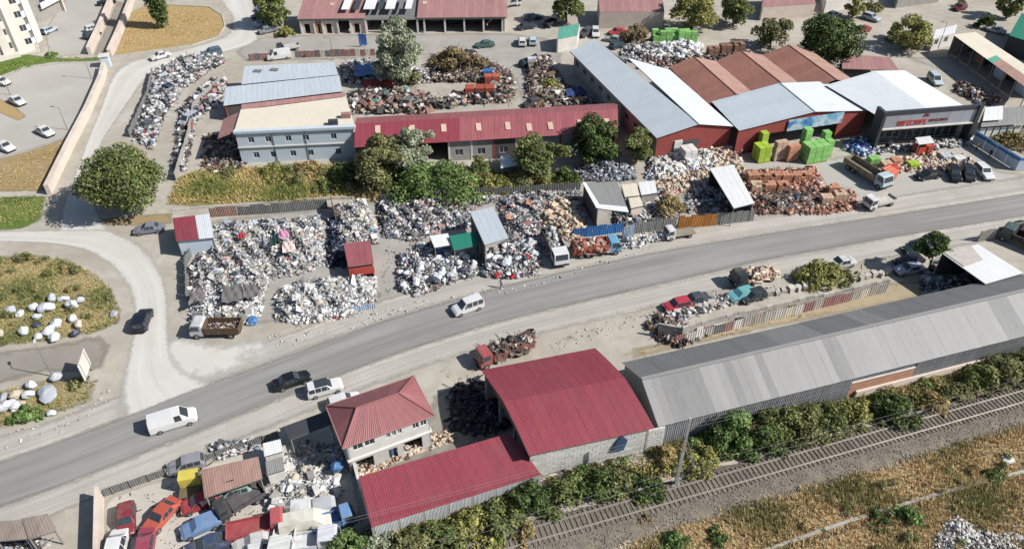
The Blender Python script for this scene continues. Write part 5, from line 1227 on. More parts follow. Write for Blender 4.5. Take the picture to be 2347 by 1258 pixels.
# printed board fence beside the store
def store_board():
    P = [G(2226, 330), G(2326, 392), G(2400, 388)]; base = P[0]; t = thing('board_fence', base, 'blue and white printed board fence slanting from the store', 'fence')
    mb = bpy.data.materials.new('printed_board'); tt = nt(mb); tc = gpos(tt)
    sx = tt.nodes.new('ShaderNodeSeparateXYZ'); tt.links.new(tc, sx.inputs[0])
    n1 = noise(tt, tc, .5, 2)
    cc = ramp(tt, mth(tt, 'MULTIPLY_ADD', n1, .25, mth(tt, 'MULTIPLY', sx.outputs[2], .33)), [(0.0, A(206, 214, 226)), (.72, A(190, 204, 222)), (.76, A(50, 120, 190)), (.86, A(40, 100, 170)), (.92, A(170, 205, 225))])
    finish(tt, cc, .5)
    for a, b in zip(P, P[1:]):
        n = max(1, round((b - a).length / 2.4))
        for i in range(n):
            MB().wall(a.lerp(b, (i + .01) / n).to_2d(), a.lerp(b, (i + .99) / n).to_2d(), .1, 2.7, .06).build('board', mb, t, base=base)
            c = a.lerp(b, i / n); MB().box((c.x + .1, c.y + .1, 1.35), (.1, .1, 2.7)).build('post', M_post, t, base=base)
store_board()

# ruined block wall with oddments, right of the road
def scrap_wall():
    P = [G(1506, 772), G(1560, 782), G(1700, 742), G(1860, 704), G(2034, 664)]; base = flat(P[0]); t = thing('block_wall', base, 'broken wall of pale concrete blocks along the sandy yard', 'wall')
    for a, b, h in zip(P, P[1:], (2.3, 2.4, 2.1, 1.9)): block_wall(t, base, a, b, h, W_block, .95, .5, .35, .35)
    # row of rough blocks on the road side of it
    Q = [G(1510, 730), G(1640, 700), G(1820, 666), G(2040, 626)]
    k = 0
    rock = [];
    for v in range(4):
        m = MB(); m.box((0, 0, .35), (.95, .8, .7)); me = m.mesh('stone_block'); bm = bmesh.new(); bm.from_mesh(me); bmesh.ops.subdivide_edges(bm, edges=bm.edges, cuts=1)
        for vv in bm.verts: vv.co += Vector((random.uniform(-.1, .1), random.uniform(-.1, .1), random.uniform(-.06, .1) if vv.co.z > .1 else 0))
        bm.to_mesh(me); bm.free(); me.materials.append(W_block); rock.append(me)
    for a, b in zip(Q, Q[1:]):
        n = int((b - a).length / 1.05)
        for i in range(n):
            if random.random() < .1: continue
            o = bpy.data.objects.new('stone_block', random.choice(rock)); C.objects.link(o); p = a.lerp(b, (i + .5) / n); o.location = (p.x, p.y + random.uniform(-.25, .25), 0); o.rotation_euler = (0, 0, random.uniform(0, 3)); s = random.uniform(.75, 1.2); o.scale = (s, s, s)
            tag(o, ('low', 'middling', 'big')[0 if s < .9 else 1 if s < 1.05 else 2] + ' rough pale block ' + ('behind the left part of', 'behind the middle of', 'behind the right part of')[Q.index(a)] + ' the broken wall, ' + ('nearer its left end' if i < n / 2 else 'nearer its right end'), 'concrete block', 'pale blocks lined up along the road side of the wall')
    for px, py, w_, h_, m, l in ((1640, 752, 1.2, 1.5, W_white, 'white door leaf leaning on the broken block wall'), (1662, 748, 2.2, 1.3, W_white, 'wide white panel leaning on the broken block wall'), (1600, 772, .9, 1.8, W_white, 'narrow white door at the end of the broken wall'), (1622, 778, 1.2, 1.5, M_pink, 'brown board beside the narrow white door'),
                             (1690, 738, .8, 1.6, W_dark, 'dark door frame leaning on the broken wall'), (1752, 718, 2.6, 1.1, W_brick, 'red brick panel at the broken wall'), (1812, 700, .8, 1.5, M_wood, 'brown door standing at the broken wall'), (1900, 688, 3.0, .8, MAT('red_cloth', A(214, 92, 84), .1), 'red cloth hung on the broken wall'), (1600, 755, 1.0, 1.2, M_or, 'orange board near the end of the broken wall')):
        py = np.interp(px, [1506, 1560, 1700, 1860, 2034], [772, 782, 742, 704, 664]); p = G(px, py); o = MB().box((0, 0, h_ / 2), (w_, .09, h_), .25, ('X', -.12)).build('board', m); o.location = (p.x, p.y - .3, 0); tag(o, l, 'panel')
scrap_wall()

# ------------------------------------------------------------------ heaps: a mound of small scrap (nobody could count it) plus single sacks, sheets and boxes
SCRAP = attr_mat('scrap', .6, 0, .35, .18, 5.0)
def pal(*rows): return np.array([A(*r[:3]) for r in rows]), np.array([r[3] for r in rows], float) / sum(r[3] for r in rows)
P_PLAS = pal((236, 235, 232, 24), (210, 208, 205, 24), (180, 177, 173, 20), (146, 145, 144, 8), (78, 78, 82, 5), (44, 44, 50, 2.5), (168, 184, 204, 5), (214, 200, 180, 7), (182, 160, 140, 5), (196, 70, 80, .7), (90, 150, 170, .8), (190, 190, 90, .5))
P_WHITE = pal((242, 242, 240, 40), (224, 222, 218, 26), (196, 194, 190, 14), (150, 148, 146, 7), (84, 84, 88, 5), (220, 206, 180, 6), (180, 60, 60, .4), (140, 170, 200, 1))
P_DARK = pal((228, 227, 225, 24), (196, 194, 192, 22), (156, 154, 152, 16), (110, 109, 110, 9), (62, 62, 66, 7), (34, 34, 40, 4), (190, 160, 150, 6), (110, 130, 160, 4), (180, 70, 66, 1.5), (120, 150, 140, 2))
P_RUST = pal((150, 122, 104, 16), (112, 90, 78, 14), (84, 72, 66, 14), (184, 164, 146, 14), (52, 48, 48, 16), (206, 194, 180, 10), (146, 146, 146, 10), (178, 76, 56, 2), (226, 224, 220, 7), (70, 100, 140, 1))
P_CARD = pal((230, 210, 184, 30), (214, 188, 160, 20), (238, 224, 204, 16), (190, 158, 136, 10), (232, 226, 220, 10), (120, 90, 80, 5), (214, 150, 150, 4))
P_METAL = pal((150, 156, 166, 20), (190, 196, 204, 18), (100, 106, 114, 18), (60, 64, 70, 12), (220, 224, 228, 10), (130, 110, 100, 8))
P_RUBB = pal((236, 234, 230, 40), (214, 210, 204, 28), (180, 174, 166, 18), (140, 134, 126, 8))
P_BRICK = pal((192, 138, 114, 26), (178, 122, 100, 20), (206, 156, 130, 18), (150, 106, 92, 12), (218, 196, 176, 14), (120, 104, 96, 8))
ico = []
_b = bmesh.new(); bmesh.ops.create_icosphere(_b, subdivisions=1, radius=1); IV = np.array([v.co for v in _b.verts]); IF = np.array([[v.index for v in f.verts] for f in _b.faces]); _b.free()
BV = np.array([(x, y, z) for z in (-.5, .5) for x, y in ((-.5, -.5), (.5, -.5), (.5, .5), (-.5, .5))]); BF = np.array([(3, 2, 1, 0), (4, 5, 6, 7), (0, 1, 5, 4), (1, 2, 6, 5), (2, 3, 7, 6), (3, 0, 4, 7)])
SV = np.array([(x, y, 0) for y in (-.5, .5) for x in (-.5, 0, .5)]); SF = np.array([(0, 1, 4, 3), (1, 2, 5, 4)])
def rots(n, tilt):
    a, b, c = rng.uniform(0, 6.283, n), rng.normal(0, tilt, n), rng.normal(0, tilt, n)
    z = np.zeros((n, 3, 3)); ca, sa = np.cos(a), np.sin(a); z[:, 0, 0], z[:, 0, 1], z[:, 1, 0], z[:, 1, 1], z[:, 2, 2] = ca, -sa, sa, ca, 1
    x = np.zeros((n, 3, 3)); cb, sb = np.cos(b), np.sin(b); x[:, 0, 0], x[:, 1, 1], x[:, 1, 2], x[:, 2, 1], x[:, 2, 2] = 1, cb, -sb, sb, cb
    y = np.zeros((n, 3, 3)); cc, sc = np.cos(c), np.sin(c); y[:, 1, 1], y[:, 0, 0], y[:, 0, 2], y[:, 2, 0], y[:, 2, 2] = 1, cc, sc, -sc, cc
    return z @ x @ y
class Heap:
    def __init__(s, pxs, h, slope=.9, world=None, z0=0.0):
        s.P = world or pxpoly(pxs); s.h, s.k, s.z0 = h, slope, z0; s.ph = rng.uniform(0, 6, 6)
    def z(s, x, y, d):
        w = .72 + .28 * np.sin(x * .9 + s.ph[0]) * np.cos(y * 1.1 + s.ph[1]) + .18 * np.sin(x * 2.3 + y * 1.7 + s.ph[2])
        return s.z0 + s.h * (1 - np.exp(-d * s.k / s.h * 1.4)) * np.clip(w, .25, 1.2)
def debris(label, pxs, h, dens, palette, size=(.18, .55), mixr=(.35, .2, .3, .15), name='scrap_heap', slope=.9, world=None, stretch=1.0, cat='scrap heap', flatten=1.0, z0=0.0):
    """mixr: boxes, lumps, bent sheets, rods"""
    H = Heap(pxs, h, slope, world, z0); P = np.asarray(H.P)
    area = .5 * abs(sum(P[i][0] * P[(i + 1) % len(P)][1] - P[(i + 1) % len(P)][0] * P[i][1] for i in range(len(P))))
    Vs, Qs, Ts, Cs, off = [], [], [], [], 0
    # mound
    st = .55; lo, hi = P.min(0), P.max(0); gx, gy = np.arange(lo[0] - st, hi[0] + st, st), np.arange(lo[1] - st, hi[1] + st, st); X, Y = np.meshgrid(gx, gy); x, y = X.ravel(), Y.ravel()
    ins, d = inside(P, x, y); z = np.where(ins, H.z(x, y, d) - .12, z0 - .15) + rng.uniform(-.08, .1, len(x)); z = np.maximum(z, z0 - .15); nx, ny = len(gx), len(gy)
    ii = (np.arange(ny - 1)[:, None] * nx + np.arange(nx - 1)[None]).ravel(); q = np.stack([ii, ii + 1, ii + nx + 1, ii + nx], 1); q = q[ins[q].any(1)]
    Vs.append(np.stack([x, y, z], 1)); Qs.append(q); c0 = palette[0][rng.choice(len(palette[1]), len(x), p=palette[1])] * .85; Cs.append(c0); off += len(x)
    n = int(area * dens); cnt = rng.multinomial(n, np.array(mixr) / sum(mixr))
    for kind, m in enumerate(cnt):
        if not m: continue
        x, y, d = scatter(P, m); z = H.z(x, y, d)
        s = np.exp(rng.uniform(np.log(size[0]), np.log(size[1]), m))
        col = palette[0][rng.choice(len(palette[1]), m, p=palette[1])] * rng.uniform(.8, 1.12, (m, 1))
        if kind == 0: T, sc, fz = BV, np.stack([s * rng.uniform(.5, 1.6, m) * stretch, s * rng.uniform(.4, 1, m), s * rng.uniform(.15, .8, m) * flatten], 1), BF
        elif kind == 1: T, sc, fz = IV, np.stack([s * rng.uniform(.5, .8, m), s * rng.uniform(.45, .7, m), s * rng.uniform(.35, .6, m)], 1), IF
        elif kind == 2: T, sc, fz = SV, np.stack([s * rng.uniform(.8, 2.2, m) * stretch, s * rng.uniform(.5, 1.2, m), np.ones(m)], 1), SF
        else: T, sc, fz = BV, np.stack([s * rng.uniform(2, 5, m) * stretch, np.full(m, .06), np.full(m, .06)], 1), BF
        L = T[None] * sc[:, None]
        if kind == 1: L = L * rng.uniform(.7, 1.25, (m, len(T), 1))
        if kind == 2: L[:, (1, 4), 2] += (s * rng.uniform(-.35, .35, m))[:, None]; L[:, :, 2] += rng.normal(0, .06, (m, 6))
        L = np.einsum('nij,nkj->nki', rots(m, (.45, .4, .55, .3)[kind]), L)
        L[:, :, 0] += x[:, None]; L[:, :, 1] += y[:, None]; L[:, :, 2] += (z + s * .12)[:, None]
        if kind != 2: L[:, :, 2] = np.maximum(L[:, :, 2], z0)
        k = len(T); F = (fz[None] + (np.arange(m) * k)[:, None, None]).reshape(-1, fz.shape[1]) + off
        (Ts if fz.shape[1] == 3 else Qs).append(F); Vs.append(L.reshape(-1, 3)); Cs.append(np.repeat(col, k, 0)); off += m * k
    me = np_mesh(name, np.concatenate(Vs), np.concatenate(Qs) if Qs else None, np.concatenate(Ts) if Ts else None, np.concatenate(Cs))
    o = link(name, me, mats=SCRAP); tag(o, label, cat, None, 'stuff'); return H
def sack_mesh(v):
    bm = bmesh.new(); bmesh.ops.create_icosphere(bm, subdivisions=3, radius=.5); r = random.Random(v)
    ph = [r.uniform(0, 6) for _ in range(9)]; bumps = [(Vector((r.gauss(0, 1), r.gauss(0, 1), r.gauss(0, 1))).normalized(), r.uniform(-.28, .2), r.uniform(3, 14)) for _ in range(26)]
    for q in bm.verts:
        c = q.co; d = c.normalized(); k = 1 + sum(h * math.exp(-w * (1 - d.dot(n))) for n, h, w in bumps) + .05 * math.sin(9 * d.x + ph[0] + 7 * d.z) + r.uniform(-.035, .035)
        a = math.atan2(c.y, c.x); c.x, c.y = c.x * k * 1.05, c.y * k * .88; z = c.z * k
        if z > .3: t = min(1, (z - .3) / .22); c.x *= 1 - .6 * t; c.y *= 1 - .6 * t; z += .1 * t
        c.z = max(0, z * .75 + .3)
    me = bpy.data.meshes.new('sack'); bm.to_mesh(me); bm.free(); return me
SACKS = [sack_mesh(i) for i in range(6)]
S_W = [MAT('white_sack_cloth', A(228, 230, 232), .06, 2, .7, obj=.08), MAT('grey_sack_cloth', A(190, 194, 200), .08, 2, .7, obj=.1), MAT('dark_sack_plastic', A(70, 76, 92), .1, 2, .4, obj=.15), MAT('blue_sack_plastic', A(84, 130, 180), .1, 2, .45), MAT('beige_sack_cloth', A(214, 200, 180), .08, 2, .8), MAT('clear_sack_plastic', A(206, 214, 222), .06, 2, .35)]
def sack(p, s, mat, label, group=None, rz=None, cat='sack', sq=1.0, name=None):
    o = bpy.data.objects.new(name or 'sack', random.choice(SACKS)); C.objects.link(o)
    if not o.data.materials: o.data.materials.append(S_W[0])
    o.material_slots[0].link = 'OBJECT'; o.material_slots[0].material = mat
    o.location = p; o.rotation_euler = (random.uniform(-.15, .15), random.uniform(-.15, .15), random.uniform(0, 6.28) if rz is None else rz); o.scale = (s * random.uniform(.85, 1.2), s * random.uniform(.8, 1.1), s * sq * random.uniform(.8, 1.1))
    return tag(o, label, cat, group)
WORDS = [('white', ('white_sack', 'white_plaster', 'foam', 'white_roof')), ('grey', ('grey_sack', 'grey_render', 'grey_roof', 'light_roof')), ('black', ('dark_sack', 'charcoal')), ('blue', ('blue_sack', 'blue_sheet')), ('beige', ('beige', 'cream', 'cardboard')), ('clear', ('clear_sack',)), ('dark grey', ('dark_roof', 'dark_wall', 'grey_wall')),
         ('pinkish', ('pinkish', 'pink_cream')), ('pale blue', ('pale_blue', 'blue_grey')), ('rusty', ('rusty',)), ('red', ('red',)), ('orange', ('orange',)), ('timber', ('old_timber',)), ('teal', ('teal',))]
def colour(m):
    for w, ks in WORDS:
        if any(m.name.startswith(k) for k in ks): return w
    return 'pale'
def spot(H, x, y):
    """where on its heap, as the photograph sees it"""
    P = np.asarray(H.P); lo, hi = P.min(0), P.max(0); u, v = (x - lo[0]) / (hi[0] - lo[0]), (y - lo[1]) / (hi[1] - lo[1])
    c = 'left' if u < .33 else 'right' if u > .67 else ''; r = 'front' if v < .33 else 'back' if v > .67 else ''
    return ('at the ' + r + (' ' + c if c else '')) if r else ('at the ' + c + ' side' if c else 'in the middle')
def size_word(v, lo, hi): return 'small' if v < lo + (hi - lo) / 3 else 'large' if v > lo + (hi - lo) * 2 / 3 else 'mid-sized'
def sacks_on(H, n, size, mats, label, group, edge=0.0):
    """label holds {c} for its look and {w} for its place"""
    x, y, d = scatter(np.asarray(H.P), n); z = H.z(x, y, d)
    for i in range(n):
        v, m = random.uniform(*size), random.choice(mats); sack((x[i], y[i], max(0, z[i] - .1)), v, m, label.format(c=size_word(v, *size) + ' ' + colour(m), w=spot(H, x[i], y[i])), group)
def sheets_on(H, n, mats, label, group, size=(.8, 1.6), name='sheet_scrap', cat='scrap sheet', box=False):
    x, y, d = scatter(np.asarray(H.P), n); z = H.z(x, y, d)
    for i in range(n):
        m = MB(); w, l = random.uniform(*size), random.uniform(*size) * .6; mt = random.choice(mats)
        if box: m.box((0, 0, 0), (w * .7, l, random.uniform(.4, .9)))
        else: m.plate([(-w / 2, -l / 2, 0), (0, -l / 2, random.uniform(-.2, .2)), (w / 2, -l / 2, 0), (w / 2, l / 2, random.uniform(-.1, .1)), (0, l / 2, random.uniform(-.2, .2)), (-w / 2, l / 2, 0)], (0, 0, .04))
        o = m.build(name, mt); o.location = (x[i], y[i], z[i] + .22); o.rotation_euler = (random.gauss(0, .3), random.gauss(0, .3), random.uniform(0, 6)); tag(o, label.format(c=size_word(w, *size) + ' ' + colour(mt), w=spot(H, x[i], y[i])), cat, group)

H1 = debris('great heap of white, grey and black scrap right of the red and grey hut', [(462, 570), (500, 516), (640, 506), (738, 502), (748, 606), (690, 630), (622, 638), (600, 690), (440, 700), (436, 620)], 1.9, 32, P_PLAS, (.16, .62), (.3, .06, .5, .14))
sacks_on(H1, 40, (.5, .85), S_W[:2] + S_W[5:], '{c} sack {w} of the great heap by the hut', 'pale sacks on the great scrap heap')
sheets_on(H1, 34, [W_white, W_grey, M_greyd, M_pbl, W_dark], '{c} bent sheet {w} of the great heap by the hut', 'bent sheets on the great scrap heap')
sheets_on(H1, 18, [W_white, W_grey, W_char], '{c} discarded appliance {w} of the great heap by the hut', 'appliances on the great scrap heap', (.8, 1.2), 'broken_appliance', 'appliance', True)
H2 = debris('heap of white plastic scrap by the road behind the low blue barrier', [(634, 734), (640, 668), (740, 640), (862, 638), (864, 692), (800, 728), (690, 744)], 1.7, 34, P_WHITE, (.15, .6), (.25, .06, .5, .19))
sacks_on(H2, 22, (.6, 1.0), [S_W[0], S_W[5], S_W[4]], '{c} sack {w} of the heap behind the blue barrier', 'white sacks on the plastic heap')
sheets_on(H2, 26, [W_white, W_grey, M_white], '{c} strip {w} of the heap behind the blue barrier', 'white strips on the plastic heap', (1.0, 2.2))
H3 = debris('heap of bright white scrap behind the old tipper lorry', [(440, 748), (436, 700), (470, 672), (594, 668), (602, 712), (585, 740), (500, 742)], 1.7, 32, P_WHITE, (.15, .6), (.25, .1, .5, .15))
sacks_on(H3, 18, (.6, 1.0), [S_W[0], S_W[5]], '{c} sack {w} of the heap behind the tipper lorry', 'white sacks behind the tipper lorry')
sack(G(578, 738), 1.5, S_W[3], 'blue plastic bundle right of the old tipper lorry')
sheets_on(H3, 8, [W_grey, M_greyd], '{c} crate {w} of the heap behind the tipper lorry', 'grey crates behind the tipper lorry', (1.0, 1.6), 'crate', 'crate', True)
H4 = debris('mixed scrap stacked between the red container and the back fence', [(776, 555), (772, 470), (835, 462), (868, 520), (866, 560), (820, 552)], 1.8, 28, P_PLAS, (.16, .6), (.35, .06, .45, .14))
sheets_on(H4, 12, [W_white, M_cream, W_pinkw], '{c} crate {w} of the scrap above the red container', 'pale crates above the red container', (.8, 1.4), 'crate', 'crate', True)
debris('dark blue and black scrap in the alley left of the red container', [(752, 612), (752, 505), (776, 500), (792, 560), (790, 612)], 1.3, 26, pal((30, 36, 60, 30), (50, 62, 96, 20), (20, 22, 28, 20), (120, 130, 150, 10), (220, 222, 226, 5)), (.18, .7))
debris('black pieces added to darken the left end of the long heap', [(868, 520), (864, 466), (890, 462), (900, 510), (884, 530)], 1.2, 24, pal((30, 30, 36, 30), (60, 62, 70, 20), (120, 122, 130, 10), (200, 200, 204, 6)), (.18, .7))  # black pieces added only to make this end of the heap dark
H5 = debris('long heap of dark and pale scrap in front of the weedy strip', [(878, 545), (872, 470), (960, 462), (1080, 456), (1150, 455), (1085, 480), (1080, 520), (1010, 530), (960, 552)], 1.7, 30, P_DARK, (.16, .62), (.3, .06, .46, .18))
sheets_on(H5, 24, [W_grey, W_white, M_pink, M_greyd, W_char], '{c} panel {w} of the heap before the weedy strip', 'old panels on the long dark heap')
sacks_on(H5, 20, (.6, 1.0), S_W[:3] + S_W[5:], '{c} sack {w} of the heap before the weedy strip', 'sacks on the long dark heap')
H6 = debris('heap of bagged scrap below the green awning', [(912, 668), (914, 590), (960, 560), (1040, 572), (1096, 590), (1090, 632), (1020, 655), (960, 680)], 1.1, 26, P_DARK, (.16, .6), (.3, .08, .46, .16))
sacks_on(H6, 54, (.8, 1.35), [S_W[0], S_W[0], S_W[5], S_W[1], S_W[2]], '{c} bulging sack {w} of the heap below the green awning', 'bulging sacks below the green awning')
sack(G(1018, 584), 2.0, S_W[3], 'bright blue tarpaulin bundle below the white awning')
H7 = debris('heap of sacks and scrap left of the scrap filled lorry', [(1104, 634), (1112, 580), (1160, 556), (1236, 556), (1240, 610), (1226, 632), (1160, 640)], 1.1, 26, P_DARK, (.16, .6), (.3, .08, .46, .16))
sacks_on(H7, 30, (.9, 1.4), [S_W[0], S_W[5], S_W[1], S_W[2]], '{c} sack {w} of the sacks beside the scrap lorry', 'pale sacks left of the scrap lorry')
sheets_on(H7, 8, [W_pinkw, MAT('red_plastic', A(196, 60, 64), .1), W_white], '{c} crate {w} of the sacks beside the scrap lorry', 'coloured crates left of the scrap lorry', (.8, 1.3), 'crate', 'crate', True)
H8 = debris('heap of beige cardboard behind the scrap filled lorry', [(1244, 545), (1238, 478), (1280, 462), (1330, 470), (1342, 530), (1320, 560), (1285, 545)], 1.7, 22, P_CARD, (.25, .8), (.4, .03, .57, .0))
sheets_on(H8, 30, [MAT('cardboard', A(224, 202, 174), .1, obj=.15)], '{c} flattened box {w} of the cardboard heap', 'flattened boxes on the cardboard heap', (.8, 1.5), 'cardboard_box', 'cardboard box', True)
H8b = debris('dark scrap between the tilted grey roof and the cardboard', [(1140, 470), (1160, 450), (1330, 440), (1345, 462), (1260, 470), (1236, 540), (1168, 552)], 1.3, 26, P_DARK, (.16, .6), (.3, .08, .44, .18))
sheets_on(H8b, 12, [W_orange, M_pink, W_grey], '{c} board {w} of the scrap beside the tilted grey roof', 'boards right of the tilted grey roof', (1.2, 2.2))
H9 = debris('heap of grey bent metal by the dark trees', [(1322, 415), (1318, 385), (1360, 372), (1450, 382), (1460, 412), (1400, 418)], 2.0, 22, P_METAL, (.2, .6), (.2, .2, .25, .35))
H10 = debris('roadside scrap of wrecks and bags along the lane', [(306, 318), (345, 205), (352, 168), (420, 132), (500, 128), (520, 140), (420, 205), (380, 260), (350, 345)], 0.9, 13, P_DARK, (.2, 1.0), (.3, .05, .45, .2))
sacks_on(H10, 26, (.8, 1.4), [S_W[0], S_W[1], S_W[5], S_W[2]], '{c} sack {w} of the roadside scrap', 'sacks in the roadside scrap')
sheets_on(H10, 26, [W_white, W_dark, M_rust, W_char, M_greyd, W_blue], '{c} crushed panel {w} of the roadside scrap', 'crushed panels in the roadside scrap', (1.0, 2.0))
H10b = debris('second row of scrap behind the concrete fence', [(395, 385), (410, 300), (415, 250), (490, 180), (520, 190), (505, 240), (450, 270), (440, 330), (425, 395)], 0.9, 11, P_DARK, (.2, 1.0), (.3, .05, .45, .2))
sheets_on(H10b, 14, [W_white, W_dark, M_pink, W_char], '{c} crushed panel {w} of the concrete fence scrap', 'crushed panels behind the concrete fence', (1.0, 2.0), box=True)
debris('dark odds and ends in the shade left of the office block', [(455, 400), (470, 310), (535, 305), (568, 380), (520, 395)], .35, 4, P_RUST, (.2, .8))
H11 = debris('yard full of rusty machines and frames behind the red workshop', [(800, 262), (805, 214), (870, 204), (960, 210), (1000, 228), (1080, 212), (1130, 196), (1180, 208), (1172, 236), (1080, 240), (1000, 252), (960, 264)], 0.7, 6, P_RUST, (.25, 1.3), (.28, .02, .36, .34))
sheets_on(H11, 46, [M_rust, W_dark, M_greyd, W_white, M_pink, W_grey], '{c} machine casing {w} of the rusty machine yard', 'machine casings in the rusty yard', (1.2, 2.4), 'machine_part', 'machine part', True)
sheets_on(H11, 20, [W_white, M_greyl, M_rust, M_teal], '{c} leaning sheet {w} of the rusty machine yard', 'leaning sheets in the rusty yard', (1.4, 2.6))
H12 = debris('timber and scrap in the shade of the long warehouse', [(1212, 245), (1205, 180), (1220, 130), (1262, 132), (1290, 190), (1345, 225), (1385, 252), (1280, 254)], 0.9, 10, P_RUST, (.2, 1.1), (.28, .02, .36, .34))
sheets_on(H12, 14, [M_cream, W_white, M_wood], '{c} board {w} of the scrap before the long warehouse', 'pale boards before the long warehouse', (1.8, 3.0))
H13 = debris('rusty brush and iron below the garages', [(985, 190), (990, 130), (1050, 112), (1095, 130), (1170, 165), (1180, 195), (1080, 190)], 0.9, 10, P_RUST, (.25, .9), (.25, .02, .28, .45))
H13b = debris('dark heap of iron under the blue tarpaulin', [(790, 190), (782, 150), (860, 140), (980, 168), (990, 190), (880, 200)], 1.8, 14, P_DARK, (.25, .9))
H14 = debris('yard of white plastic scrap left of the house', [(612, 1180), (616, 1100), (660, 1040), (720, 1060), (770, 1075), (784, 1130), (740, 1160), (690, 1180)], 1.0, 36, P_WHITE, (.12, .55), (.2, .05, .45, .3))
sacks_on(H14, 24, (.6, 1.0), [S_W[0], S_W[4]], '{c} sack {w} of the plastic scrap left of the house', 'white sacks left of the house')
sheets_on(H14, 14, [W_white, W_grey], '{c} cupboard {w} of the plastic scrap left of the house', 'white cupboards left of the house', (.9, 1.4), 'cupboard', 'cupboard', True)
sack(G(775, 1072, 1), 1.8, S_W[3], 'blue tarpaulin bundle in the shade left of the house')
debris('scrap in the shade of the house', [(660, 1040), (700, 1010), (790, 1020), (800, 1080), (760, 1070)], .7, 14, P_PLAS, (.15, .5))
debris('goods and rubble at the open front of the house', [(812, 1098), (835, 1052), (1020, 985), (1046, 1010), (960, 1040), (880, 1075)], .5, 14, P_CARD, (.15, .6), (.4, .2, .3, .1))
H15 = debris('twisted reinforcing rods and rubble before the brick stacks', [(1730, 492), (1728, 450), (1790, 436), (1880, 440), (1900, 470), (1860, 486)], 1.0, 16, P_RUST, (.2, .8), (.1, .1, .1, .7))
H16 = debris('white foam blocks and bags before the brick front', [(1480, 412), (1490, 366), (1530, 345), (1600, 352), (1660, 350), (1640, 385), (1580, 400), (1520, 418)], 1.1, 18, P_WHITE, (.2, .9), (.6, .1, .3, 0))
sheets_on(H16, 24, [W_white], '{c} foam block {w} of the pile before the brick front', 'white foam blocks before the brick front', (1.0, 1.7), 'foam_block', 'foam block', True)
debris('pinkish rubble and sacks between the foam blocks and green stacks', [(1600, 372), (1605, 335), (1690, 338), (1700, 375), (1640, 382)], 1.0, 14, P_CARD, (.25, .8))
H21 = debris('scrap lying between the road and the broken wall', [(1510, 738), (1530, 700), (1640, 680), (1780, 660), (1790, 670), (1640, 712), (1560, 735)], .8, 12, P_DARK, (.2, .7))
debris('scrap piled at the end of the broken wall', [(1480, 745), (1505, 722), (1560, 740), (1620, 770), (1560, 800), (1505, 780)], 1.2, 14, P_RUST, (.2, .8), (.3, .1, .3, .3))
debris('rusty scraps on the ground round the old red lorry', [(1085, 850), (1100, 800), (1225, 755), (1232, 790), (1150, 820)], .3, 6, P_RUST, (.15, .6))
debris('white rubble tipped in the dry grass at the lower right', [(2130, 1290), (2150, 1205), (2190, 1180), (2250, 1215), (2340, 1225), (2380, 1290)], .35, 26, P_RUBB, (.1, .42), (.5, .12, .38, 0), cat='rubble', name='rubble')
debris('scrap beside the shack at the lower left edge', [(-20, 1300), (-10, 1244), (70, 1232), (110, 1240), (120, 1300)], .8, 16, P_PLAS, (.2, .6))
debris('old wheels and engine parts outside the yard fence', [(470, 1052), (480, 1018), (580, 1010), (590, 1030), (500, 1056)], .7, 14, P_DARK, (.2, .7))
debris('garden goods spread before the store', [(2010, 400), (2030, 368), (2100, 352), (2190, 355), (2235, 372), (2180, 388), (2080, 396)], .5, 7, P_CARD, (.2, .8), (.5, .3, .2, 0))
debris('tools and goods standing along the store front', [(2015, 352), (2030, 338), (2235, 316), (2245, 330), (2130, 345)], .8, 12, P_DARK, (.25, .9), (.6, .2, .1, .1))
debris('blue and white goods beside the brick gateway', [(1930, 345), (1940, 322), (1990, 318), (2008, 345), (1980, 362)], 1.0, 12, pal((60, 110, 190, 20), (220, 226, 232, 30), (40, 60, 110, 14), (120, 150, 200, 14)), (.25, .9))
debris('goods piled in the open shed on the right', [(2215, 118), (2230, 96), (2400, 200), (2400, 235)], .9, 8, P_DARK, (.3, 1.0))
debris('iron and machines between the store roof and the open shed', [(2185, 210), (2195, 190), (2240, 205), (2300, 232), (2250, 245)], .9, 9, P_RUST, (.3, 1.0))
debris('small wrecks and iron near the top left corner of the long warehouse', [(1420, 135), (1430, 105), (1500, 100), (1510, 135), (1470, 150)], 1.0, 10, P_DARK, (.3, .9))
debris('rusty lumber behind the tiled hall', [(1460, 160), (1480, 135), (1640, 130), (1720, 118), (1730, 135), (1560, 150)], .7, 9, P_RUST, (.3, .9))
debris('scraps of paper and stones on the dusty verge', [(0, 995), (60, 960), (200, 925), (260, 880), (240, 930), (150, 985), (0, 1030)], .05, 1.4, P_RUBB, (.1, .35))
debris('dark scrap stored in the shade left of the pale roof', [(2120, 690), (2110, 640), (2150, 600), (2240, 640), (2250, 668)], .8, 10, P_DARK, (.25, .8))
debris('litter along the road under the block row', [(1230, 790), (1500, 700), (1700, 650), (2050, 580), (2060, 600), (1500, 740), (1260, 810)], .04, .8, P_RUBB, (.08, .25))
debris('litter between the scrap heaps and the road', [(600, 770), (900, 700), (1240, 640), (1500, 560), (1500, 570), (1240, 655), (900, 730), (640, 800)], .04, 1.4, P_WHITE, (.08, .3))
debris('litter over the middle scrap yard lane', [(870, 680), (880, 560), (905, 560), (900, 690)], .04, 2.0, P_DARK, (.08, .3))
debris('litter on the floor of the dismantling yard', [(240, 1250), (260, 1140), (600, 1060), (640, 1110), (620, 1200), (400, 1258)], .04, 1.6, P_RUST, (.06, .25))

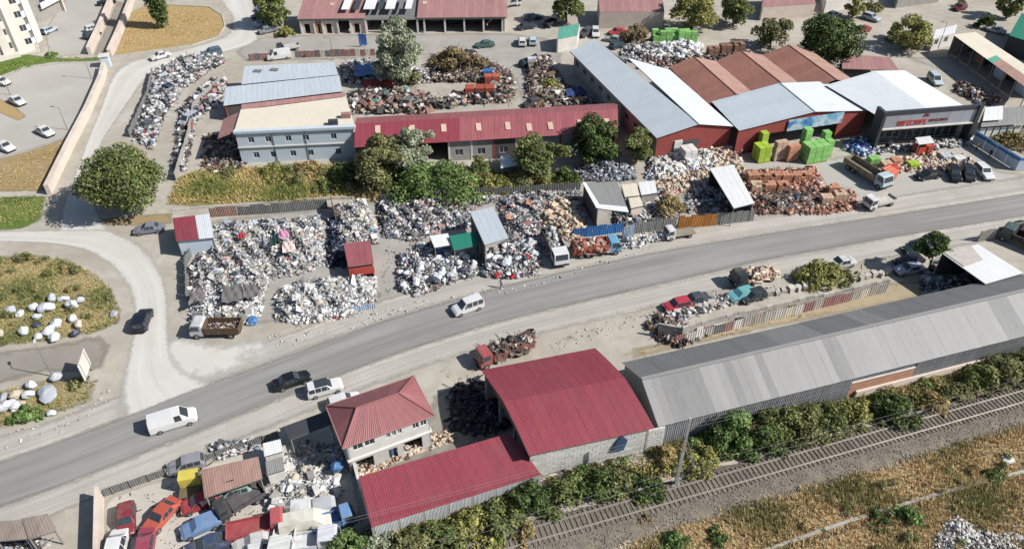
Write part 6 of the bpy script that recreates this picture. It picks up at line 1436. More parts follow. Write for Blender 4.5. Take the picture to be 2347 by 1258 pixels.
def bed_load(T, label, h, dens, palette, size, mixr):
    t, loc, rz, (x0, x1, zb, W) = T; c, s_ = math.cos(rz), math.sin(rz); k = .14
    P = [(loc.x + x * c - y * s_, loc.y + x * s_ + y * c) for x, y in ((x0 + k, -W / 2 + k), (x1 - k, -W / 2 + k), (x1 - k, W / 2 - k), (x0 + k, W / 2 - k))]
    debris(label, None, h, dens, palette, size, mixr, 'scrap_load', 3.0, P, cat='load', z0=zb + .02)
bed_load(L1, 'mixed pale and dark scrap heaped in the bed of the scrap lorry', 1.5, 34, P_DARK, (.2, .8), (.35, .2, .3, .15))
bed_load(L2, 'reddish crates and scrap loaded on the light blue cabbed lorry', 1.5, 26, pal((176, 112, 98, 16), (206, 158, 138, 16), (140, 90, 78, 12), (226, 214, 202, 12), (90, 74, 70, 10), (150, 140, 136, 8)), (.3, 1.0), (.7, .05, .2, .05))
bed_load(L3, 'sandy rubble loaded on the dark bonneted lorry', .7, 26, P_CARD, (.2, .8), (.4, .3, .3, 0))
bed_load(L4, 'brown earth and rust in the bed of the tipper lorry', .45, 24, P_RUST, (.15, .4), (.5, .3, .2, 0))
bed_load(L5, 'rusty pipes and iron piled on the old red lorry', 1.3, 30, P_RUST, (.25, .9), (.25, .05, .3, .4))
debris('reddish bricks, pallets and rubble packed round the brick stacks', [(1706, 470), (1700, 395), (1870, 385), (1890, 430), (1960, 440), (1965, 480), (1890, 492), (1730, 490)], .5, 12, P_BRICK, (.2, .8), (.55, .05, .2, .2))
debris('broken brick and clutter in front of the white foam blocks', [(1480, 440), (1500, 412), (1600, 395), (1700, 380), (1710, 400), (1640, 410), (1610, 440), (1540, 450)], .5, 13, P_CARD, (.2, .8), (.5, .1, .3, .1))
debris('clutter round the beige and white huts by the road', [(1410, 520), (1405, 455), (1440, 450), (1520, 440), (1560, 470), (1550, 512), (1460, 528)], .8, 15, P_DARK, (.2, .8), (.35, .05, .4, .2))
debris('white and grey odds and ends at the blue fence and the small flatbed', [(1426, 570), (1430, 548), (1520, 534), (1530, 548), (1470, 566)], .8, 16, P_WHITE, (.2, .8))
debris('clutter in the dark bay under the long white sheet roof', [(1570, 486), (1575, 440), (1625, 420), (1680, 455), (1690, 484)], .5, 8, P_DARK, (.25, .8))
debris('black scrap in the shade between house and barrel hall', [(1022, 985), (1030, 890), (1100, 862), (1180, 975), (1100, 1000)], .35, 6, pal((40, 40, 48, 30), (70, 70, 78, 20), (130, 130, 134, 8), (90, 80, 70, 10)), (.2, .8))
fence([(1545, 790), (1700, 750), (1862, 711), (2030, 670)], 1.7, W_block, 'patchwork of old doors and boards standing against the broken block wall', w=1.5, pick=lambda i, n: random.choice((W_white, W_block, W_block, M_pink, M_rust, M_cream, M_greyd, W_block)))
# white sacks in the meadow on the left
for px, py, s, m, l in ((28, 714, 1.9, 1, 'greyish sack farthest left in the meadow'), (47, 722, 1.7, 0, 'round pinkish white sack second from the left in the meadow'), (80, 710, 1.9, 0, 'white sack on the left of the upper meadow row'), (110, 712, 2.3, 0, 'large leaning white sack in the upper meadow row'), (122, 688, 1.8, 1, 'pale sack at the top of the meadow pile'),
        (148, 690, 1.7, 0, 'white sack behind the torn sheet in the meadow'), (168, 704, 2.0, 0, 'torn white sheet sack at the right of the upper meadow row'), (186, 692, 1.4, 1, 'small grey sack at the right end of the upper meadow row'), (60, 764, 2.0, 0, 'white sack at the left of the lower meadow pile'), (90, 776, 1.9, 0, 'white sack lowest in the lower meadow pile'),
        (84, 748, 1.5, 2, 'dark sack in the middle of the lower meadow pile'), (118, 762, 2.3, 0, 'big white sack right of the dark one in the meadow'), (132, 750, 2.2, 0, 'tall white sack at the back of the lower meadow pile'), (126, 778, 2.0, 0, 'white sack at the lower right of the meadow pile'), (86, 730, 1.5, 5, 'bluish clear sack between the two meadow rows'),
        (170, 734, 1.8, 0, 'striped white bale right of the meadow pile'), (182, 748, 1.7, 4, 'beige bale below the striped white one'), (176, 768, 1.5, 2, 'dark bale at the right edge of the meadow pile'), (262, 722, 1.4, 1, 'lone grey sack at the meadow edge near the side road'), (4, 766, 1.6, 4, 'beige sack cut by the left edge below the meadow')):
    sack(G(px, py), s * .78, S_W[m], l, 'sacks dumped in the meadow')
for px, py, s, m, l in ((38, 912, 2.4, 4, 'beige sack behind the lower left corner pile'), (74, 888, 2.0, 0, 'white sack at the top of the lower left pile'), (68, 910, 2.0, 0, 'white sack right of the beige one in the lower left pile'), (20, 934, 2.3, 0, 'white sack at the front left of the lower left pile'), (38, 936, 2.0, 0, 'white sack at the front of the lower left pile'), (54, 928, 1.3, 4, 'small pinkish sack in the lower left pile'),
        (120, 950, 1.2, 0, 'small white bundle lying on the verge by the road'), (132, 868, 1.7, 1, 'grey bundle beside the lamp post foot'), (12, 915, 1.6, 1, 'grey sack behind the front sacks of the lower left pile')):
    sack(G(px, py), s * .78, S_W[m], l, 'sacks dumped at the lower left corner')
o = sack(G(110, 908), 2.6, S_W[1], 'large grey and brown tarpaulin covered mound at the lower left', sq=.45, cat='tarpaulin', name='tarpaulin')
sack(G(2310, 1052), 1.4, S_W[0], 'lone white bag in the dry grass field', sq=.35)

# ------------------------------------------------------------------ stacks of goods
def stack(px, py, n, d, mat, label, cat='pallet stack', rz=.29, jitter=.02, group=None, z=0):
    """boxes of d=(w,l,h) piled n=(nx,ny,nz)"""
    p = G(px, py); t = thing(cat.replace(' ', '_'), (p.x, p.y, z), label, cat, group, rz); me = MB().box((0, 0, d[2] / 2), (d[0] * .93, d[1] * .93, d[2] * .94)).mesh('block'); me.materials.append(mat)
    pm = MB().box((0, 0, .06), (n[0] * d[0], n[1] * d[1], .12)).mesh('pallet'); pm.materials.append(M_wood); link('pallet', pm, t)
    for k in range(n[2] if not isinstance(n[2], (list, tuple)) else 1):
        for i in range(n[0]):
            for j in range(n[1]):
                if k == n[2] - 1 and n[2] > 2 and random.random() < .18: continue
                o = link('block', me, t, ((i - (n[0] - 1) / 2) * d[0] + random.uniform(-jitter, jitter), (j - (n[1] - 1) / 2) * d[1] + random.uniform(-jitter, jitter), .13 + k * d[2])); o.rotation_euler = (0, 0, random.uniform(-.03, .03))
    return t
GRN = MAT('green_wrap', A(146, 206, 116), .14, 2, .5, dirt=.5, dirtcol=A(200, 232, 180), obj=.1); YGR = MAT('yellow_green_wrap', A(176, 206, 70), .12, 2, .5, dirt=.4, dirtcol=A(206, 222, 140), obj=.08)
BRK = MAT('orange_brick', A(200, 146, 118), .12, 2, .9, obj=.15); BEI = MAT('beige_block', A(214, 184, 160), .08, 2, .9, obj=.1); FOAM = MAT('foam', A(236, 234, 230), .04, 2, .8, obj=.05)
stack(1742, 366, (2, 2, 3), (1.2, 1.2, .95), YGR, 'yellow green wrapped stack before the brick fronted warehouse', 'wrapped stack')
stack(1742, 352, (1, 1, 4), (1.3, 1.3, 1.05), YGR, 'tall yellow green wrapped column behind the yellow green stack', 'wrapped stack')
stack(1862, 366, (3, 2, 3), (1.4, 1.3, 1.05), GRN, 'big bright green wrapped stack under the blue banner', 'wrapped stack')
stack(1838, 350, (1, 1, 5), (1.4, 1.4, .95), GRN, 'narrow bright green column left of the big green stack', 'wrapped stack')
stack(1888, 352, (1, 2, 4), (1.3, 1.3, 1.0), GRN, 'bright green column at the right of the big green stack', 'wrapped stack')
stack(1782, 366, (2, 1, 4), (1.1, 1.1, .9), BEI, 'beige block stack between the green stacks', 'block stack')
stack(1812, 368, (2, 1, 3), (1.1, 1.1, 1.0), BRK, 'rust brown block stack left of the big green stack', 'block stack')
stack(1546, 360, (1, 1, 5), (1.6, 1.4, .7), FOAM, 'tall white foam column before the brick gable', 'foam stack')
stack(1574, 372, (2, 2, 4), (1.2, 1.2, .7), FOAM, 'broad white foam stack beside the tall foam column', 'foam stack')
for i, (px, py, m, l) in enumerate(((1722, 418, BRK, 'orange brick stack at the left end of the upper row'), (1748, 418, BRK, 'orange brick stack second from left in the upper row'), (1774, 418, BRK, 'orange brick stack third in the upper row'), (1800, 418, BRK, 'orange brick stack fourth in the upper row'), (1826, 418, BRK, 'orange brick stack fifth in the upper row'), (1850, 416, BRK, 'orange brick stack at the right end of the upper row'),
        (1730, 440, BEI, 'pale brick stack at the left of the lower row'), (1760, 440, BRK, 'orange brick stack in the middle of the lower row'), (1790, 440, BRK, 'orange brick stack at the right of the lower row'), (1905, 446, BRK, 'orange brick stack near the white small lorry'), (1920, 462, BEI, 'pale block stack in front of the white small lorry'), (1890, 470, BEI, 'low pale block stack by the bent rods'))):
    stack(px, py, (3, 2, 4), (.62, .75, .42), m, l, 'brick stack', .05, .015, 'brick stacks in front of the brick yard')
stack(1530, 96, (5, 2, 3), (1.5, 1.2, .9), GRN, 'row of bright green wrapped goods at the far yard', 'wrapped stack', .1); stack(1572, 96, (3, 2, 3), (1.5, 1.2, .85), GRN, 'second row of bright green wrapped goods at the far yard', 'wrapped stack', .1)
H17 = debris('white bags piled below the far green goods', [(1496, 136), (1505, 108), (1560, 102), (1612, 108), (1610, 136), (1545, 142)], 1.6, 6, P_RUBB, (.3, .9), (.2, .8, 0, 0))
sacks_on(H17, 45, (1.1, 1.7), [S_W[0]], '{c} bag {w} of the pile below the far green goods', 'white bags below the far green goods')
for i, (px, py, l) in enumerate(((1632, 128, 'brown pallet stack at the left of the far pallet rows'), (1660, 124, 'brown pallet stack in the middle of the far pallet rows'), (1690, 120, 'brown pallet stack at the right of the far pallet rows'))):
    stack(px, py, (2, 2, 7), (1.2, 1.0, .3), MAT('pallet_wood', A(150, 116, 98), .15, obj=.2), l, 'pallet stack', .15)
stack(1100, 216, (3, 1, 2), (2.0, 2.2, .8), MAT('rust_red_box', A(176, 82, 62), .12), 'row of rust red skips below the blue bin in the rusty yard', 'skip', .05)
stack(1128, 190, (2, 1, 2), (1.6, 1.8, .8), MAT('red_box', A(196, 100, 74), .12), 'orange red bins at the right of the rusty yard', 'bin', .05)
stack(1118, 178, (1, 1, 2), (2.2, 1.8, .8), M_bl, 'blue bin in the rusty yard below the garages', 'bin', .05)
stack(868, 198, (3, 1, 1), (2.0, 2.2, .9), MAT('red_trailer', A(176, 62, 66), .12), 'red trailer beside the dark heap of iron', 'trailer', .05)
stack(2112, 352, (2, 1, 2), (1.5, 1.6, .8), MAT('orange_red', A(206, 84, 58), .1), 'orange red machine under a white canopy before the store', 'machine', .2)
canopy('awning', 'small white canopy over the orange red machine before the store', 'awning', [(2106, 332, 2.6), (2142, 328, 2.6), (2132, 312, 2.6), (2098, 316, 2.6)], M_white, '')
for px, py, m, l in ((2030, 384, BEI, 'beige slab stack before the store'), (2052, 376, BRK, 'brown flowerpot stack before the store'), (2090, 384, YGR, 'yellow green sack pile before the store'), (2044, 392, MAT('red_pots', A(206, 80, 66), .1), 'red tub stack behind the black saloon'), (2000, 372, GRN, 'light green pallet beside the long lorry'), (2165, 366, S_W[5], 'silver goods pallet in front of the store'), (2195, 372, FOAM, 'white goods pallet in front of the store')):
    stack(px, py, (2, 2, 2), (.9, .8, .45), m, l, 'goods pallet', .15)
# orange boxes standing in the long lorry
p = G(2030, 418); t = thing('crate_stack', (p.x, p.y, 1.1), 'orange boxes standing on the long lorry behind its cab', 'crates', None, -1.0)
for k in range(3): MB().box((k * .75 - .7, 0, .75), (.55, 1.9, 1.5), 0, ('Y', .12)).build('box', MAT('orange_box', A(232, 132, 104), .08, obj=.1), t)

# blue sheeting
def tarp(px0, px1, z, label, mat, n=9, fold=.25, flatz=None):
    """creased cloth over four pixel corners"""
    q = [G(x, y, z_) for x, y, z_ in px0]; V, Q = [], []
    for j in range(n):
        for i in range(n):
            p = q[0].lerp(q[1], i / (n - 1)).lerp(q[3].lerp(q[2], i / (n - 1)), j / (n - 1)); p = p + Vector((0, 0, random.uniform(-fold, fold) * .5 + fold * math.sin(i * 1.9 + j * .7) * .6)); V.append(p - q[0])
    for j in range(n - 1):
        for i in range(n - 1): Q.append((j * n + i, j * n + i + 1, (j + 1) * n + i + 1, (j + 1) * n + i))
    o = link('tarpaulin', np_mesh('tarpaulin', V, quads=Q), mats=mat); o.location = q[0]; return tag(o, label, 'tarpaulin')
T_b = MAT('blue_tarp', A(70, 118, 190), .2, 1.5, .6, obj=0); T_n = MAT('navy_cloth', A(52, 74, 124), .2, 1.5, .6, obj=0); T_lb = MAT('light_blue_tarp', A(120, 156, 206), .15, 1.5, .6, obj=0); T_g = MAT('grey_net', A(120, 118, 118), .15, 2, .8, obj=0)
tarp([(812, 176, 1.6), (872, 170, 1.6), (866, 146, 2.4), (812, 148, 2.4)], 0, 0, 'light blue tarpaulin over the dark heap of iron', T_lb)
tarp([(824, 106, .3), (842, 104, .3), (838, 78, 3.2), (820, 78, 3.2)], 0, 0, 'blue sheet hanging before the garage row', T_b)
tarp([(1300, 222, 1.2), (1352, 215, 1.2), (1330, 198, 1.6), (1296, 204, 1.6)], 0, 0, 'navy cloth in the shade of the long warehouse', T_n)
tarp([(508, 694, 2.2), (556, 688, 2.2), (552, 652, 2.5), (510, 656, 2.5)], 0, 0, 'grey net laid over the great scrap heap', T_g); tarp([(558, 684, 2.0), (596, 678, 2.0), (592, 650, 2.4), (556, 652, 2.4)], 0, 0, 'second grey net at the right of the great scrap heap', T_g)
tarp([(432, 700, 1.6), (474, 682, 1.8), (462, 656, 2.2), (436, 672, 2.0)], 0, 0, 'brownish grey mat at the left flank of the scrap heap', MAT('brown_mat', A(130, 122, 122), .12, obj=0))
tarp([(622, 562, 2.6), (640, 556, 2.7), (644, 534, 2.9), (624, 538, 2.9)], 0, 0, 'dark green cloth on the great scrap heap', MAT('dark_green_cloth', A(30, 70, 66), .1, obj=0)); tarp([(640, 548, 2.8), (664, 544, 2.8), (660, 524, 3.0), (638, 528, 3.0)], 0, 0, 'pink cloth on top of the great scrap heap', MAT('pink_cloth', A(222, 160, 190), .1, obj=0))
tarp([(648, 580, 2.5), (678, 574, 2.5), (674, 552, 2.8), (646, 556, 2.8)], 0, 0, 'pale salmon cloth beside the pink one on the scrap heap', MAT('salmon_cloth', A(238, 214, 206), .06, obj=0)); tarp([(545, 548, 2.4), (560, 546, 2.4), (562, 532, 2.6), (548, 534, 2.6)], 0, 0, 'red cloth on the great scrap heap', MAT('red_rag', A(204, 76, 92), .1, obj=0))

# ------------------------------------------------------------------ posts, masts, boards, wires
def lamp_post(px, py, h, label, arm=(-1, 0), white=False, cat='lamp post'):
    p = G(px, py); t = thing('lamp_post', p, label, cat); m = M_post
    MB().tube((0, 0, 0), (0, 0, h), .085, .05).build('pole', m, t); a = Vector((arm[0], arm[1], 0)).normalized()
    MB().tube((0, 0, h - .05), a * .9 + Vector((0, 0, h + .15)), .04).build('arm', m, t); MB().box(a * 1.1 + Vector((0, 0, h + .16)), (.6, .26, .12), math.atan2(a.y, a.x)).build('lamp_head', W_white if white else M_post, t)
lamp_post(155, 298, 4.6, 'lamp post in the car park near the white saloon'); lamp_post(210, 181, 4.4, 'lamp post beside the long wall at the top of the car park'); lamp_post(24, 218, 4.0, 'lamp post at the left side of the car park'); lamp_post(121, 862, 5.0, 'leaning white street lamp over the grey track', (-.6, .8), True)
lamp_post(2150, 112, 6.0, 'tall thin pole near the container office'); lamp_post(764, 138, 5.0, 'thin dark pole behind the grey sheds')
def mast():
    p = G(1548, 1112); t = thing('rail_mast', p, 'tall grey overhead line mast beside the railway', 'mast')
    LG = MAT('pale_mast', A(196, 194, 190), .08, 2, .7)
    for k, (z0, z1, w_) in enumerate(((0, 5.6, .34), (5.6, 11, .26))): MB().box((0, 0, (z0 + z1) / 2), (w_, w_, z1 - z0)).build('mast_shaft', LG, t)
    MB().tube((0, 0, 6.4), (.5, -3.0, 7.0), .05).build('bracket', M_post, t); MB().tube((0, 0, 8.2), (.5, -3.0, 7.1), .03).build('bracket', M_post, t)
    MB().box((0, 0, .2), (.8, .8, .4)).build('footing', W_grey, t)
    p2 = Vector((p.x, p.y, 0))
    d = RD
    for off_, z, l in ((-3.2, 6.6, 'contact wire above the railway track'), (-3.2, 8.2, 'carrying wire above the contact wire of the railway'), (-.2, 10.4, 'upper feeder wire on the railway mast'), (.3, 9.2, 'lower feeder wire on the railway mast')):
        m = MB()
        for a, b in ((-55, 0), (0, 55)):
            for k in range(8):
                f = lambda u: Vector((p.x + .5 + d.x * u + RN.x * off_, p.y + d.y * u + RN.y * off_, z - .8 * (1 - ((u - (a + b) / 2) / 27.5) ** 2) * (0 if z < 7 else 1)))
                m.tube(f(a + (b - a) * k / 8), f(a + (b - a) * (k + 1) / 8), .011, n=4)
        o = m.build('overhead_wire', M_post, None, base=(p.x, p.y, 0)); o.location = (p.x, p.y, 0); tag(o, l, 'wire')
mast()
def billboard():
    a, b = G(201, 884), G(214, 842); base = a; t = thing('billboard', base, 'white board on posts standing edge on at the road junction', 'billboard')
    MB().wall(a.to_2d(), b.to_2d(), .8, 3.4, .08).build('panel', W_white, t, base=base)
    for k in (.15, .85): c = a.lerp(b, k); MB().tube((c.x, c.y, 0), (c.x, c.y, 3.3), .06).build('post', M_post, t, base=base)
billboard()

# ------------------------------------------------------------------ people
def person(px, py, face, top, legs, label, h=1.75, arm=.25):
    bm = {'p': (0, 0, .95), 'c': (0, 0, 1.32), 'n': (0, 0, 1.5), 'h': (0, .02, 1.62), 'ht': (0, .02, 1.74), 'sl': (.2, 0, 1.42), 'el': (.27, .02, 1.14), 'wl': (.28, arm, .9), 'fl': (.28, arm + .06, .8), 'sr': (-.2, 0, 1.42), 'er': (-.27, 0, 1.14), 'wr': (-.27, .1, .88), 'fr': (-.27, .13, .78),
          'hl': (.1, 0, .9), 'kl': (.11, .06, .48), 'al': (.11, -.04, .08), 'tl': (.12, .14, .04), 'hr': (-.1, 0, .9), 'kr': (-.11, -.02, .48), 'ar': (-.12, -.12, .08), 'tr': (-.12, .06, .04)}
    rad = dict(p=.15, c=.165, n=.06, h=.1, ht=.085, sl=.075, el=.05, wl=.035, fl=.04, sr=.075, er=.05, wr=.035, fr=.04, hl=.1, kl=.065, al=.045, tl=.045, hr=.1, kr=.065, ar=.045, tr=.045)
    E_ = 'p c,c n,n h,h ht,c sl,sl el,el wl,wl fl,c sr,sr er,er wr,wr fr,p hl,hl kl,kl al,al tl,p hr,hr kr,kr ar,ar tr'.split(',')
    ks = list(bm); me = bpy.data.meshes.new('body'); me.from_pydata([bm[k] for k in ks], [tuple(ks.index(a) for a in e.split()) for e in E_], [])
    o = bpy.data.objects.new('person', me); C.objects.link(o); md = o.modifiers.new('skin', 'SKIN'); o.modifiers.new('sub', 'SUBSURF').levels = 1
    for i, k in enumerate(ks): me.skin_vertices[0].data[i].radius = (rad[k], rad[k]); me.skin_vertices[0].data[i].use_root = (k == 'p')
    dg = bpy.context.evaluated_depsgraph_get(); m2 = bpy.data.meshes.new_from_object(o.evaluated_get(dg)); o.modifiers.clear(); o.data = m2
    m2.materials.clear()
    for m in (MAT('skin', A(196, 150, 124), .03, obj=0), top, legs, MAT('dark_hair', A(44, 36, 32), .05, obj=0)): m2.materials.append(m)
    for f in m2.polygons:
        z, x = f.center.z, abs(f.center.x); f.material_index = 3 if z > 1.69 or (z > 1.56 and f.center.y < -.02) else 0 if z > 1.5 or (z < .93 and x > .2) else 1 if z > .93 else 2; f.use_smooth = True
    p = G(px, py); o.location = p; o.rotation_euler = (0, 0, face); return tag(o, label, 'person')
CLW, CLD, CLB, CLY = MAT('white_cloth', A(222, 224, 226), .05, obj=0), MAT('dark_cloth', A(46, 46, 54), .1, obj=0), MAT('blue_cloth', A(76, 84, 140), .1, obj=0), MAT('yellow_cloth', A(206, 190, 96), .08, obj=0)
person(1149, 660, 2.6, CLW, CLD, 'person in a pale top and dark trousers standing at the roadside before the sacks'); person(2236, 346, 1.0, CLY, CLD, 'person in a yellow top by the printed board fence'); person(2214, 378, -1.5, CLB, CLD, 'person in a blue top behind the parked cars at the store'); person(2266, 362, 2.0, CLD, CLD, 'person in dark clothes beside the printed board fence')
# ------------------------------------------------------------------ trees, bushes, grass
LEAF = attr_mat('leaf', .65, .22, .25, .15, 3.0)
GRASS = attr_mat('grass_blade', .8, .2, .15, .15, 2.0)
BARK = MAT('bark', A(112, 96, 80), .2, 3, .95, obj=.1)
PG = {'dark': [(52, 70, 36), (66, 86, 42), (84, 102, 52), (44, 58, 34), (104, 116, 60)], 'olive': [(112, 114, 72), (128, 128, 84), (96, 100, 62), (142, 138, 94), (84, 88, 54)], 'grey': [(150, 156, 134), (132, 140, 116), (116, 126, 96), (168, 172, 152), (100, 110, 78)],
      'green': [(84, 108, 58), (98, 124, 66), (112, 136, 74), (70, 90, 50), (128, 142, 84)], 'yellow': [(132, 132, 72), (148, 142, 80), (112, 118, 64), (162, 152, 92), (96, 104, 58)], 'rusty': [(138, 116, 88), (122, 106, 76), (112, 108, 72), (156, 132, 102), (98, 90, 64)], 'mid': [(84, 96, 54), (98, 110, 60), (114, 120, 70), (72, 84, 48), (130, 130, 80)], 'dry': [(156, 132, 92), (140, 122, 82), (118, 112, 70), (168, 144, 100), (104, 98, 64)]}
def leaf_mesh(cl, n, size, cols, droop=0.0, name='crown'):
    """cl: rows x, y, z, r, rz; leaves cover the outer shell of every clump"""
    cl = np.asarray(cl); w = cl[:, 3] ** 2; k = rng.choice(len(cl), n, p=w / w.sum()); d = rng.normal(size=(n, 3)); d /= np.linalg.norm(d, axis=1)[:, None]; d[:, 2] = np.where(d[:, 2] < -.5, -d[:, 2], d[:, 2])
    r = cl[k, 3] * rng.uniform(.45, 1.06, n) ** .6; c = cl[k, :3] + d * np.stack([r, r, r * cl[k, 4] / cl[k, 3]], 1); c[:, 2] = np.maximum(c[:, 2], .06)
    s = size * rng.uniform(.6, 1.35, n); nn = d + rng.normal(0, .55, (n, 3)); nn[:, 2] += .35; nn /= np.linalg.norm(nn, axis=1)[:, None]
    u = np.cross(nn, rng.normal(size=(n, 3))); u /= np.linalg.norm(u, axis=1)[:, None]
    if droop: u[:, 2] -= droop; u /= np.linalg.norm(u, axis=1)[:, None]
    v = np.cross(nn, u); a = (u * s[:, None]); b = v * (s * rng.uniform(.4, .7, n))[:, None]
    V = np.stack([c - a, c + b * .9 - a * .1, c + a, c - b * .9 + a * .1], 1).reshape(-1, 3); Q = np.arange(n * 4).reshape(-1, 4)
    tone = rng.uniform(.8, 1.2, len(cl))[k]; pc = np.array([A(*x, 1.12) for x in cols]); col = pc[rng.integers(0, len(pc), n)] * (tone * rng.uniform(.85, 1.15, n))[:, None]
    return np_mesh(name, V, quads=Q, col=np.repeat(col, 4, 0))
def tree(name, px, py, h, r, kind, n, label, size=.3, trunk=.25, cat='tree', group=None, squash=1.0, clumps=None, base_h=.05, droop=0.0, shape='round', reach=.95):
    p = G(px, py); t = thing(name, p, label, cat, group); cl = []; m = clumps or int(12 + r * 5)
    lean = (random.uniform(-.3, .3), random.uniform(-.3, .3)); zc, hz = h * (1 + base_h) / 2, h * (1 - base_h) / 2
    for i in range(m):
        while True:
            q = rng.uniform(-1, 1, 3)
            if .12 < np.dot(q, q) < 1: break
        q = q / max(.55, np.linalg.norm(q)) * rng.uniform(.45, reach)
        rr = r * rng.uniform(.18, .4)
        k = 1.0
        if shape == 'spindle': q[2] = rng.uniform(-.98, .95); q[:2] *= .8
        if shape == 'spindle': k = max(.3, 1 - abs(q[2]) ** 2) ; rr = r * rng.uniform(.4, .6)
        cl.append((q[0] * r * k, q[1] * r * k * squash, zc + q[2] * hz, rr, rr * (1.3 if shape == 'spindle' else .85)))
    link('crown', leaf_mesh(cl, n, size, PG[kind], droop), t, mats=LEAF)
    tm = MB(); top = Vector((lean[0], lean[1], h * .55)); tm.tube((0, 0, -.05), top * .5, trunk, trunk * .75); tm.tube(top * .5, top, trunk * .75, trunk * .4)
    for c in random.sample(cl, min(9, len(cl))): s_ = top * random.uniform(.35, .95); e_ = Vector(c[:3]); tm.tube(s_, s_.lerp(e_, .55) + Vector((0, 0, .2)), trunk * .38, trunk * .22, 5); tm.tube(s_.lerp(e_, .55) + Vector((0, 0, .2)), e_, trunk * .22, trunk * .08, 5)
    tm.build('trunk', BARK, t); return t
def bush(px, py, r, h, kind, n, label, size=.2, group=None, cat='bush', name='bush'):
    p = G(px, py); t = thing(name, p, label, cat, group); cl = []; el, sl = random.uniform(.85, 1.3), random.uniform(-.1, .35)
    for i in range(int(10 + r * 8)):
        a, d = random.uniform(0, 6.28), r * math.sqrt(random.random()) * random.uniform(.6, 1.15); rr = r * random.uniform(.14, .4); z = h * (1 - min(.9, (d / r) ** 2)) * random.uniform(.3, .95); cl.append((math.cos(a) * d * el, math.sin(a) * d / el + math.cos(a) * d * sl, max(rr * .3, z - rr * .2), rr, rr * .85))
    link('crown', leaf_mesh(cl, n, size, PG[kind]), t, mats=LEAF)
    m = MB()
    for c in random.sample(cl, min(6, len(cl))): m.tube((random.uniform(-.1, .1), random.uniform(-.1, .1), -.03), c[:3], .05, .02, 5)
    m.build('stem', BARK, t); return t

tree('broad_tree', 296, 482, 10.2, 6.7, 'mid', 24000, 'big broad dark green tree standing beside the dusty lane', .27, .4, clumps=95, base_h=.05, reach=.84)
tree('cypress', 374, 64, 15.0, 2.5, 'dark', 9000, 'tall dark cypress on the tan lawn at the top left', .28, .2, shape='spindle', clumps=60, base_h=.06)
tree('willow', 915, 192, 13.5, 5.0, 'grey', 9000, 'tall grey green willow in front of the garage row', .36, .35, droop=.9, clumps=40, base_h=.05)
bush(940, 192, 2.2, 4, 'olive', 1400, 'olive bush at the foot of the tall willow', .26)
tree('olive_tree', 880, 425, 9.0, 4.7, 'olive', 8000, 'olive green tree before the red workshop, left of the silvery one', .3, .3, clumps=40, base_h=.05)
tree('silver_tree', 955, 400, 8.8, 4.2, 'grey', 6500, 'silvery grey tree overlapping the red workshop roof', .28, .25, clumps=30)
bush(1000, 445, 6.4, 5.2, 'green', 9000, 'broad bright green thicket on the weedy strip', .26, name='thicket')
bush(935, 450, 3.0, 2.6, 'green', 2200, 'low green shrub left of the bright thicket', .24)
bush(1098, 402, 2.2, 4.2, 'mid', 1500, 'dark green bush before the middle of the red workshop', .25)
bush(800, 410, 2.6, 3.2, 'dark', 1900, 'dark bush in the shade at the right end of the blue block', .25)
bush(1060, 420, 3.4, 3.2, 'mid', 2200, 'green bush right of the bright thicket', .25)
bush(1140, 430, 3.0, 2.0, 'yellow', 1600, 'yellowish scrub below the small white lean-to', .24)
bush(1200, 425, 2.6, 2.2, 'olive', 1500, 'olive scrub between lean-to and rounded green tree', .24)
bush(860, 440, 2.8, 1.8, 'dry', 1500, 'dry scrub below the olive green tree', .24)
bush(700, 392, 2.4, 1.6, 'dry', 1200, 'dry orange scrub before the middle of the blue block', .24)
bush(620, 398, 2.0, 1.3, 'yellow', 900, 'low yellow scrub before the left of the blue block', .22)
bush(750, 430, 2.4, 1.4, 'mid', 1100, 'low green scrub on the weedy strip below the blue block', .22)
bush(520, 400, 1.8, 1.0, 'olive', 700, 'low olive scrub at the left of the blue block', .22)
tree('broad_tree', 1040, 165, 4.6, 3.4, 'rusty', 2600, 'brownish thin tree over the rusty yard', .3, .15, clumps=14)
bush(1540, 1245, 1.5, 1.2, 'green', 900, 'green tuft at the lower edge of the ballast', .18); bush(2075, 1190, 1.4, 1.5, 'green', 800, 'green tuft beside the drain in the dry field', .18); bush(1640, 1235, 1.2, .8, 'dark', 500, 'dark small weed in the dry field near the ballast', .18)
bush(2010, 1195, 1.3, .8, 'dark', 500, 'dark weed left of the green tuft by the drain', .18); bush(2280, 1090, 1.3, 1.0, 'mid', 500, 'green weed on the drain near the right edge', .18); bush(1480, 1190, 1.0, .7, 'rusty', 400, 'rust coloured weed on the ballast shoulder', .18)
tree('broad_tree', 1245, 406, 7.0, 4.6, 'mid', 5500, 'rounded green tree between white lean-to and dark metal heap', .28, .25)
tree('broad_tree', 1365, 372, 8.2, 4.6, 'dark', 6000, 'dark green tree before the end of the red workshop', .3, .3, clumps=36)
tree('broad_tree', 1458, 372, 7.2, 3.0, 'mid', 3600, 'green tree at the left corner of the brick gable', .28, .25)
bush(1300, 415, 2.4, 2.4, 'dark', 1500, 'dark bush left of the heap of bent metal', .24)
bush(1530, 490, 2.6, 3.0, 'dry', 2000, 'dry brownish shrub between pale huts and the orange fence', .26)
tree('broad_tree', 642, 60, 9, 4.6, 'mid', 5000, 'green tree left of the garage row at the top edge', .34, .3)
bush(655, 82, 2.0, 3, 'yellow', 900, 'light green bush at the left wall of the garages', .28)
tree('broad_tree', 1298, 52, 9.0, 4.2, 'mid', 5000, 'green tree at the top edge left of the pinkish workshop', .34, .3)
tree('broad_tree', 1585, 66, 9.5, 5.4, 'yellow', 6500, 'yellow green tree right of the pinkish workshop', .34, .35, clumps=40)
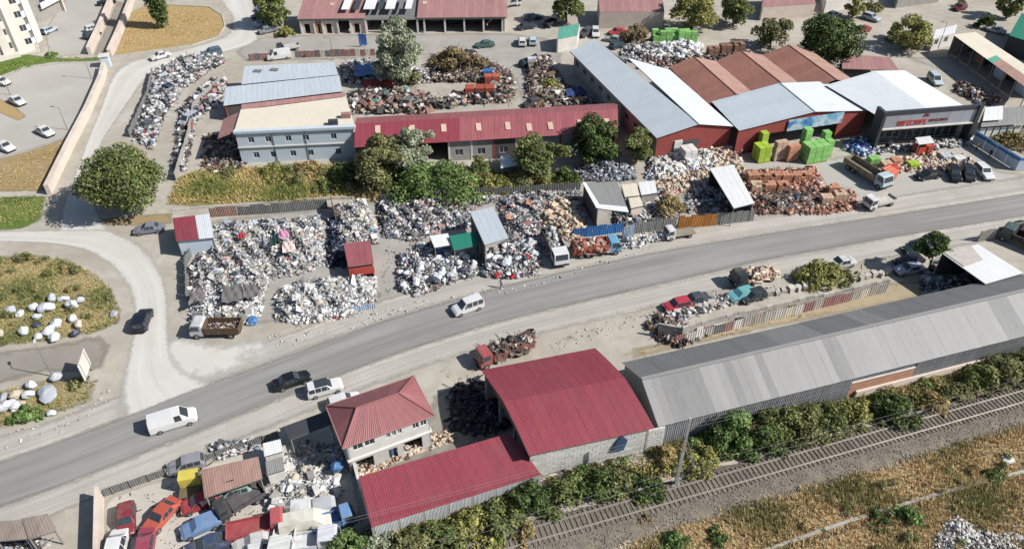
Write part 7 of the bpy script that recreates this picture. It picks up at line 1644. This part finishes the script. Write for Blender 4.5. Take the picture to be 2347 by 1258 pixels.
tree('broad_tree', 1680, 58, 8.5, 3.9, 'mid', 4200, 'green tree between the yellow tree and the pink walled workshop', .34, .3)
bush(1462, 96, 3.6, 4.6, 'rusty', 2600, 'brownish shrub before the pinkish workshop', .3)
tree('broad_tree', 1765, 108, 6.2, 4.0, 'olive', 3600, 'pale olive tree left of the big dark round tree', .32, .25)
tree('broad_tree', 1888, 145, 10.2, 6.3, 'dark', 11000, 'big dark round tree behind the tiled hall', .34, .4, clumps=50, base_h=.05)
tree('broad_tree', 1952, 42, 7.5, 3.0, 'yellow', 2600, 'slim yellow green tree behind the silver car at the top', .32, .25)
tree('broad_tree', 2080, 112, 7.2, 4.7, 'yellow', 4200, 'loose yellow green tree left of the container office', .34, .3)
bush(2050, 90, 2.4, 3.6, 'olive', 1100, 'small olive tree at the left of the loose yellow tree', .3)
tree('broad_tree', 2305, 44, 8.0, 3.6, 'mid', 3600, 'green tree at the upper right beside the green hall', .34, .3)
bush(2258, 64, 2.2, 4.5, 'dark', 1400, 'dark conical shrub above the cream roofed shed', .3)
bush(2200, 16, 1.3, 2.4, 'green', 500, 'small green shrub at the top right edge', .26)
bush(2000, 24, 2.6, 2.4, 'olive', 900, 'olive shrub at the top edge near the silver car', .3)
bush(1040, 150, 4.6, 3.2, 'dry', 2000, 'rust brown brush between the willow and the yard', .3, name='brush')
bush(1088, 160, 3.0, 3.2, 'rusty', 1600, 'brown brush at the right of the rusty yard', .3, name='brush')
bush(1265, 205, 2.0, 2.6, 'yellow', 900, 'yellow green weed before the long warehouse wall', .26)
bush(1250, 235, 1.2, 1.4, 'green', 300, 'small weed beside the pale boards', .24)
bush(640, 238, 1.4, 1.6, 'mid', 500, 'green weed growing on the eave of the front grey shed', .22)
tree('broad_tree', 2125, 625, 6.2, 2.6, 'dark', 2200, 'small dark sparse tree in front of the pale roof', .3, .16, clumps=12, base_h=.4)
bush(1880, 640, 3.2, 2.6, 'yellow', 2800, 'bright yellow green bush beside the road and the block row', .24)
bush(1945, 640, 1.8, 1.3, 'olive', 700, 'low olive shrub right of the bright bush', .22)
bush(62, 955, 1.7, 1.4, 'green', 1500, 'round green bush at the lower left corner pile', .18)
bush(180, 880, 1.2, .8, 'olive', 400, 'low weed beside the billboard', .18)
bush(2330, 330, 3.2, 2.0, 'dry', 1300, 'dry shrub behind the printed board fence', .26); bush(2300, 318, 2.4, 1.8, 'olive', 900, 'olive shrub behind the printed board fence', .26)
bush(120, 128, 1.6, .8, 'green', 400, 'low green shrub below the cream tower', .24)
HG = 'bushes of the hedge beside the railway'
for px, py, r, h, k, n, l in ((800, 1262, 2.3, 2.6, 'green', 2400, 'light green bush at the lower left end of the railway hedge'), (870, 1268, 2.6, 2.4, 'grey', 2400, 'pale grey green bush second from the lower end of the hedge'), (945, 1248, 2.4, 2.2, 'olive', 2000, 'olive bush of the hedge below the red shed corner'),
        (1020, 1240, 2.4, 2.2, 'mid', 2000, 'green bush of the hedge below the middle of the red shed'), (1085, 1215, 2.5, 2.4, 'yellow', 2000, 'yellow green bush of the hedge below the red shed'), (1150, 1195, 2.6, 2.4, 'mid', 2100, 'green bush of the hedge at the right part of the red shed'),
        (1215, 1160, 2.6, 3.0, 'dark', 2300, 'dark bush covering the right end of the red shed wall'), (1290, 1140, 2.6, 2.6, 'mid', 2100, 'green bush below the left part of the whitewashed wall'), (1350, 1118, 2.6, 2.8, 'dark', 2200, 'dark green bush below the blue sheet on the wall'),
        (1410, 1110, 2.2, 2.2, 'olive', 1700, 'olive bush below the pinkish plinth'), (1478, 1128, 2.0, 1.8, 'dark', 1500, 'low dark bush at the track left of the mast'), (1520, 1060, 2.0, 2.0, 'dry', 1400, 'dry bush left of the mast under the hall corner'),
        (1600, 1062, 2.4, 2.2, 'yellow', 1700, 'yellowish bush right of the mast'), (1680, 1020, 3.0, 5.2, 'green', 3800, 'tall bright green bush against the grey warehouse wall'), (1735, 1025, 2.9, 3.2, 'dark', 2600, 'dark bush right of the tall bright one'),
        (1790, 985, 3.0, 3.6, 'mid', 2700, 'green bush below the dark warehouse wall'), (1850, 985, 3.0, 3.0, 'olive', 2600, 'olive bush in the middle of the upper hedge'), (1905, 978, 2.6, 2.6, 'mid', 2200, 'green bush below the left end of the orange wall'),
        (1960, 958, 2.4, 2.2, 'yellow', 1800, 'yellow green bush below the orange wall'), (2045, 955, 2.8, 2.8, 'dark', 2600, 'dark green bush below the right of the orange wall'), (2130, 930, 2.0, 1.8, 'dry', 1300, 'dry yellow bush right of the dark green one'),
        (2190, 905, 1.8, 1.6, 'olive', 1100, 'small olive bush near the pink plinth end'), (2240, 880, 2.6, 3.0, 'mid', 2200, 'green bush at the right end of the warehouse wall'), (2290, 868, 2.8, 3.2, 'olive', 2300, 'olive bush near the right edge above the track'), (2340, 852, 2.8, 3.2, 'mid', 2300, 'green bush cut by the right edge above the track'),
        (1200, 1230, 1.6, 1.0, 'dry', 800, 'low dry bush at the edge of the ballast'), (1120, 1255, 1.6, 1.0, 'yellow', 800, 'low yellow bush at the lower edge of the hedge')):
    bush(px, py, r, h, k, n, l, .2, HG)

def scrub(label, pxs, n, leaves, kinds, rr=(.35, .95), size=.17):
    """undergrowth that reads as one uneven mass"""
    x, y, d = scatter(np.asarray(pxpoly(pxs)), n); V, Q, K, off = [], [], [], 0
    for kd in kinds:
        m = rng.random(n) < 1.3 / len(kinds); r = rng.uniform(*rr, m.sum()); cl = np.stack([x[m], y[m], r * rng.uniform(.2, .9, m.sum()), r, r * rng.uniform(.6, 1.1, m.sum())], 1)
        me = leaf_mesh(cl, leaves // len(kinds), size, PG[kd]); k = len(me.vertices); v = np.empty(k * 3, np.float32); me.vertices.foreach_get('co', v); c = np.empty(k * 4, np.float32); me.attributes['col'].data.foreach_get('color', c)
        V.append(v.reshape(-1, 3)); K.append(c.reshape(-1, 4)[:, :3]); Q.append(np.arange(k).reshape(-1, 4) + off); off += k; bpy.data.meshes.remove(me)
    tag(link('undergrowth', np_mesh('undergrowth', np.concatenate(V), quads=np.concatenate(Q), col=np.concatenate(K)), mats=LEAF), label, 'undergrowth', None, 'stuff')
def grass(label, pxs, dens, cols, hgt=(.15, .45), w=.07, name='dry_grass', patch=.5, pr=None):
    """tufts of blades, thinned out in uneven patches"""
    P = pxpoly(pxs); area = .5 * abs(sum(P[i][0] * P[(i + 1) % len(P)][1] - P[(i + 1) % len(P)][0] * P[i][1] for i in range(len(P))))
    n = int(area * dens); x, y, d = scatter(np.asarray(P), n); ph = rng.uniform(0, 6, 6)
    f = .5 + .25 * np.sin(x * .5 + ph[0] + np.sin(y * .4)) + .25 * np.sin(y * .7 + ph[1] + np.sin(x * .33 + ph[2])); keep = (rng.uniform(0, 1, n) < (1 - patch) + patch * f * 1.4) & (rng.uniform(0, 1, n) < np.clip(d / 1.2 + .15, 0, 1)); x, y, f = x[keep], y[keep], f[keep]; n = len(x)
    B = 5; a = rng.uniform(0, 6.283, (n, B)); h = rng.uniform(*hgt, (n, B)) * (.6 + .8 * f)[:, None]; o = rng.uniform(.05, .28, (n, B)); bx, by = x[:, None] + np.cos(a) * .08, y[:, None] + np.sin(a) * .08
    tx, ty = x[:, None] + np.cos(a) * (o + h * .35), y[:, None] + np.sin(a) * (o + h * .35); px_, py_ = -np.sin(a) * w, np.cos(a) * w
    V = np.stack([np.stack([bx - px_, by - py_, np.full_like(bx, .0)], -1), np.stack([bx + px_, by + py_, np.full_like(bx, .0)], -1), np.stack([tx, ty, h], -1)], 2).reshape(-1, 3)
    pc = np.array([A(*c, 1.4) for c in cols]); g = np.clip((f * len(pc) + rng.normal(0, 1.3, n)).astype(int), 0, len(pc) - 1); c = pc[g][:, None] * rng.uniform(.75, 1.2, (n, B, 1)); c = np.repeat(c.reshape(-1, 3), 3, 0)
    tag(link(name, np_mesh(name, V, tris=np.arange(n * B * 3).reshape(-1, 3), col=c), mats=GRASS), label, 'grass', None, 'stuff')
DG = [(190, 162, 122), (174, 150, 110), (194, 170, 132), (164, 148, 106), (144, 134, 92), (118, 116, 76)]
GG = [(172, 154, 108), (154, 144, 96), (138, 134, 86), (116, 120, 72), (98, 106, 62)]
grass('tall dry grass along the railway at the lower right', [(1310, 1300), (1440, 1242), (1560, 1194), (1760, 1136), (2000, 1070), (2214, 1006), (2360, 962), (2480, 940), (2500, 1300)], 26, DG, (.2, .62), .045)
grass('dry weeds between the warehouse walls and the track', [(800, 1290), (820, 1215), (1240, 1105), (1500, 1020), (1915, 922), (2360, 800), (2420, 850), (2000, 960), (1560, 1090), (1250, 1168), (1010, 1255), (960, 1300)], 22, DG[1:] + GG[2:], (.25, .85), .05, 'weeds')
grass('dry meadow grass inside the road bend on the left', [(-60, 590), (80, 585), (160, 597), (225, 630), (264, 672), (280, 715), (274, 740), (220, 762), (120, 778), (-60, 805)], 20, GG, (.12, .38), .05)
grass('weeds on the strip behind the scrap heaps', [(380, 470), (405, 408), (470, 388), (575, 384), (820, 374), (1000, 388), (1180, 398), (1300, 400), (1325, 425), (1250, 442), (1050, 449), (860, 450), (640, 466)], 18, [(182, 158, 112), (166, 150, 100), (148, 142, 90), (126, 130, 74), (104, 114, 62)], (.25, .8), .06, 'weeds')
grass('scrub at the lower left corner by the road', [(-60, 900), (90, 868), (200, 862), (230, 872), (210, 920), (120, 955), (-60, 1000)], 9, GG, (.1, .35), .06, 'weeds', .8)
grass('tan lawn grass round the cypress', [(268, 124), (302, 30), (332, 18), (480, 20), (508, 38), (512, 62), (495, 82), (435, 101)], 5, [(190, 162, 116), (176, 150, 104), (164, 146, 96)], (.06, .16), .09, 'lawn_grass')
grass('brown field grass left of the long wall', [(-40, 405), (60, 350), (165, 318), (112, 436), (-40, 440)], 5, [(180, 152, 108), (164, 140, 96), (150, 134, 82)], (.06, .16), .09)
grass('green grass on the left edge below the brown field', [(-40, 452), (112, 450), (98, 505), (-40, 528)], 8, GG[1:], (.1, .3), .08)
grass('green verge grass below the cream tower', [(-40, 178), (0, 150), (90, 128), (200, 132), (228, 136), (120, 142), (0, 174)], 5, [(120, 136, 64), (96, 120, 52), (84, 108, 46)], (.08, .2), .1, 'green_grass')
grass('thin weeds on the sandy yard beside the warehouse', [(1430, 815), (1500, 790), (2040, 650), (2110, 655), (1750, 752), (1445, 828)], 2.5, DG, (.08, .25), .06, 'weeds', .9)
grass('thin weeds on the dusty verges of the road', [(1000, 850), (1240, 780), (1480, 715), (1480, 740), (1300, 790), (1120, 850), (1010, 890)], 1.2, DG, (.06, .2), .06, 'weeds', .9)

scrub('uneven green and dry undergrowth between the railway hedge bushes', [(800, 1290), (830, 1222), (1240, 1110), (1500, 1035), (1915, 935), (2360, 815), (2420, 850), (2000, 955), (1560, 1082), (1250, 1160), (1010, 1245), (960, 1300)], 330, 26000, ('mid', 'olive', 'dry', 'green', 'yellow'))
scrub('low mixed undergrowth along the foot of the red workshop', [(575, 392), (820, 382), (1000, 400), (1180, 400), (1300, 405), (1320, 425), (1050, 448), (860, 448), (640, 440)], 170, 12000, ('mid', 'olive', 'dry', 'yellow'), (.4, 1.1), .2)
scrub('scattered weeds in the dry field by the railway', [(1420, 1300), (1800, 1180), (2214, 1060), (2360, 1010), (2500, 1300)], 60, 4000, ('mid', 'olive', 'dry'), (.25, .6), .14)
scrub('weeds scattered over the left meadow', [(-40, 595), (80, 590), (160, 602), (225, 635), (260, 690), (200, 740), (-40, 760)], 60, 4500, ('olive', 'mid', 'dry'), (.3, .7), .14)
print('OBJECTS', len(bpy.data.objects), 'TRIS', sum(len(o.data.loops) - 2 * len(o.data.polygons) for o in bpy.data.objects if o.type == 'MESH'))
